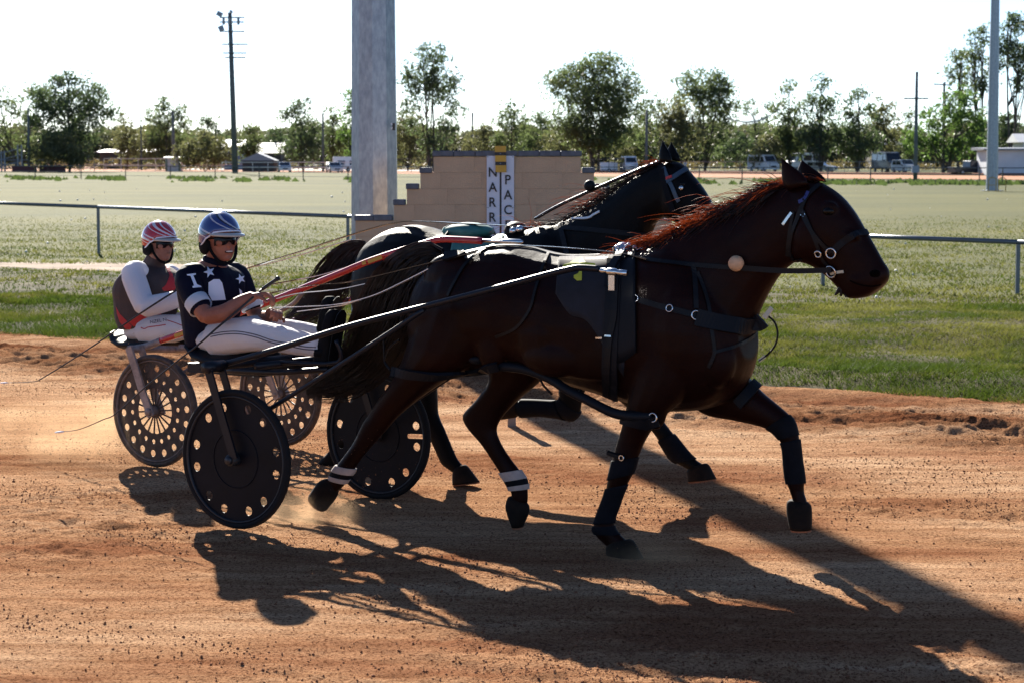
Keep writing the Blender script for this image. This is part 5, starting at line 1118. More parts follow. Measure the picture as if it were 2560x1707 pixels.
tack(HN, BN, 'rein', [(1615, 650), (1700, 660), (1780, 666), (1860, 671)], 0.02)
rein(HN, [PN(1850, 670, .13), PN(1930, 676, .12), PN(1990, 678, .11), PN(2078, 676, .09)], 0.024, M_LEATH)
obj('rein', flat_ribbon([PN(694, 748, -.02), PN(745, 735, -.04), PN(850, 724, -.1), PN(960, 700, -.16)], 0.022, 0.004), M_REINP, HN)
obj('rein', flat_ribbon([PN(746, 780, .1), PN(850, 766, .16), PN(900, 752, .19)], 0.02, 0.004), M_REINP, HN)

# ------------------------------------------------------------------ harness on the far horse
def fall_f(l): return lambda x, y: PF(x, y, l)
obj('saddle_cloth', patch(BF, [(1135, 588), (1170, 592), (1210, 592), (1260, 588)], [(1125, 640), (1170, 680), (1210, 690), (1262, 640)], 5, 8, 0.008), M_GREENC, HF, sm=True)
q = MB(); q.ball(PF(1170, 578, .0), (0.16, 0.14, 0.05), 14, 8, Matrix.Rotation(-0.59, 3, 'Z')); obj('cloth_fold', q, M_GREENC, HF, sm=True)
q = MB(); q.ball(PF(1290, 578, .0), (0.07, 0.09, 0.055), 12, 8); obj('saddle_pad', q, M_LEATHG, HF, sm=True)
for (x, y) in ((1284, 578), (1300, 574), (1306, 600)):
    q = MB(); q.ball(PF(x, y, .1), (0.025, 0.02, 0.022), 8, 6); obj('saddle_hook', q, M_STEEL, HF, sm=True)
tack(HF, BF, 'neck_strap', [(1402, 556), (1405, 580), (1410, 600), (1418, 640)], 0.03, M_LEATHG)
tack(HF, BF, 'neck_strap', [(1400, 570), (1480, 575), (1560, 583), (1620, 590)], 0.026, M_LEATHG, fall=fall_f(.1))
q = MB(); q.tube(spline([PF(1338, 548, 0), PF(1400, 513, .02), PF(1512, 462, .03), PF(1600, 424, .03), PF(1652, 404, .02)], 4), 0.010, 6); obj('check_rein', q, M_REIN, HF, sm=True)
tack(HF, BF, 'pale_cord', [(1400, 546), (1430, 548), (1470, 546), (1485, 538), (1500, 530)], 0.012, M_REINP)
tack(HF, BF, 'head_strap', [(1652, 408), (1660, 450), (1672, 490), (1684, 530)], 0.035, M_BOOT)
M_BRIDB = mat('blue_bridle', (0.030, 0.055, 0.090), 0.35)
tack(HF, BF, 'browband', [(1668, 455), (1685, 444), (1700, 434), (1716, 424)], 0.026, M_BRIDB, 0.008)
tack(HF, BF, 'cheek_strap', [(1660, 420), (1672, 450), (1682, 470), (1690, 490), (1698, 505)], 0.022, M_BRIDB)
M_REDL = mat('red_lozenge', (0.45, 0.03, 0.03), 0.5); tack(HF, BF, 'browband_badge', [(1668, 448), (1675, 445), (1682, 443)], 0.014, M_REDL, 0.006, 0.009)
q = MB(); c, nn = cast(BF, 1704, 472); q.ball((c or PF(1704, 472, .09)) + (nn or PF.n) * 0.01, 0.014, 10, 6); obj('stud', q, M_STEEL, HF, sm=True)
q = MB(); q.ball(PF(1474, 465, .05), 0.032, 16, 10); obj('cord_ball', q, M_LEATHG, HF, sm=True)
obj('rein', flat_ribbon([PF(590, 682, -.1), PF(645, 664, -.1), PF(740, 634, -.1), PF(830, 604, -.1), PF(900, 582, -.08), PF(960, 565, -.06), PF(1010, 556, 0.02), PF(1080, 556, 0.04), PF(1150, 560, .05), PF(1230, 564, .06), PF(1330, 570, .08)], 0.030, 0.005), M_REIN, HF)
obj('rein', flat_ribbon([PF(660, 716, .05), PF(750, 700, .08), PF(800, 692, .1)], 0.026, 0.006), M_REIN, HF)
obj('rein', flat_ribbon([PF(745, 700, .1), PF(800, 690, .12), PF(860, 672, .14)], 0.022, 0.004), M_REINP, HF)
obj('rein', flat_ribbon([PF(640, 668, -.12), PF(720, 648, -.12), PF(830, 615, -.12), PF(880, 600, -.1)], 0.02, 0.004), M_REINP, HF)
q = ribbon([PF(1108, 598, .2), PF(1122, 580, .12), PF(1136, 565, .06)], 0.02, 0.006); obj('hip_strap', q, M_LEATHG, HF)
l, prs, hf = far_legs['fore_near']; sleeve(HF, PF, cut(prs, 4.6, 7.2), l, 1.2, M_BOOT, 'shin_boot'); sleeve(HF, PF, cut(prs, 3.0, 4.4), l, 1.12, M_BOOT, 'knee_boot')
l, prs, hf = far_legs['fore_far']; sleeve(HF, PF, cut(prs, 4.6, 6.6), l, 1.15, M_BOOT, 'shin_boot')

# ------------------------------------------------------------------ sulkies
M_SULKB = mat('black_tube', (0.0055, 0.007, 0.013), 0.42, 0.0, coat=0.08, spec=0.25)
M_DISC = mat('black_disc', (0.0040, 0.0046, 0.0085), 0.5, var=0.25, vscale=6, spec=0.15)
M_TYRE = mat('tyre', (0.007, 0.007, 0.009), 0.75, spec=0.2)
M_RIM = mat('rim', (0.022, 0.024, 0.030), 0.45, 0.3)
M_DUSTDISC = mat('dusty_disc', (0.018, 0.014, 0.013), 0.6, col2=(0.085, 0.05, 0.036), vscale=26)
M_DUSTRIM = mat('dusty_rim', (0.16, 0.12, 0.11), 0.6, 0.2, var=0.3, vscale=30)
M_REDT = mat('red_shaft', (0.46, 0.014, 0.022), 0.25, coat=0.6)
M_DUSTG = mat('dusty_alloy', (0.30, 0.235, 0.22), 0.6, 0.3, var=0.25, vscale=22)
M_GOLD = mat('gold_decal', (0.50, 0.26, 0.03), 0.5)
M_SEAT = mat('seat_vinyl', (0.005, 0.006, 0.010), 0.5, spec=0.2)
def flat_shape(outer, holes, thick):
    """filled 2D outline with holes, extruded; returns mesh in its own plane (x,y), z = thickness"""
    cu = bpy.data.curves.new('s', 'CURVE'); cu.dimensions = '2D'; cu.fill_mode = 'BOTH'; cu.extrude = thick / 2
    for pts in [outer] + holes:
        sp = cu.splines.new('POLY'); sp.points.add(len(pts) - 1)
        for i, p in enumerate(pts): sp.points[i].co = (p[0], p[1], 0, 1)
        sp.use_cyclic_u = True
    o = bpy.data.objects.new('s', cu); C.objects.link(o); dg = bpy.context.evaluated_depsgraph_get()
    me = bpy.data.meshes.new_from_object(o.evaluated_get(dg)); bpy.data.objects.remove(o); bpy.data.curves.remove(cu); me.materials.clear(); return me
def circ(cx, cy, r_, n): return [(cx + r_ * math.cos(2 * math.pi * k / n), cy + r_ * math.sin(2 * math.pi * k / n)) for k in range(n)]
def wheel(sulky, PL, c, R, style, phase=0.0, camber=0.0):
    M3 = Matrix((PL.d, Vector((0, 0, 1)), PL.n)).transposed()          # wheel plane: x along travel, y up, z outwards
    def place(me): me.transform(Matrix.Translation(Vector(c) - LOC[sulky.name]) @ M3.to_4x4()); return me
    def plc(v): return Vector(c) + M3 @ Vector(v)
    ty = MB(); ty.tube([plc((math.cos(2 * math.pi * k / 48) * (R - 0.019), math.sin(2 * math.pi * k / 48) * (R - 0.019), 0)) for k in range(48)], 0.019, 10, closed=True)
    hub_parent = None
    rot = lambda a: (math.cos(a), math.sin(a))
    Rd = R - 0.03
    if style == 'disc':
        holes = []
        for k in range(6):
            for s_ in (-1, 1):
                a = phase + k * math.pi / 3 + s_ * 0.215; x, y = rot(a); holes.append(circ(x * R * .755, y * R * .755, R * 0.066, 16))
        x, y = rot(phase + 0.02)
        if phase > 0.01:
            a = phase; ux = Vector((math.cos(a), math.sin(a))); uy = Vector((-ux.y, ux.x)); sl = []
            for k in range(20):
                t = 2 * math.pi * k / 20; px_ = math.cos(t); sl.append(tuple(ux * (R * .72 + (R * .12 if px_ > 0 else -R * .12) + px_ * R * .038) + uy * math.sin(t) * R * .038))
            holes.append(sl)
        d = link('wheel', place(flat_shape(circ(0, 0, Rd, 64), holes, 0.006)), M_DISC, sulky)
        q = MB(); n = 40
        for zz in (0.004, -0.004):
            for rr, w_ in ((Rd * 0.45, 0.003),): q.tube([plc((math.cos(2 * math.pi * k / n) * rr, math.sin(2 * math.pi * k / n) * rr, zz)) for k in range(n)], w_, 5, closed=True)
        obj('ridge', q, M_DISC, d, sm=True)
        rimm, tym = M_RIM, M_TYRE
    else:
        holes = []; nsp = 18
        for k in range(nsp):
            a = phase + 2 * math.pi * k / nsp; x, y = rot(a); holes.append(circ(x * R * .755, y * R * .755, R * 0.062, 14)); x, y = rot(a); holes.append(circ(x * R * .545, y * R * .545, R * 0.042, 12))
            a0 = a + 0.035; a1 = a + 2 * math.pi / nsp - 0.035; i0, i1 = R * .13, R * .40
            holes.append([(math.cos(a0 + .05) * i0, math.sin(a0 + .05) * i0), (math.cos(a0) * i1, math.sin(a0) * i1), (math.cos((a0 + a1) / 2) * i1 * 1.02, math.sin((a0 + a1) / 2) * i1 * 1.02), (math.cos(a1) * i1, math.sin(a1) * i1), (math.cos(a1 - .05) * i0, math.sin(a1 - .05) * i0)])
        d = link('wheel', place(flat_shape(circ(0, 0, Rd, 64), holes, 0.006)), M_DUSTDISC, sulky); rimm, tym = M_DUSTRIM, M_DUSTDISC
    obj('tyre', ty, tym, d, sm=True)
    q = MB(); n = 48; q.rings([[plc((math.cos(2 * math.pi * k / n) * rr, math.sin(2 * math.pi * k / n) * rr, zz)) for k in range(n)] for rr, zz in ((R - .042, .013), (R - .034, .017), (R - .034, -.017), (R - .042, -.013))], closed=True); obj('rim', q, rimm, d, sm=True)
    q = MB(); q.tube([plc((0, 0, -0.05)), plc((0, 0, -0.045)), plc((0, 0, 0.045)), plc((0, 0, 0.05))], [0.02, 0.032, 0.032, 0.02], 16); obj('hub', q, rimm, d, sm=True)
    return d
def tubes(root, name, pts, r_, m, sub=4, n=8):
    q = MB(); q.tube(spline(pts, sub) if len(pts) > 2 and sub > 1 else pts, r_, n); return obj(name, q, m, root, sm=True)
def plate(root, name, pts, width, thick, PL, m):
    """flat bar following pts, wide along travel, thin across"""
    q = MB(); rings = []
    for i, c in enumerate(pts):
        a = pts[max(i - 1, 0)]; b = pts[min(i + 1, len(pts) - 1)]; t = (b - a).normalized(); s = t.cross(PL.n).normalized()
        rings.append([c + s * width / 2 + PL.n * thick / 2, c - s * width / 2 + PL.n * thick / 2, c - s * width / 2 - PL.n * thick / 2, c + s * width / 2 - PL.n * thick / 2])
    q.rings(rings); return obj(name, q, m, root)
# near sulky
AX = 0.585
SN = thing('sulky', PN.loc(0, 0, 0), 'black racing sulky with solid black disc wheels', 'sulky', 'sulkies')
RN = 0.354
cN = PN.loc(0, AX, RN); cF = PN.loc(0, -AX, RN)
wheel(SN, PN, cN, RN, 'disc', 0.0); wheel(SN, PN, cF, RN, 'disc', 0.045)
def zt(x, y, l): return PN(x, y, l)
# near side frame
sh = [zt(520, 916, .50), zt(559, 910, .50), zt(700, 870, .48), zt(860, 820, .46), zt(980, 788, .44), zt(1120, 752, .42), zt(1260, 716, .40), zt(1380, 684, .385), zt(1432, 672, .38), zt(1452, 670, .378), zt(1497, 673, .37)]
tubes(SN, 'shaft', sh, 0.0155, M_SULKB)
q = MB(); q.tube([zt(1497, 675, .37), zt(1502, 676, .37), zt(1505, 677, .37), zt(1518, 678, .368), zt(1520, 679, .368), zt(1540, 681, .366), zt(1543, 681, .366), zt(1550, 682, .366), zt(1567, 684, .365)], [.010, .010, .013, .010, .017, .017, .012, .014, .014], 10); obj('shaft_tip', q, M_STEEL, SN, sm=True)
tubes(SN, 'stay', [zt(588, 1076, .50), zt(680, 1018, .49), zt(800, 944, .48), zt(900, 880, .47), zt(965, 838, .455), zt(1060, 775, .435)], 0.0125, M_SULKB)
def mirror(p, PL): v = p - PL.o; l = v.dot(PL.n); return p - PL.n * (2 * l)
tubes(SN, 'shaft', [mirror(p, PN) for p in sh], 0.0155, M_SULKB)
tubes(SN, 'stay', [PN.loc(-.05, -.50, .37), PN.loc(.3, -.49, .56), PN.loc(.8, -.47, .85), PN.loc(1.0, -.45, .95)], 0.0125, M_SULKB)
for s_ in (1, -1):
    top = PN.loc(-0.17, s_ * .60, 0.735); 
    f = [zt(519, 918, .635), zt(540, 990, .635), zt(566, 1080, .635), zt(586, 1148, .635)]
    if s_ < 0: f = [mirror(p, PN) for p in f]
    plate(SN, 'fork', f, 0.045, 0.012, PN, M_SULKB)
    g_ = [p - PN.n * (s_ * 0.10) for p in f]; plate(SN, 'fork', g_, 0.040, 0.012, PN, M_SULKB)
    c_ = PN.loc(0, s_ * AX, RN); q = MB(); q.tube([c_ - PN.n * 0.058, c_ + PN.n * 0.058], 0.012, 8); q.tube([c_ + PN.n * (s_ * .052), c_ + PN.n * (s_ * .064)], 0.022, 10); obj('axle', q, M_RIM, SN, sm=True)
    q = MB(); q.tube([f[0] + PN.n * (s_ * 0.02), f[0] - PN.n * (s_ * 0.12)], 0.030, 12); obj('fork_head', q, M_SULKB, SN, sm=True)
tubes(SN, 'cross_tube', [zt(520, 918, .60), zt(520, 918, .60) - PN.n * 0.6, mirror(zt(520, 918, .60), PN)], 0.022, M_SULKB, 1)
tubes(SN, 'cross_tube', [zt(640, 915, .48), zt(640, 915, .48) - PN.n * 0.48, mirror(zt(640, 915, .48), PN)], 0.018, M_SULKB, 1)
for s_ in (1, -1):
    pr = [zt(560, 925, .2), zt(700, 930, .2), zt(820, 922, .2)]; pr = pr if s_ > 0 else [mirror(p, PN) for p in pr]; tubes(SN, 'seat_rail', pr, 0.016, M_SULKB)
# seat: padded dish with a low back
q = MB(); rows = []
for i, (x, y, w, th) in enumerate(((506, 842, .14, .02), (514, 862, .17, .035), (535, 884, .19, .045), (570, 896, .20, .045), (620, 897, .19, .045), (660, 894, .15, .04), (675, 893, .08, .03))):
    c_ = PN(x, y, 0); rows.append([c_ + PN.n * (w * math.cos(2 * math.pi * k / 16)) + Vector((0, 0, th * math.sin(2 * math.pi * k / 16))) for k in range(16)])
q.rings(rows); obj('seat', q, M_SEAT, SN, sm=True)
q = MB(); q.box(PN(610, 918, 0), (0.5, 0.34, 0.05), Matrix.Rotation(-math.radians(34), 3, 'Z')); obj('seat_base', q, M_SULKB, SN)
for s_ in (1, -1):                                             # foot rests
    a = zt(845, 905, .22); b = zt(820, 918, .22); c_ = zt(840, 850, .24)
    pts = [zt(700, 905, .3), a, c_]; pts = pts if s_ > 0 else [mirror(p, PN) for p in pts]; tubes(SN, 'foot_rest', pts, 0.012, M_SULKB)
# far sulky
SFk = thing('sulky', PF.loc(0, 0, 0), 'sulky with red shafts and dusty perforated spoked wheels', 'sulky', 'sulkies')
RF = 0.342
wheel(SFk, PF, PF.loc(0, AX, RF), RF, 'spoke', 0.1); wheel(SFk, PF, PF.loc(0, -AX, RF), RF, 'spoke', 0.22)
zf = lambda x, y, l: PF(x, y, l)
bs = [zf(330, 873, .52), zf(365, 866, .51), zf(402, 852, .50)]; tubes(SFk, 'shaft_socket', bs, 0.022, M_DUSTG)
rs_ = [zf(400, 853, .50), zf(470, 828, .49), zf(580, 790, .47), zf(694, 747, .45), zf(780, 712, .43), zf(850, 684, .42), zf(920, 655, .40), zf(1000, 628, .385), zf(1080, 604, .37), zf(1108, 599, .365), zf(1150, 600, .36), zf(1204, 603, .355)]
tubes(SFk, 'shaft', rs_, 0.0195, M_REDT); q = MB(); q.tube([zf(1204, 603, .355), zf(1250, 604, .35), zf(1262, 604, .35), zf(1300, 606, .345), zf(1308, 606, .345)], [.011, .009, .016, .016, .006], 8); obj('shaft_tip', q, M_STEEL, SFk, sm=True)
def decal_on(a, b, w, l):
    d = (b - a); up = d.cross(PF.n).normalized(); up = up if up.z > 0 else -up; q = MB(); nrm = PF.n
    q.prism([a - up * w, b - up * w, b + up * w, a + up * w], nrm * 0.002); return q
for (xa, ya, xb, yb) in ((437, 840, 474, 827), (906, 659, 915, 656), (921, 655, 955, 643)):
    a = PF(xa, ya, .51 if xa < 600 else .425) + PF.n * 0.002; b = PF(xb, yb, .507 if xa < 600 else .42) + PF.n * 0.002; obj('decal', decal_on(a, b, 0.011, 0), M_GOLD, SFk)
tubes(SFk, 'shaft', [mirror(p, PF) for p in [bs[0], bs[1]] + rs_], 0.0195, M_REDT)
tubes(SFk, 'stay', [zf(383, 986, .50), zf(440, 945, .49), zf(500, 903, .48), zf(560, 865, .475), zf(640, 815, .46)], 0.0125, M_DUSTG)
tubes(SFk, 'stay', [zf(690, 792, .40), zf(700, 779, .42), zf(735, 758, .43), zf(757, 731, .435)], 0.0125, M_DUSTG)
tubes(SFk, 'stay', [zf(700, 810, -.4), zf(730, 785, -.4), zf(760, 745, -.4)], 0.0125, M_SULKB)
for s_ in (1, -1):
    f = [zf(322, 868, .635), zf(342, 930, .635), zf(360, 990, .635), zf(378, 1040, .635)]; f = f if s_ > 0 else [mirror(p, PF) for p in f]
    plate(SFk, 'fork', f, 0.052, 0.014, PF, M_DUSTG); plate(SFk, 'fork', [p - PF.n * (s_ * .10) for p in f], 0.045, 0.014, PF, M_DUSTG)
    c_ = PF.loc(0, s_ * AX, RF); q = MB(); q.tube([c_ - PF.n * 0.06, c_ + PF.n * 0.06], 0.014, 8); q.tube([c_ + PF.n * (s_ * .055), c_ + PF.n * (s_ * .068)], 0.024, 10); obj('axle', q, M_DUSTG, SFk, sm=True)
    for k in range(2):
        p = f[3] + PF.n * (s_ * .009) + Vector((0, 0, 0.012 + 0.03 * k)); q = MB(); q.tube([p, p + PF.n * (s_ * .004)], 0.005, 6); obj('bolt', q, M_SULKB, SFk)
tubes(SFk, 'cross_tube', [zf(322, 872, .62), PF.loc(-.2, 0, .66), mirror(zf(322, 872, .62), PF)], 0.022, M_DUSTG, 1)
tubes(SFk, 'cross_tube', [zf(450, 868, .48), PF.loc(.12, 0, .665), mirror(zf(450, 868, .48), PF)], 0.018, M_DUSTG, 1)
q = MB(); rows = []
for i, (x, y, w, th) in enumerate(((310, 832, .14, .03), (322, 848, .17, .035), (345, 858, .19, .04), (385, 858, .20, .04), (430, 856, .19, .04), (470, 852, .15, .035), (490, 850, .08, .03))):
    c_ = PF(x, y, 0); rows.append([c_ + PF.n * (w * math.cos(2 * math.pi * k / 16)) + Vector((0, 0, th * math.sin(2 * math.pi * k / 16))) for k in range(16)])
q.rings(rows); obj('seat', q, M_SEAT, SFk, sm=True)
for s_ in (1, -1):
    pr = [zf(360, 875, .2), zf(480, 872, .2), zf(600, 862, .2)]; pr = pr if s_ > 0 else [mirror(p, PF) for p in pr]; tubes(SFk, 'seat_rail', pr, 0.016, M_DUSTG)
# ------------------------------------------------------------------ the two drivers
M_SKIN = mat('tanned_skin', (0.26, 0.085, 0.05), 0.5, col2=(0.34, 0.125, 0.08), vscale=14, spec=0.35)
M_SKIN2 = mat('weathered_skin', (0.22, 0.095, 0.068), 0.55, col2=(0.30, 0.14, 0.105), vscale=18, spec=0.3)
M_NAVY = mat('navy_silks', (0.0045, 0.0045, 0.014), 0.6, col2=(0.007, 0.007, 0.02), vscale=10, bump=0.4, bscale=12, spec=0.08)
M_WSILK = mat('white_silks', (0.82, 0.84, 0.92), 0.6, bump=0.5, bscale=9, trans=((0.80, 0.82, 0.95), 0.35))
M_WPANT = mat('white_trousers', (0.80, 0.79, 0.82), 0.7, col2=(0.86, 0.87, 0.93), vscale=5, bump=0.8, bscale=8, trans=((0.85, 0.82, 0.88), 0.35))
M_PATCHW = mat('patch_white', (0.74, 0.76, 0.88), 0.7)
M_NVST = mat('navy_stripe', (0.010, 0.010, 0.06), 0.7)
M_GRYV = mat('grey_brown_vest', (0.034, 0.024, 0.027), 0.75, col2=(0.055, 0.028, 0.024), vscale=6, bump=0.3, bscale=14)
M_REDV = mat('red_silks', (0.50, 0.016, 0.025), 0.5, bump=0.3, bscale=12, trans=((0.7, 0.02, 0.03), 0.25))
M_BLKF = mat('black_foam', (0.004, 0.004, 0.0055), 0.8, spec=0.15)
M_GLASS = mat('dark_lens', (0.002, 0.002, 0.006), 0.18, spec=0.18)
M_TEETH = mat('teeth', (0.75, 0.70, 0.65), 0.3); M_LIP = mat('lip', (0.30, 0.09, 0.07), 0.45); M_MOUTH = mat('mouth_dark', (0.05, 0.012, 0.012), 0.6)
def helmet_mat(name, stops, sc, dark):
    """painted bands sweeping round a glossy shell, from its own object coordinates"""
    m = bpy.data.materials.new(name); m.use_nodes = True; nt = m.node_tree; N = nt.nodes; L = nt.links; b = N['Principled BSDF']
    b.inputs['Roughness'].default_value = 0.22; b.inputs['Coat Weight'].default_value = 1.0; b.inputs['Coat Roughness'].default_value = 0.04
    tc = N.new('ShaderNodeTexCoord'); mp = N.new('ShaderNodeMapping'); mp.inputs['Location'].default_value = sc[0]; mp.inputs['Scale'].default_value = sc[1]; mp.inputs['Rotation'].default_value = sc[2]
    L.new(tc.outputs['Generated'], mp.inputs['Vector'])
    wv = N.new('ShaderNodeTexWave'); wv.wave_type = 'RINGS'; wv.rings_direction = 'SPHERICAL'; wv.wave_profile = 'SAW'; wv.inputs['Scale'].default_value = sc[3]; wv.inputs['Distortion'].default_value = 1.0; wv.inputs['Detail'].default_value = 0.0
    L.new(mp.outputs[0], wv.inputs['Vector']); cr = N.new('ShaderNodeValToRGB'); cr.color_ramp.interpolation = 'CONSTANT'; L.new(wv.outputs['Fac'], cr.inputs[0])
    e = cr.color_ramp.elements
    while len(e) > 1: e.remove(e[-1])
    e[0].position = 0.0; e[0].color = (*stops[0][1], 1)
    for p, c in stops[1:]: k = e.new(p); k.color = (*c, 1)
    L.new(cr.outputs[0], b.inputs['Base Color']); return m
BL = (0.016, 0.035, 0.17); NV = (0.006, 0.008, 0.03); SV = (0.42, 0.42, 0.50); RD = (0.40, 0.012, 0.025); WH = (0.62, 0.60, 0.66)
M_HELB = helmet_mat('blue_helmet_paint', [(0, BL), (0.40, SV), (0.50, NV), (0.58, BL), (0.74, SV), (0.80, BL)], ((-0.75, -0.5, -0.9), (1, 1, 1.25), (0, 0, 0), 1.1), 0)
M_HELR = helmet_mat('red_helmet_paint', [(0, RD), (0.34, WH), (0.42, RD), (0.60, WH), (0.72, RD), (0.88, WH), (0.93, RD)], ((-0.75, -0.5, -0.9), (1, 1, 1.25), (0, 0, 0), 1.1), 0)
M_BRIM = mat('brim_pale', (0.42, 0.40, 0.38), 0.35, coat=0.5)

def cap_path(mb, pts, radii, n=12):
    """tapered closed limb through points with rounded ends"""
    P_ = spline(pts, 4); k = len(P_); rr = [float(x[0]) for x in catmull([(r_, 0, 0) for r_ in radii], 4)]
    t0 = (P_[0] - P_[1]).normalized(); t1 = (P_[-1] - P_[-2]).normalized()
    P2 = [P_[0] + t0 * rr[0] * 0.6] + P_ + [P_[-1] + t1 * rr[-1] * 0.6]; mb.tube(P2, [rr[0] * 0.55] + rr + [rr[-1] * 0.55], n)
def frame(fwd):
    f = Vector(fwd).normalized(); r_ = f.cross(Vector((0, 0, 1))).normalized(); u = r_.cross(f); return Matrix((f, -r_, u)).transposed()     # columns: forward, left, up
def limb_hand(mb, wrist, direction, palm_n, s=1.0, curl=0.9, thumb_side=1):
    """palm with four unequal curled fingers and a thumb leaving the side of the palm"""
    d = Vector(direction).normalized(); pn = Vector(palm_n); pn = (pn - d * pn.dot(d)).normalized(); side = d.cross(pn)
    L = 0.085 * s
    for k, off in enumerate((-.030, -.011, .009, .028)):
        mb.tube([wrist + side * off * 0.5 * s, wrist + d * L * 0.5 + side * off * s, wrist + d * L + side * off * s], [0.017 * s, 0.016 * s, 0.0125 * s], 8)
    for k, (off, ln) in enumerate(zip((-.030, -.011, .009, .028), (.068, .080, .076, .058))):
        p = wrist + d * L + side * off * s; pts = [p - d * 0.015 * s, p]; a = 0.35
        for j in range(3):
            a += curl * (0.75 if j else 0.55); dd = d * math.cos(a) + pn * math.sin(a); p = p + dd * ln * s * (0.45 if j == 0 else 0.3); pts.append(p)
        mb.tube(pts, [0.010 * s, 0.0105 * s, 0.0098 * s, 0.009 * s, 0.0065 * s], 7)
    p = wrist + d * L * 0.35 - side * 0.03 * thumb_side * s; pts = [p]
    for j, (dx, dn, ds) in enumerate(((.6, .35, .6), (.85, .55, .15), (.7, .8, -.1))):
        p = p + (d * dx + pn * dn - side * ds * thumb_side).normalized() * 0.030 * s; pts.append(p)
    mb.tube(pts, [0.014 * s, 0.0125 * s, 0.011 * s, 0.008 * s], 7)
def build_head(mb, c, M3, s):
    """c: centre of the skull; forward x, left y, up z. s: head height"""
    def P(x, y, z): return c + M3 @ Vector((x * s, y * s, z * s))
    mb.ball(P(-.03, 0, .10), (.40 * s, .335 * s, .40 * s), 20, 14, M3)
    rings = []
    for z, fx, bx, w in ((.10, .335, -.30, .30), (-.02, .350, -.28, .305), (-.14, .345, -.22, .285), (-.24, .335, -.14, .255), (-.33, .325, -.06, .215), (-.40, .310, .02, .17), (-.455, .285, .10, .11), (-.475, .25, .15, .05)):
        rings.append([P((fx + bx) / 2 + (fx - bx) / 2 * math.copysign(abs(math.cos(t)) ** .75, math.cos(t)), w * math.sin(t), z) for t in [2 * math.pi * k / 20 for k in range(20)]])
    mb.rings(rings)
    rings = []
    for z, x, w in ((.06, .335, .035), (.0, .365, .04), (-.06, .40, .05), (-.115, .425, .062), (-.145, .41, .06), (-.165, .36, .045)):
        rings.append([P(x - .06 + .06 * math.cos(t), w * math.sin(t), z) for t in [2 * math.pi * k / 10 for k in range(10)]])
    mb.rings(rings)                                            # nose
    mb.ball(P(.33, 0, -.215), (.05 * s, .11 * s, .028 * s), 12, 8, M3); mb.ball(P(.325, 0, -.275), (.045 * s, .095 * s, .030 * s), 12, 8, M3)   # lips
    mb.ball(P(.275, 0, -.40), (.07 * s, .09 * s, .06 * s), 12, 8, M3)                                              # chin
    for sy in (1, -1):
        mb.ball(P(.25, sy * .19, -.05), (.10 * s, .09 * s, .08 * s), 12, 8, M3)                                     # cheekbones
        mb.ball(P(-.03, sy * .325, -.03), (.075 * s, .028 * s, .115 * s), 12, 8, M3)                                # ears
    return P
def helmet(root, c, M3, s, paint, strapm):
    def P(x, y, z): return c + M3 @ Vector((x * s, y * s, z * s))
    q = MB(); nu = 28; nv = 10; rows = []
    for j in range(nv + 1):
        row = []
        for i in range(nu):
            a = 2 * math.pi * i / nu; ca, sa = math.cos(a), math.sin(a)
            low = 0.10 * max(0, ca) ** 0.5 + (-0.42 * (0.5 - 0.5 * ca) ** 1.3) * (1 if ca < 0.6 else 0.2)      # rim: high over the brow, low at the nape
            v = j / nv; ang = v * (math.pi / 2 - math.asin(max(-.75, min(.75, low / 0.56))) * 1.0)
            rr = math.sin(min(ang, math.pi * 0.72)); zz = math.cos(min(ang, math.pi * 0.72))
            row.append(P(-.04 + .53 * rr * ca, .44 * rr * sa, .12 + .52 * zz))
        rows.append(row)
    inner = [[P(0, 0, .1) + (p - P(0, 0, .1)) * 0.93 for p in r_] for r_ in reversed(rows)]
    q.rings(rows + inner, caps=True); h = obj('helmet', q, paint, root, sm=True)
    q = MB(); rim = rows[-1]; q.tube([p for p in rim], 0.0045 * s / 0.24, 6, closed=True); obj('rim_edge', q, strapm[1], h, sm=True)
    # visor: a crescent in front
    q = MB(); top = []; bot = []; n = 14
    outer = []; inn = []
    for k in range(n + 1):
        a = math.radians(-62 + 124 * k / n); e = 0.20 * math.cos(a * 1.3) ** 0.8 if abs(a) < 1.2 else 0.0
        inn.append(P(-.04 + .52 * math.cos(a), .43 * math.sin(a), .19 - .02)); outer.append(P(-.04 + (.53 + e) * math.cos(a), (.44 + e * .55) * math.sin(a), .175 - 0.055 * math.cos(a)))
    vs = inn + outer + [p + Vector((0, 0, -.012)) for p in inn] + [p + Vector((0, 0, -.010)) for p in outer]; m = n + 1; fs = []
    for k in range(n): fs += [(k, k + 1, m + k + 1, m + k), (2 * m + k, 3 * m + k, 3 * m + k + 1, 2 * m + k + 1), (m + k, m + k + 1, 3 * m + k + 1, 3 * m + k)]
    q.add(vs, fs); obj('visor', q, M_BRIM, h, sm=True)
    # padded side and nape lining, chin strap
    q = MB()
    for sy in (1, -1): q.ball(P(-.12, sy * .335, -.10), (.20 * s, .075 * s, .20 * s), 14, 8, M3)
    q.ball(P(-.36, 0, -.20), (.12 * s, .30 * s, .14 * s), 14, 8, M3); obj('lining', q, M_BLKF, h, sm=True)
    for sy in (1, -1):
        q = ribbon([P(.06, sy * .345, .0), P(.10, sy * .335, -.16), P(.16, sy * .27, -.32), P(.20, sy * .17, -.44), P(.22, 0, -.50)], 0.075 * s, 0.012 * s, up=M3 @ Vector((0, 1, 0))); obj('chin_strap', q, M_BLKF, h)
    return h
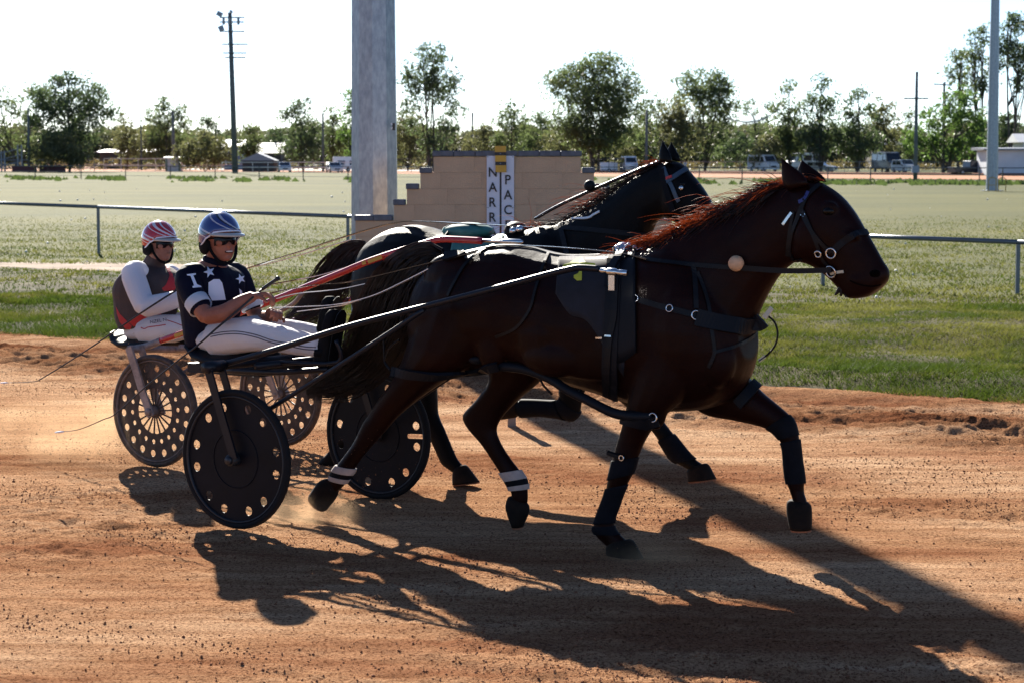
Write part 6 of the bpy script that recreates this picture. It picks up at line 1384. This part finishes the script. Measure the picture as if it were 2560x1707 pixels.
def shades(root, P, M3, s, m):
    q = MB(); rows = []
    for j, (z, o) in enumerate(((.075, .0), (.02, .012), (-.05, .008), (-.095, -.01))):
        row = []
        for k in range(17):
            a = -1.15 + 2.3 * k / 16; dip = 0.035 * math.exp(-(a / .22) ** 2) if j >= 2 else 0
            row.append(P(-.02 + (.405 + o) * math.cos(a * .9), .325 * math.sin(a), z + dip * (j - 1) - 0.02 * abs(a) * (j == 3)))
        rows.append(row)
    vs = [p for r_ in rows for p in r_]; n = 17; fs = [(j * n + k, j * n + k + 1, (j + 1) * n + k + 1, (j + 1) * n + k) for j in range(3) for k in range(16)]
    c = P(0, 0, 0); vs2 = [c + (p - c) * 0.975 for p in vs]; o = len(vs); fs += [(o + a, o + d, o + c_, o + b) for a, b, c_, d in fs[:48]]
    q.add(vs + vs2, fs); g = obj('sunglasses', q, m, root, sm=True)
    q = MB()
    for sy in (1, -1): q.tube([P(.18, sy * .30, .06), P(.05, sy * .345, .05), P(-.08, sy * .345, .03)], 0.018 * s, 6)
    q.tube([P(-.02 + .415 * math.cos(a * .9), .33 * math.sin(a), .078) for a in [-1.1 + 2.2 * k / 12 for k in range(13)]], 0.012 * s, 6); obj('frame', q, M_BLKF, g, sm=True)
def decal(root, bv, polys, m, name, lift=0.0025, grid=5.0):
    """flat cut-out shapes (photo pixels) laid on cloth: triangulated finely so that they follow the folds"""
    from mathutils.geometry import delaunay_2d_cdt
    q = MB()
    for poly in polys:
        n = len(poly); xs_ = [p[0] for p in poly]; ys_ = [p[1] for p in poly]; pts = [Vector(p) for p in poly]
        def inside(x, y):
            c_ = False; j = n - 1
            for i in range(n):
                if (ys_[i] > y) != (ys_[j] > y) and x < (xs_[j] - xs_[i]) * (y - ys_[i]) / (ys_[j] - ys_[i]) + xs_[i]: c_ = not c_
                j = i
            return c_
        x = min(xs_) + grid / 2
        while x < max(xs_):
            y = min(ys_) + grid / 2
            while y < max(ys_):
                if inside(x, y): pts.append(Vector((x, y)))
                y += grid
            x += grid
        vo, eo, fo, _, _, _ = delaunay_2d_cdt(pts, [(i, (i + 1) % n) for i in range(n)], [list(range(n))], 1, 1e-4)
        vs = []; ok = []
        for v in vo:
            c, nn = cast(bv, v.x, v.y); ok.append(c is not None); vs.append(c + nn * lift if c is not None else Vector())
        good = [f for f in fo if all(ok[i] for i in f) and max((vs[f[0]] - vs[f[1]]).length, (vs[f[1]] - vs[f[2]]).length, (vs[f[2]] - vs[f[0]]).length) < 0.12]
        par = list(range(len(vs)))
        def root_(i):
            while par[i] != i: i = par[i]
            return i
        for f in good: par[root_(f[1])] = root_(f[0]); par[root_(f[2])] = root_(f[0])
        cnt = {}
        for f in good: cnt[root_(f[0])] = cnt.get(root_(f[0]), 0) + 1
        if cnt:
            best = max(cnt, key=cnt.get); good = [f for f in good if root_(f[0]) == best]; us_ = sorted({i for f in good for i in f}); ix = {v: k for k, v in enumerate(us_)}; q.add([vs[i] for i in us_], [tuple(ix[i] for i in f) for f in good])
    return obj(name, q, m, root, fix=False) if q.v else None
def dense(poly, n=4):
    out = []
    for i in range(len(poly)):
        a = poly[i]; b = poly[(i + 1) % len(poly)]
        for k in range(n): out.append((a[0] + (b[0] - a[0]) * k / n, a[1] + (b[1] - a[1]) * k / n))
    return out
def line_on(root, bv, px, w, m, name, lift=0.002): 
    q = strap(bv, px, w, 0.0015, lift); return obj(name, q, m, root) if q.v else None
def text_on(root, bv, body, pts, hpx, m, name, shear=0.0):
    """writing laid on cloth along a pixel baseline a->b"""
    cu = bpy.data.curves.new('t', 'FONT'); cu.body = body; cu.size = 1.0; cu.shear = shear; o = bpy.data.objects.new('t', cu); C.objects.link(o); bpy.context.view_layer.update()
    me = bpy.data.meshes.new_from_object(o); bpy.data.objects.remove(o); bpy.data.curves.remove(cu); co = np.array([v.co[:] for v in me.vertices]); w = co[:, 0].max(); (xa, ya), (xb, yb) = pts
    ux, uy = (xb - xa) / w, (yb - ya) / w; ln = math.hypot(xb - xa, yb - ya); nx, ny = -(yb - ya) / ln * -1, -(xb - xa) / ln
    off = LOC[root.name]
    for v in me.vertices:
        x = xa + ux * v.co.x + nx * v.co.y * hpx; y = ya + uy * v.co.x + ny * v.co.y * hpx; c, nn = cast(bv, x, y)
        if c is None: c = PN(x, y, .2); nn = PN.n
        v.co = c + nn * 0.003 - off
    me.materials.clear(); me.materials.append(m); o = bpy.data.objects.new(name, me); C.objects.link(o); o.parent = root; LOC[o.name] = off

# ---- near driver
DN = thing('person', PN(560, 880, 0), 'smiling driver in a navy short sleeved top with white stars, blue helmet', 'person', 'drivers')
fwdN = (math.cos(math.radians(50)), -math.sin(math.radians(50)), 0.02)
M3 = frame(fwdN); hs = 0.232
hc = PN(551, 602, 0.02)
body = MB(); P = build_head(body, hc, M3, hs)
nk = PN(535, 655, 0); body.tube([hc + Vector((0, 0, -.05)) + M3 @ Vector((-.03, 0, 0)), nk, PN(525, 690, 0)], [.052, .052, .06], 12)
sN, eN, wN = PN(470, 698, .20), PN(516, 792, .26), PN(632, 742, .12)
sF, eF, wF = PN(592, 690, -.19), PN(640, 792, -.24), PN(676, 790, -.10)
cap_path(body, [sN, PN(484, 745, .24), eN], [.058, .050, .044]); cap_path(body, [eN, PN(562, 782, .22), PN(600, 757, .16), wN], [.044, .046, .037, .029])
cap_path(body, [sF, PN(618, 740, -.23), eF], [.055, .048, .042]); cap_path(body, [eF, PN(655, 795, -.18), wF], [.042, .040, .028])
# torso and legs below the clothes
cap_path(body, [PN(530, 690, 0), PN(518, 760, 0), PN(530, 845, 0)], [.13, .13, .12], 14)
hipN, kneeN, ankN = PN(545, 852, .09), PN(672, 842, .17), PN(806, 872, .20)
hipF, kneeF, ankF = PN(560, 848, -.09), PN(700, 828, -.17), PN(800, 838, -.20)
cap_path(body, [hipN, kneeN, ankN], [.08, .055, .038]); cap_path(body, [hipF, kneeF, ankF], [.08, .055, .038])
limb_hand(body, wN, PN(680, 735, .08) - wN, Vector((0.2, -0.2, -1)), 1.0, 0.85, 1)
limb_hand(body, wF, PN(700, 770, -.04) - wF, Vector((-0.3, 0.2, -0.6)), 1.0, 0.85, -1)
me = fuse(body, 0.0052, 3, 0.4); link('body', shift(me, LOC[DN.name]), M_SKIN, DN, sm=True, fix=False)
# mouth: open smile with teeth
q = MB(); q.ball(P(.348, 0, -.255), (.028 * hs, .115 * hs, .034 * hs), 14, 8, M3); mo = obj('mouth', q, M_MOUTH, DN, sm=True)
q = MB(); q.ball(P(.358, .005, -.248), (.025 * hs, .095 * hs, .019 * hs), 14, 8, M3); obj('teeth', q, M_TEETH, mo, sm=True)
helmet(DN, hc, M3, hs * 1.06, M_HELB, (M_BLKF, M_PATCHW)); shades(DN, P, M3, hs, M_GLASS)
# shirt
sh_ = MB()
loft_pairs(sh_, PN, [(560, 668, 520, 664, .10), (578, 690, 482, 684, .19), (586, 725, 470, 722, .185), (582, 765, 474, 765, .17), (572, 805, 480, 800, .165), (560, 838, 490, 836, .17), (548, 868, 500, 862, .165)], 0.0, 24, 4, .85)
cap_path(sh_, [PN(497, 692, .13), sN, PN(482, 740, .235), PN(500, 768, .250)], [.075, .074, .066, .062], 16)
cap_path(sh_, [PN(565, 690, -.12), sF, PN(614, 735, -.225), PN(630, 765, -.235)], [.072, .070, .062, .058], 16)
sh_.tube([PN(538, 642, 0), PN(536, 660, 0), PN(532, 680, 0)], [.064, .070, .085], 16)
me = fuse(sh_, 0.0075, 3, 0.4); bvs = bvh_of(me); link('shirt', shift(me, LOC[DN.name]), M_NAVY, DN, sm=True, fix=False)
def cuff(root, a, b, r_, m, name):
    q = MB(); q.tube([a, a.lerp(b, 0.03), a.lerp(b, 0.97), b], [r_ * 0.96, r_, r_, r_ * 0.96], 20, caps=False); return obj(name, q, m, root, sm=True)
ax = (eN - PN(484, 745, .24)).normalized(); c0 = PN(490, 753, .243); cuff(DN, c0 - ax * .005, c0 + ax * 0.055, .067, M_WSILK, 'sleeve_band')
axf = (eF - PN(618, 740, -.23)).normalized(); c1 = PN(624, 752, -.232); cuff(DN, c1 - axf * .005, c1 + axf * .05, .063, M_WSILK, 'sleeve_band')
star = lambda cx, cy, R, a0: [(cx + (R if k % 2 == 0 else R * .42) * math.cos(a0 + math.pi * k / 5), cy + (R if k % 2 == 0 else R * .42) * math.sin(a0 + math.pi * k / 5)) for k in range(10)]
decal(DN, bvs, [dense(star(523, 681, 15, -1.9), 2)], M_PATCHW, 'star')
decal(DN, bvs, [dense(star(601, 698, 13, -1.9), 2)], M_PATCHW, 'star')
decal(DN, bvs, [dense([(467, 687), (489, 684), (489, 688), (483, 690), (492, 712), (502, 716), (503, 719), (482, 721), (481, 717), (485, 715), (476, 691), (468, 690)], 3)], M_PATCHW, 'letter')
decal(DN, bvs, [dense([(521, 707), (534, 699), (548, 699), (555, 708), (560, 730), (564, 750), (530, 752), (521, 735)], 4)], M_PATCHW, 'chest_stripe')
decal(DN, bvs, [dense([(597, 722), (604, 728), (607, 745), (600, 742)], 3)], M_PATCHW, 'chest_stripe')
bvc = BVHTree.FromObject(bpy.data.objects['sleeve_band'], bpy.context.evaluated_depsgraph_get())
# trousers
tr_ = MB()
loft_pairs(tr_, PN, [(560, 812, 505, 830, .12), (590, 812, 512, 862, .165), (612, 818, 545, 880, .175), (640, 826, 600, 880, .16)], 0.0, 20, 3, .9)
cap_path(tr_, [PN(545, 848, .08), PN(610, 838, .13), kneeN, PN(740, 855, .19), PN(798, 868, .20)], [.100, .092, .074, .066, .052], 16)
cap_path(tr_, [PN(560, 845, -.08), PN(640, 830, -.13), kneeF, PN(760, 833, -.19), PN(800, 838, -.20)], [.098, .088, .07, .06, .05], 16)
me = fuse(tr_, 0.0075, 3, 0.4); bvt = bvh_of(me); link('trousers', shift(me, LOC[DN.name]), M_WPANT, DN, sm=True, fix=False)
for dy in (0, 6): line_on(DN, bvt, [(527, 836 + dy), (560, 830 + dy), (598, 829 + dy), (640, 837 + dy), (680, 850 + dy), (720, 858 + dy), (760, 866 + dy), (790, 868 + dy)], 0.0045, M_NVST, 'side_stripe')
# boots: soles pressed forward against the foot rests
def boot(root, ank, PL, l, px):
    q = MB(); (hx, hy), (tx, ty) = px; heel = PL(hx, hy, l); toe = PL(tx, ty, l); up = (toe - heel).normalized(); f = PL.d; n = 16; rings = []
    for t, lx, w, back in ((-.03, .05, .030, .045), (0.03, .055, .040, .055), (.25, .05, .038, .05), (.5, .045, .043, .035), (.75, .04, .050, .026), (.95, .034, .042, .022), (1.03, .025, .022, .012)):
        c = heel.lerp(toe, t); rings.append([c + f * (lx if math.cos(a) > 0 else back * -1) * abs(math.cos(a)) ** .6 * (1 if math.cos(a) > 0 else 1) + PL.n * (w * math.sin(a)) for a in [2 * math.pi * k / n for k in range(n)]])
    q.rings(rings); q.tube([ank + (ank - PL(tx - 60, ty + 40, l)) * 0, heel.lerp(toe, .15) - f * 0.01], [.050, .046], 14); b = obj('boot', q, M_BLKF, root, sm=True)
    q = MB(); q.rings([[heel.lerp(toe, t) + f * .058 + PL.n * (w * math.sin(a)) * 1.04 + up * (0) + f * (0.006 * (math.cos(a) > 0)) for a in [2 * math.pi * k / n for k in range(n)]] for t, w in ((-.05, .012), (0.0, .030), (.12, .037), (.5, .044), (.8, .046), (.95, .036), (1.03, .012))]); obj('sole', q, M_LEATH, b)
boot(DN, ankN, PN, .20, ((806, 908), (832, 778))); boot(DN, ankF, PN, -.20, ((806, 862), (822, 745)))
WM = mat('whip_black', (0.008, 0.008, 0.010), 0.4)
def whip(handle, lash, label):
    q = MB(); o = thing('whip', handle[0], label, 'whip', 'whips'); q.tube(spline(handle, 4), [0.010] * (4 * (len(handle) - 1) + 1), 8); q.ball(handle[0], 0.014, 10, 6); obj('handle', q, WM, o, sm=True)
    q = MB(); s_ = spline(lash, 5); q.tube(s_, [0.0065 - 0.0048 * i / (len(s_) - 1) for i in range(len(s_))], 6); st = obj('stock', q, WM, o, sm=True)
    q = MB(); e = s_[-1]; d = (s_[-1] - s_[-2]).normalized(); q.tube([e, e + d * .03, e + d * .07], [.003, .006, .003], 6); obj('tip', q, M_PATCHW, o, sm=True)
whip([PN(694, 697, .07), PN(672, 712, .09), PN(655, 724, .11)], [PN(655, 724, .11), PN(600, 772, .20), PN(545, 818, .28), PN(495, 862, .33), PN(440, 905, .36), PN(360, 970, .38), PN(290, 1033, .38), PN(258, 1048, .38), PN(200, 1072, .38), PN(160, 1078, .38)], 'thin black whip trailing past the far wheel from the near driver')

# ---- far driver
DF = thing('person', PF(390, 860, 0), 'driver in white sleeves and a grey and red vest with red helmet', 'person', 'drivers')
M3f = frame((math.cos(math.radians(42)), -math.sin(math.radians(42)), 0.0)); hs2 = 0.222; hc2 = PF(400, 611, 0.02)
body = MB(); P2 = build_head(body, hc2, M3f, hs2)
body.tube([hc2 + Vector((0, 0, -.05)) + M3f @ Vector((-.03, 0, 0)), PF(388, 655, 0), PF(380, 685, 0)], [.05, .05, .06], 12)
s1, e1, w1 = PF(333, 685, .20), PF(362, 768, .26), PF(480, 738, .12); s2, e2, w2 = PF(428, 690, -.18), PF(470, 770, -.22), PF(520, 745, -.10)
cap_path(body, [s1, PF(345, 730, .24), e1], [.055, .05, .044]); cap_path(body, [e1, PF(420, 755, .2), w1], [.044, .042, .03])
cap_path(body, [s2, PF(450, 730, -.22), e2], [.055, .05, .044]); cap_path(body, [e2, PF(495, 762, -.18), w2], [.044, .04, .03])
cap_path(body, [PF(375, 690, 0), PF(360, 750, 0), PF(365, 820, 0)], [.13, .13, .12], 14)
kn, an = PF(470, 820, .16), PF(590, 835, .2); kn2, an2 = PF(495, 812, -.16), PF(600, 810, -.2)
cap_path(body, [PF(375, 828, .09), kn, an], [.08, .055, .038]); cap_path(body, [PF(385, 824, -.09), kn2, an2], [.08, .055, .038])
limb_hand(body, w1, PF(540, 720, .08) - w1, Vector((0.2, -0.2, -1)), 1.0, 0.85, 1); limb_hand(body, w2, PF(560, 735, -.05) - w2, Vector((-.3, .2, -.6)), 1.0, 0.85, -1)
me = fuse(body, 0.0052, 3, 0.4); link('body', shift(me, LOC[DF.name]), M_SKIN2, DF, sm=True, fix=False)
q = MB(); q.ball(P2(.352, .01, -.245), (.022 * hs2, .075 * hs2, .012 * hs2), 14, 8, M3f); obj('mouth', q, M_MOUTH, DF, sm=True)
helmet(DF, hc2, M3f, hs2 * 1.06, M_HELR, (M_BLKF, M_PATCHW)); shades(DF, P2, M3f, hs2, M_GLASS)
vs_ = MB()
loft_pairs(vs_, PF, [(408, 672, 365, 656, .11), (428, 690, 328, 678, .18), (438, 720, 302, 716, .185), (432, 752, 303, 756, .175), (420, 790, 308, 795, .175), (400, 818, 322, 822, .17)], 0.0, 24, 4, .85)
vs_.tube([PF(392, 640, 0), PF(386, 658, 0), PF(380, 680, 0)], [.06, .07, .09], 16)
me = fuse(vs_, 0.0075, 3, 0.4); bvv = bvh_of(me); link('vest', shift(me, LOC[DF.name]), M_GRYV, DF, sm=True, fix=False)
decal(DF, bvv, [dense([(290, 766), (300, 785), (321, 806), (330, 815), (326, 824), (314, 822), (300, 805), (293, 785)], 4)], M_REDV, 'red_panel')
decal(DF, bvv, [dense([(323, 806), (345, 790), (358, 778), (380, 780), (405, 778), (400, 796), (380, 806), (352, 812), (334, 816)], 4)], M_REDV, 'red_panel')
decal(DF, bvv, [dense([(404, 722), (415, 712), (424, 690), (413, 668), (420, 664), (432, 690), (440, 715), (436, 726), (410, 728)], 5)], M_REDV, 'red_panel')
sl = MB(); cap_path(sl, [PF(352, 682, .13), s1, PF(347, 730, .24), e1], [.07, .076, .074, .066], 16); cap_path(sl, [e1, PF(415, 756, .2), PF(468, 740, .13)], [.066, .06, .046], 16)
me = fuse(sl, 0.0075, 3, 0.4); link('sleeve', shift(me, LOC[DF.name]), M_WSILK, DF, sm=True, fix=False)
sl = MB(); cap_path(sl, [PF(412, 690, -.12), s2, PF(450, 730, -.22), e2], [.065, .07, .068, .06], 14); cap_path(sl, [e2, PF(500, 760, -.16)], [.06, .05], 14)
me = fuse(sl, 0.0075, 3, 0.4); link('sleeve', shift(me, LOC[DF.name]), M_WSILK, DF, sm=True, fix=False)
tr_ = MB(); loft_pairs(tr_, PF, [(400, 795, 320, 815, .12), (425, 795, 335, 845, .165), (450, 805, 370, 852, .17), (470, 815, 420, 850, .15)], 0.0, 20, 3, .9)
cap_path(tr_, [PF(370, 828, .08), PF(430, 822, .13), kn, PF(540, 830, .19), an], [.10, .09, .072, .064, .05], 16); cap_path(tr_, [PF(385, 825, -.08), PF(450, 815, -.13), kn2, an2], [.098, .088, .07, .05], 16)
me = fuse(tr_, 0.0075, 3, 0.4); bvt = bvh_of(me); link('trousers', shift(me, LOC[DF.name]), M_WPANT, DF, sm=True, fix=False)
M_REDL2 = mat('red_piping', (0.40, 0.012, 0.03), 0.6)
line_on(DF, bvt, [(353, 819), (362, 822), (372, 818), (395, 815), (415, 812)], 0.006, M_REDL2, 'piping'); line_on(DF, bvt, [(418, 801), (440, 808), (466, 818)], 0.005, M_REDL2, 'piping')
text_on(DF, bvt, 'NZEL N', ((376, 810), (417, 803)), 11, M_NVST, 'lettering')
boot(DF, an, PF, .20, ((600, 862), (622, 760))); boot(DF, an2, PF, -.20, ((610, 835), (628, 735)))
whip([PF(500, 690, .1), PF(478, 706, .14), PF(458, 716, .18)], [PF(458, 716, .18), PF(400, 752, .3), PF(330, 798, .34), PF(240, 860, .36), PF(150, 918, .36), PF(105, 945, .36), PF(92, 952, .36), PF(60, 955, .36), PF(20, 956, .36)], 'thin black whip slanting down behind the far driver to the left edge')
text_on(DN, bvc, 'Tom Ta', ((476, 752), (524, 738)), 12, M_NVST, 'lettering', 0.35)
# ------------------------------------------------------------------ earth thrown up by wheels and hooves
r = np.random.RandomState(55); Pp = []; Rr = []
def spray(n, px, PL, l0, l1, rmin, rmax):
    """n crumbs round pixel centres ((x, y, sx, sy), ...) between two side offsets"""
    for _ in range(n):
        x, y, sx, sy = px[r.randint(len(px))]; p = PL(x + r.randn() * sx, y + r.randn() * sy, l0 + (l1 - l0) * r.rand())
        if p.z > 0.004: Pp.append(tuple(p)); Rr.append(rmin + (rmax - rmin) * r.rand() ** 4)
spray(420, [(330, 960, 70, 70), (240, 960, 90, 60), (150, 940, 100, 45), (400, 1000, 45, 60)], PF, .4, .95, .0010, .0050)
spray(500, [(370, 940, 45, 50), (430, 990, 35, 60), (380, 1030, 55, 50)], PF, .62, .75, .0010, .0028)
spray(260, [(740, 1010, 30, 50), (720, 960, 35, 40)], PF, -.5, -.2, .0012, .0035)
spray(420, [(820, 1290, 32, 12), (850, 1270, 35, 18), (930, 1150, 60, 45), (900, 1230, 50, 30)], PN, .05, .35, .0010, .0034)
spray(170, [(1620, 1370, 25, 10), (1660, 1350, 22, 12), (1690, 1335, 15, 8)], PN, .1, .3, .0012, .0040)
spray(150, [(60, 960, 60, 60), (200, 1060, 80, 40)], PF, .3, .9, .0015, .0060)
rs = np.random.RandomState(56)
Vv, Ff = octa(np.array(Pp), np.array(Rr))
fl = struct(link('flying_earth', np_mesh('flying_earth', Vv, Ff), M_CLOD, fix=False), 'stuff'); tag(fl, 'crumbs of earth thrown up round the wheels and hooves', 'flying earth')
# thin dust hanging low behind the wheels
def dust(c, rad, dens, label):
    q = MB(); q.ball(c, rad, 24, 14, Matrix.Rotation(-math.radians(34), 3, 'Z')); o = obj('dust_cloud', q, None, at_=c)
    m = bpy.data.materials.new('dust'); m.use_nodes = True; nt = m.node_tree; N = nt.nodes; L = nt.links; N.remove(N['Principled BSDF'])
    v = N.new('ShaderNodeVolumePrincipled'); v.inputs['Color'].default_value = (0.75, 0.50, 0.30, 1); v.inputs['Anisotropy'].default_value = 0.35
    tc = N.new('ShaderNodeTexCoord'); mp = N.new('ShaderNodeMapping'); mp.inputs['Location'].default_value = (-1, -1, -1); mp.inputs['Scale'].default_value = (2, 2, 2); L.new(tc.outputs['Generated'], mp.inputs['Vector'])
    ln = N.new('ShaderNodeVectorMath'); ln.operation = 'LENGTH'; L.new(mp.outputs[0], ln.inputs[0])
    fa = N.new('ShaderNodeMapRange'); fa.inputs[1].default_value = 1.0; fa.inputs[2].default_value = 0.1; fa.inputs[3].default_value = 0.0; fa.inputs[4].default_value = 1.0; L.new(ln.outputs['Value'], fa.inputs[0])
    nz = N.new('ShaderNodeTexNoise'); nz.inputs['Scale'].default_value = 3.5; nz.inputs['Detail'].default_value = 4; L.new(tc.outputs['Object'], nz.inputs['Vector'])
    mr = N.new('ShaderNodeMapRange'); mr.inputs[1].default_value = 0.38; mr.inputs[2].default_value = 0.72; L.new(nz.outputs['Fac'], mr.inputs[0])
    mu = N.new('ShaderNodeMath'); mu.operation = 'MULTIPLY'; L.new(fa.outputs[0], mu.inputs[0]); L.new(mr.outputs[0], mu.inputs[1]); m2 = N.new('ShaderNodeMath'); m2.operation = 'MULTIPLY'; m2.inputs[1].default_value = dens; L.new(mu.outputs[0], m2.inputs[0])
    L.new(m2.outputs[0], v.inputs['Density']); L.new(v.outputs[0], N['Material Output'].inputs['Volume']); o.data.materials.append(m); struct(o, 'stuff'); tag(o, label, 'dust')
dust(PF(235, 1090, .5) + Vector((0, 0, 0.02)), (1.3, 0.5, 0.26), 2.4, 'thin golden dust hanging behind the far sulky wheel')
dust(PN(770, 1285, .15), (0.45, 0.3, 0.15), 6.0, 'small dust puff at the near horse hind hoof')
dust(PN(1610, 1392, .15), (0.34, 0.22, 0.10), 6.0, 'small dust puff at the near horse front hoof')
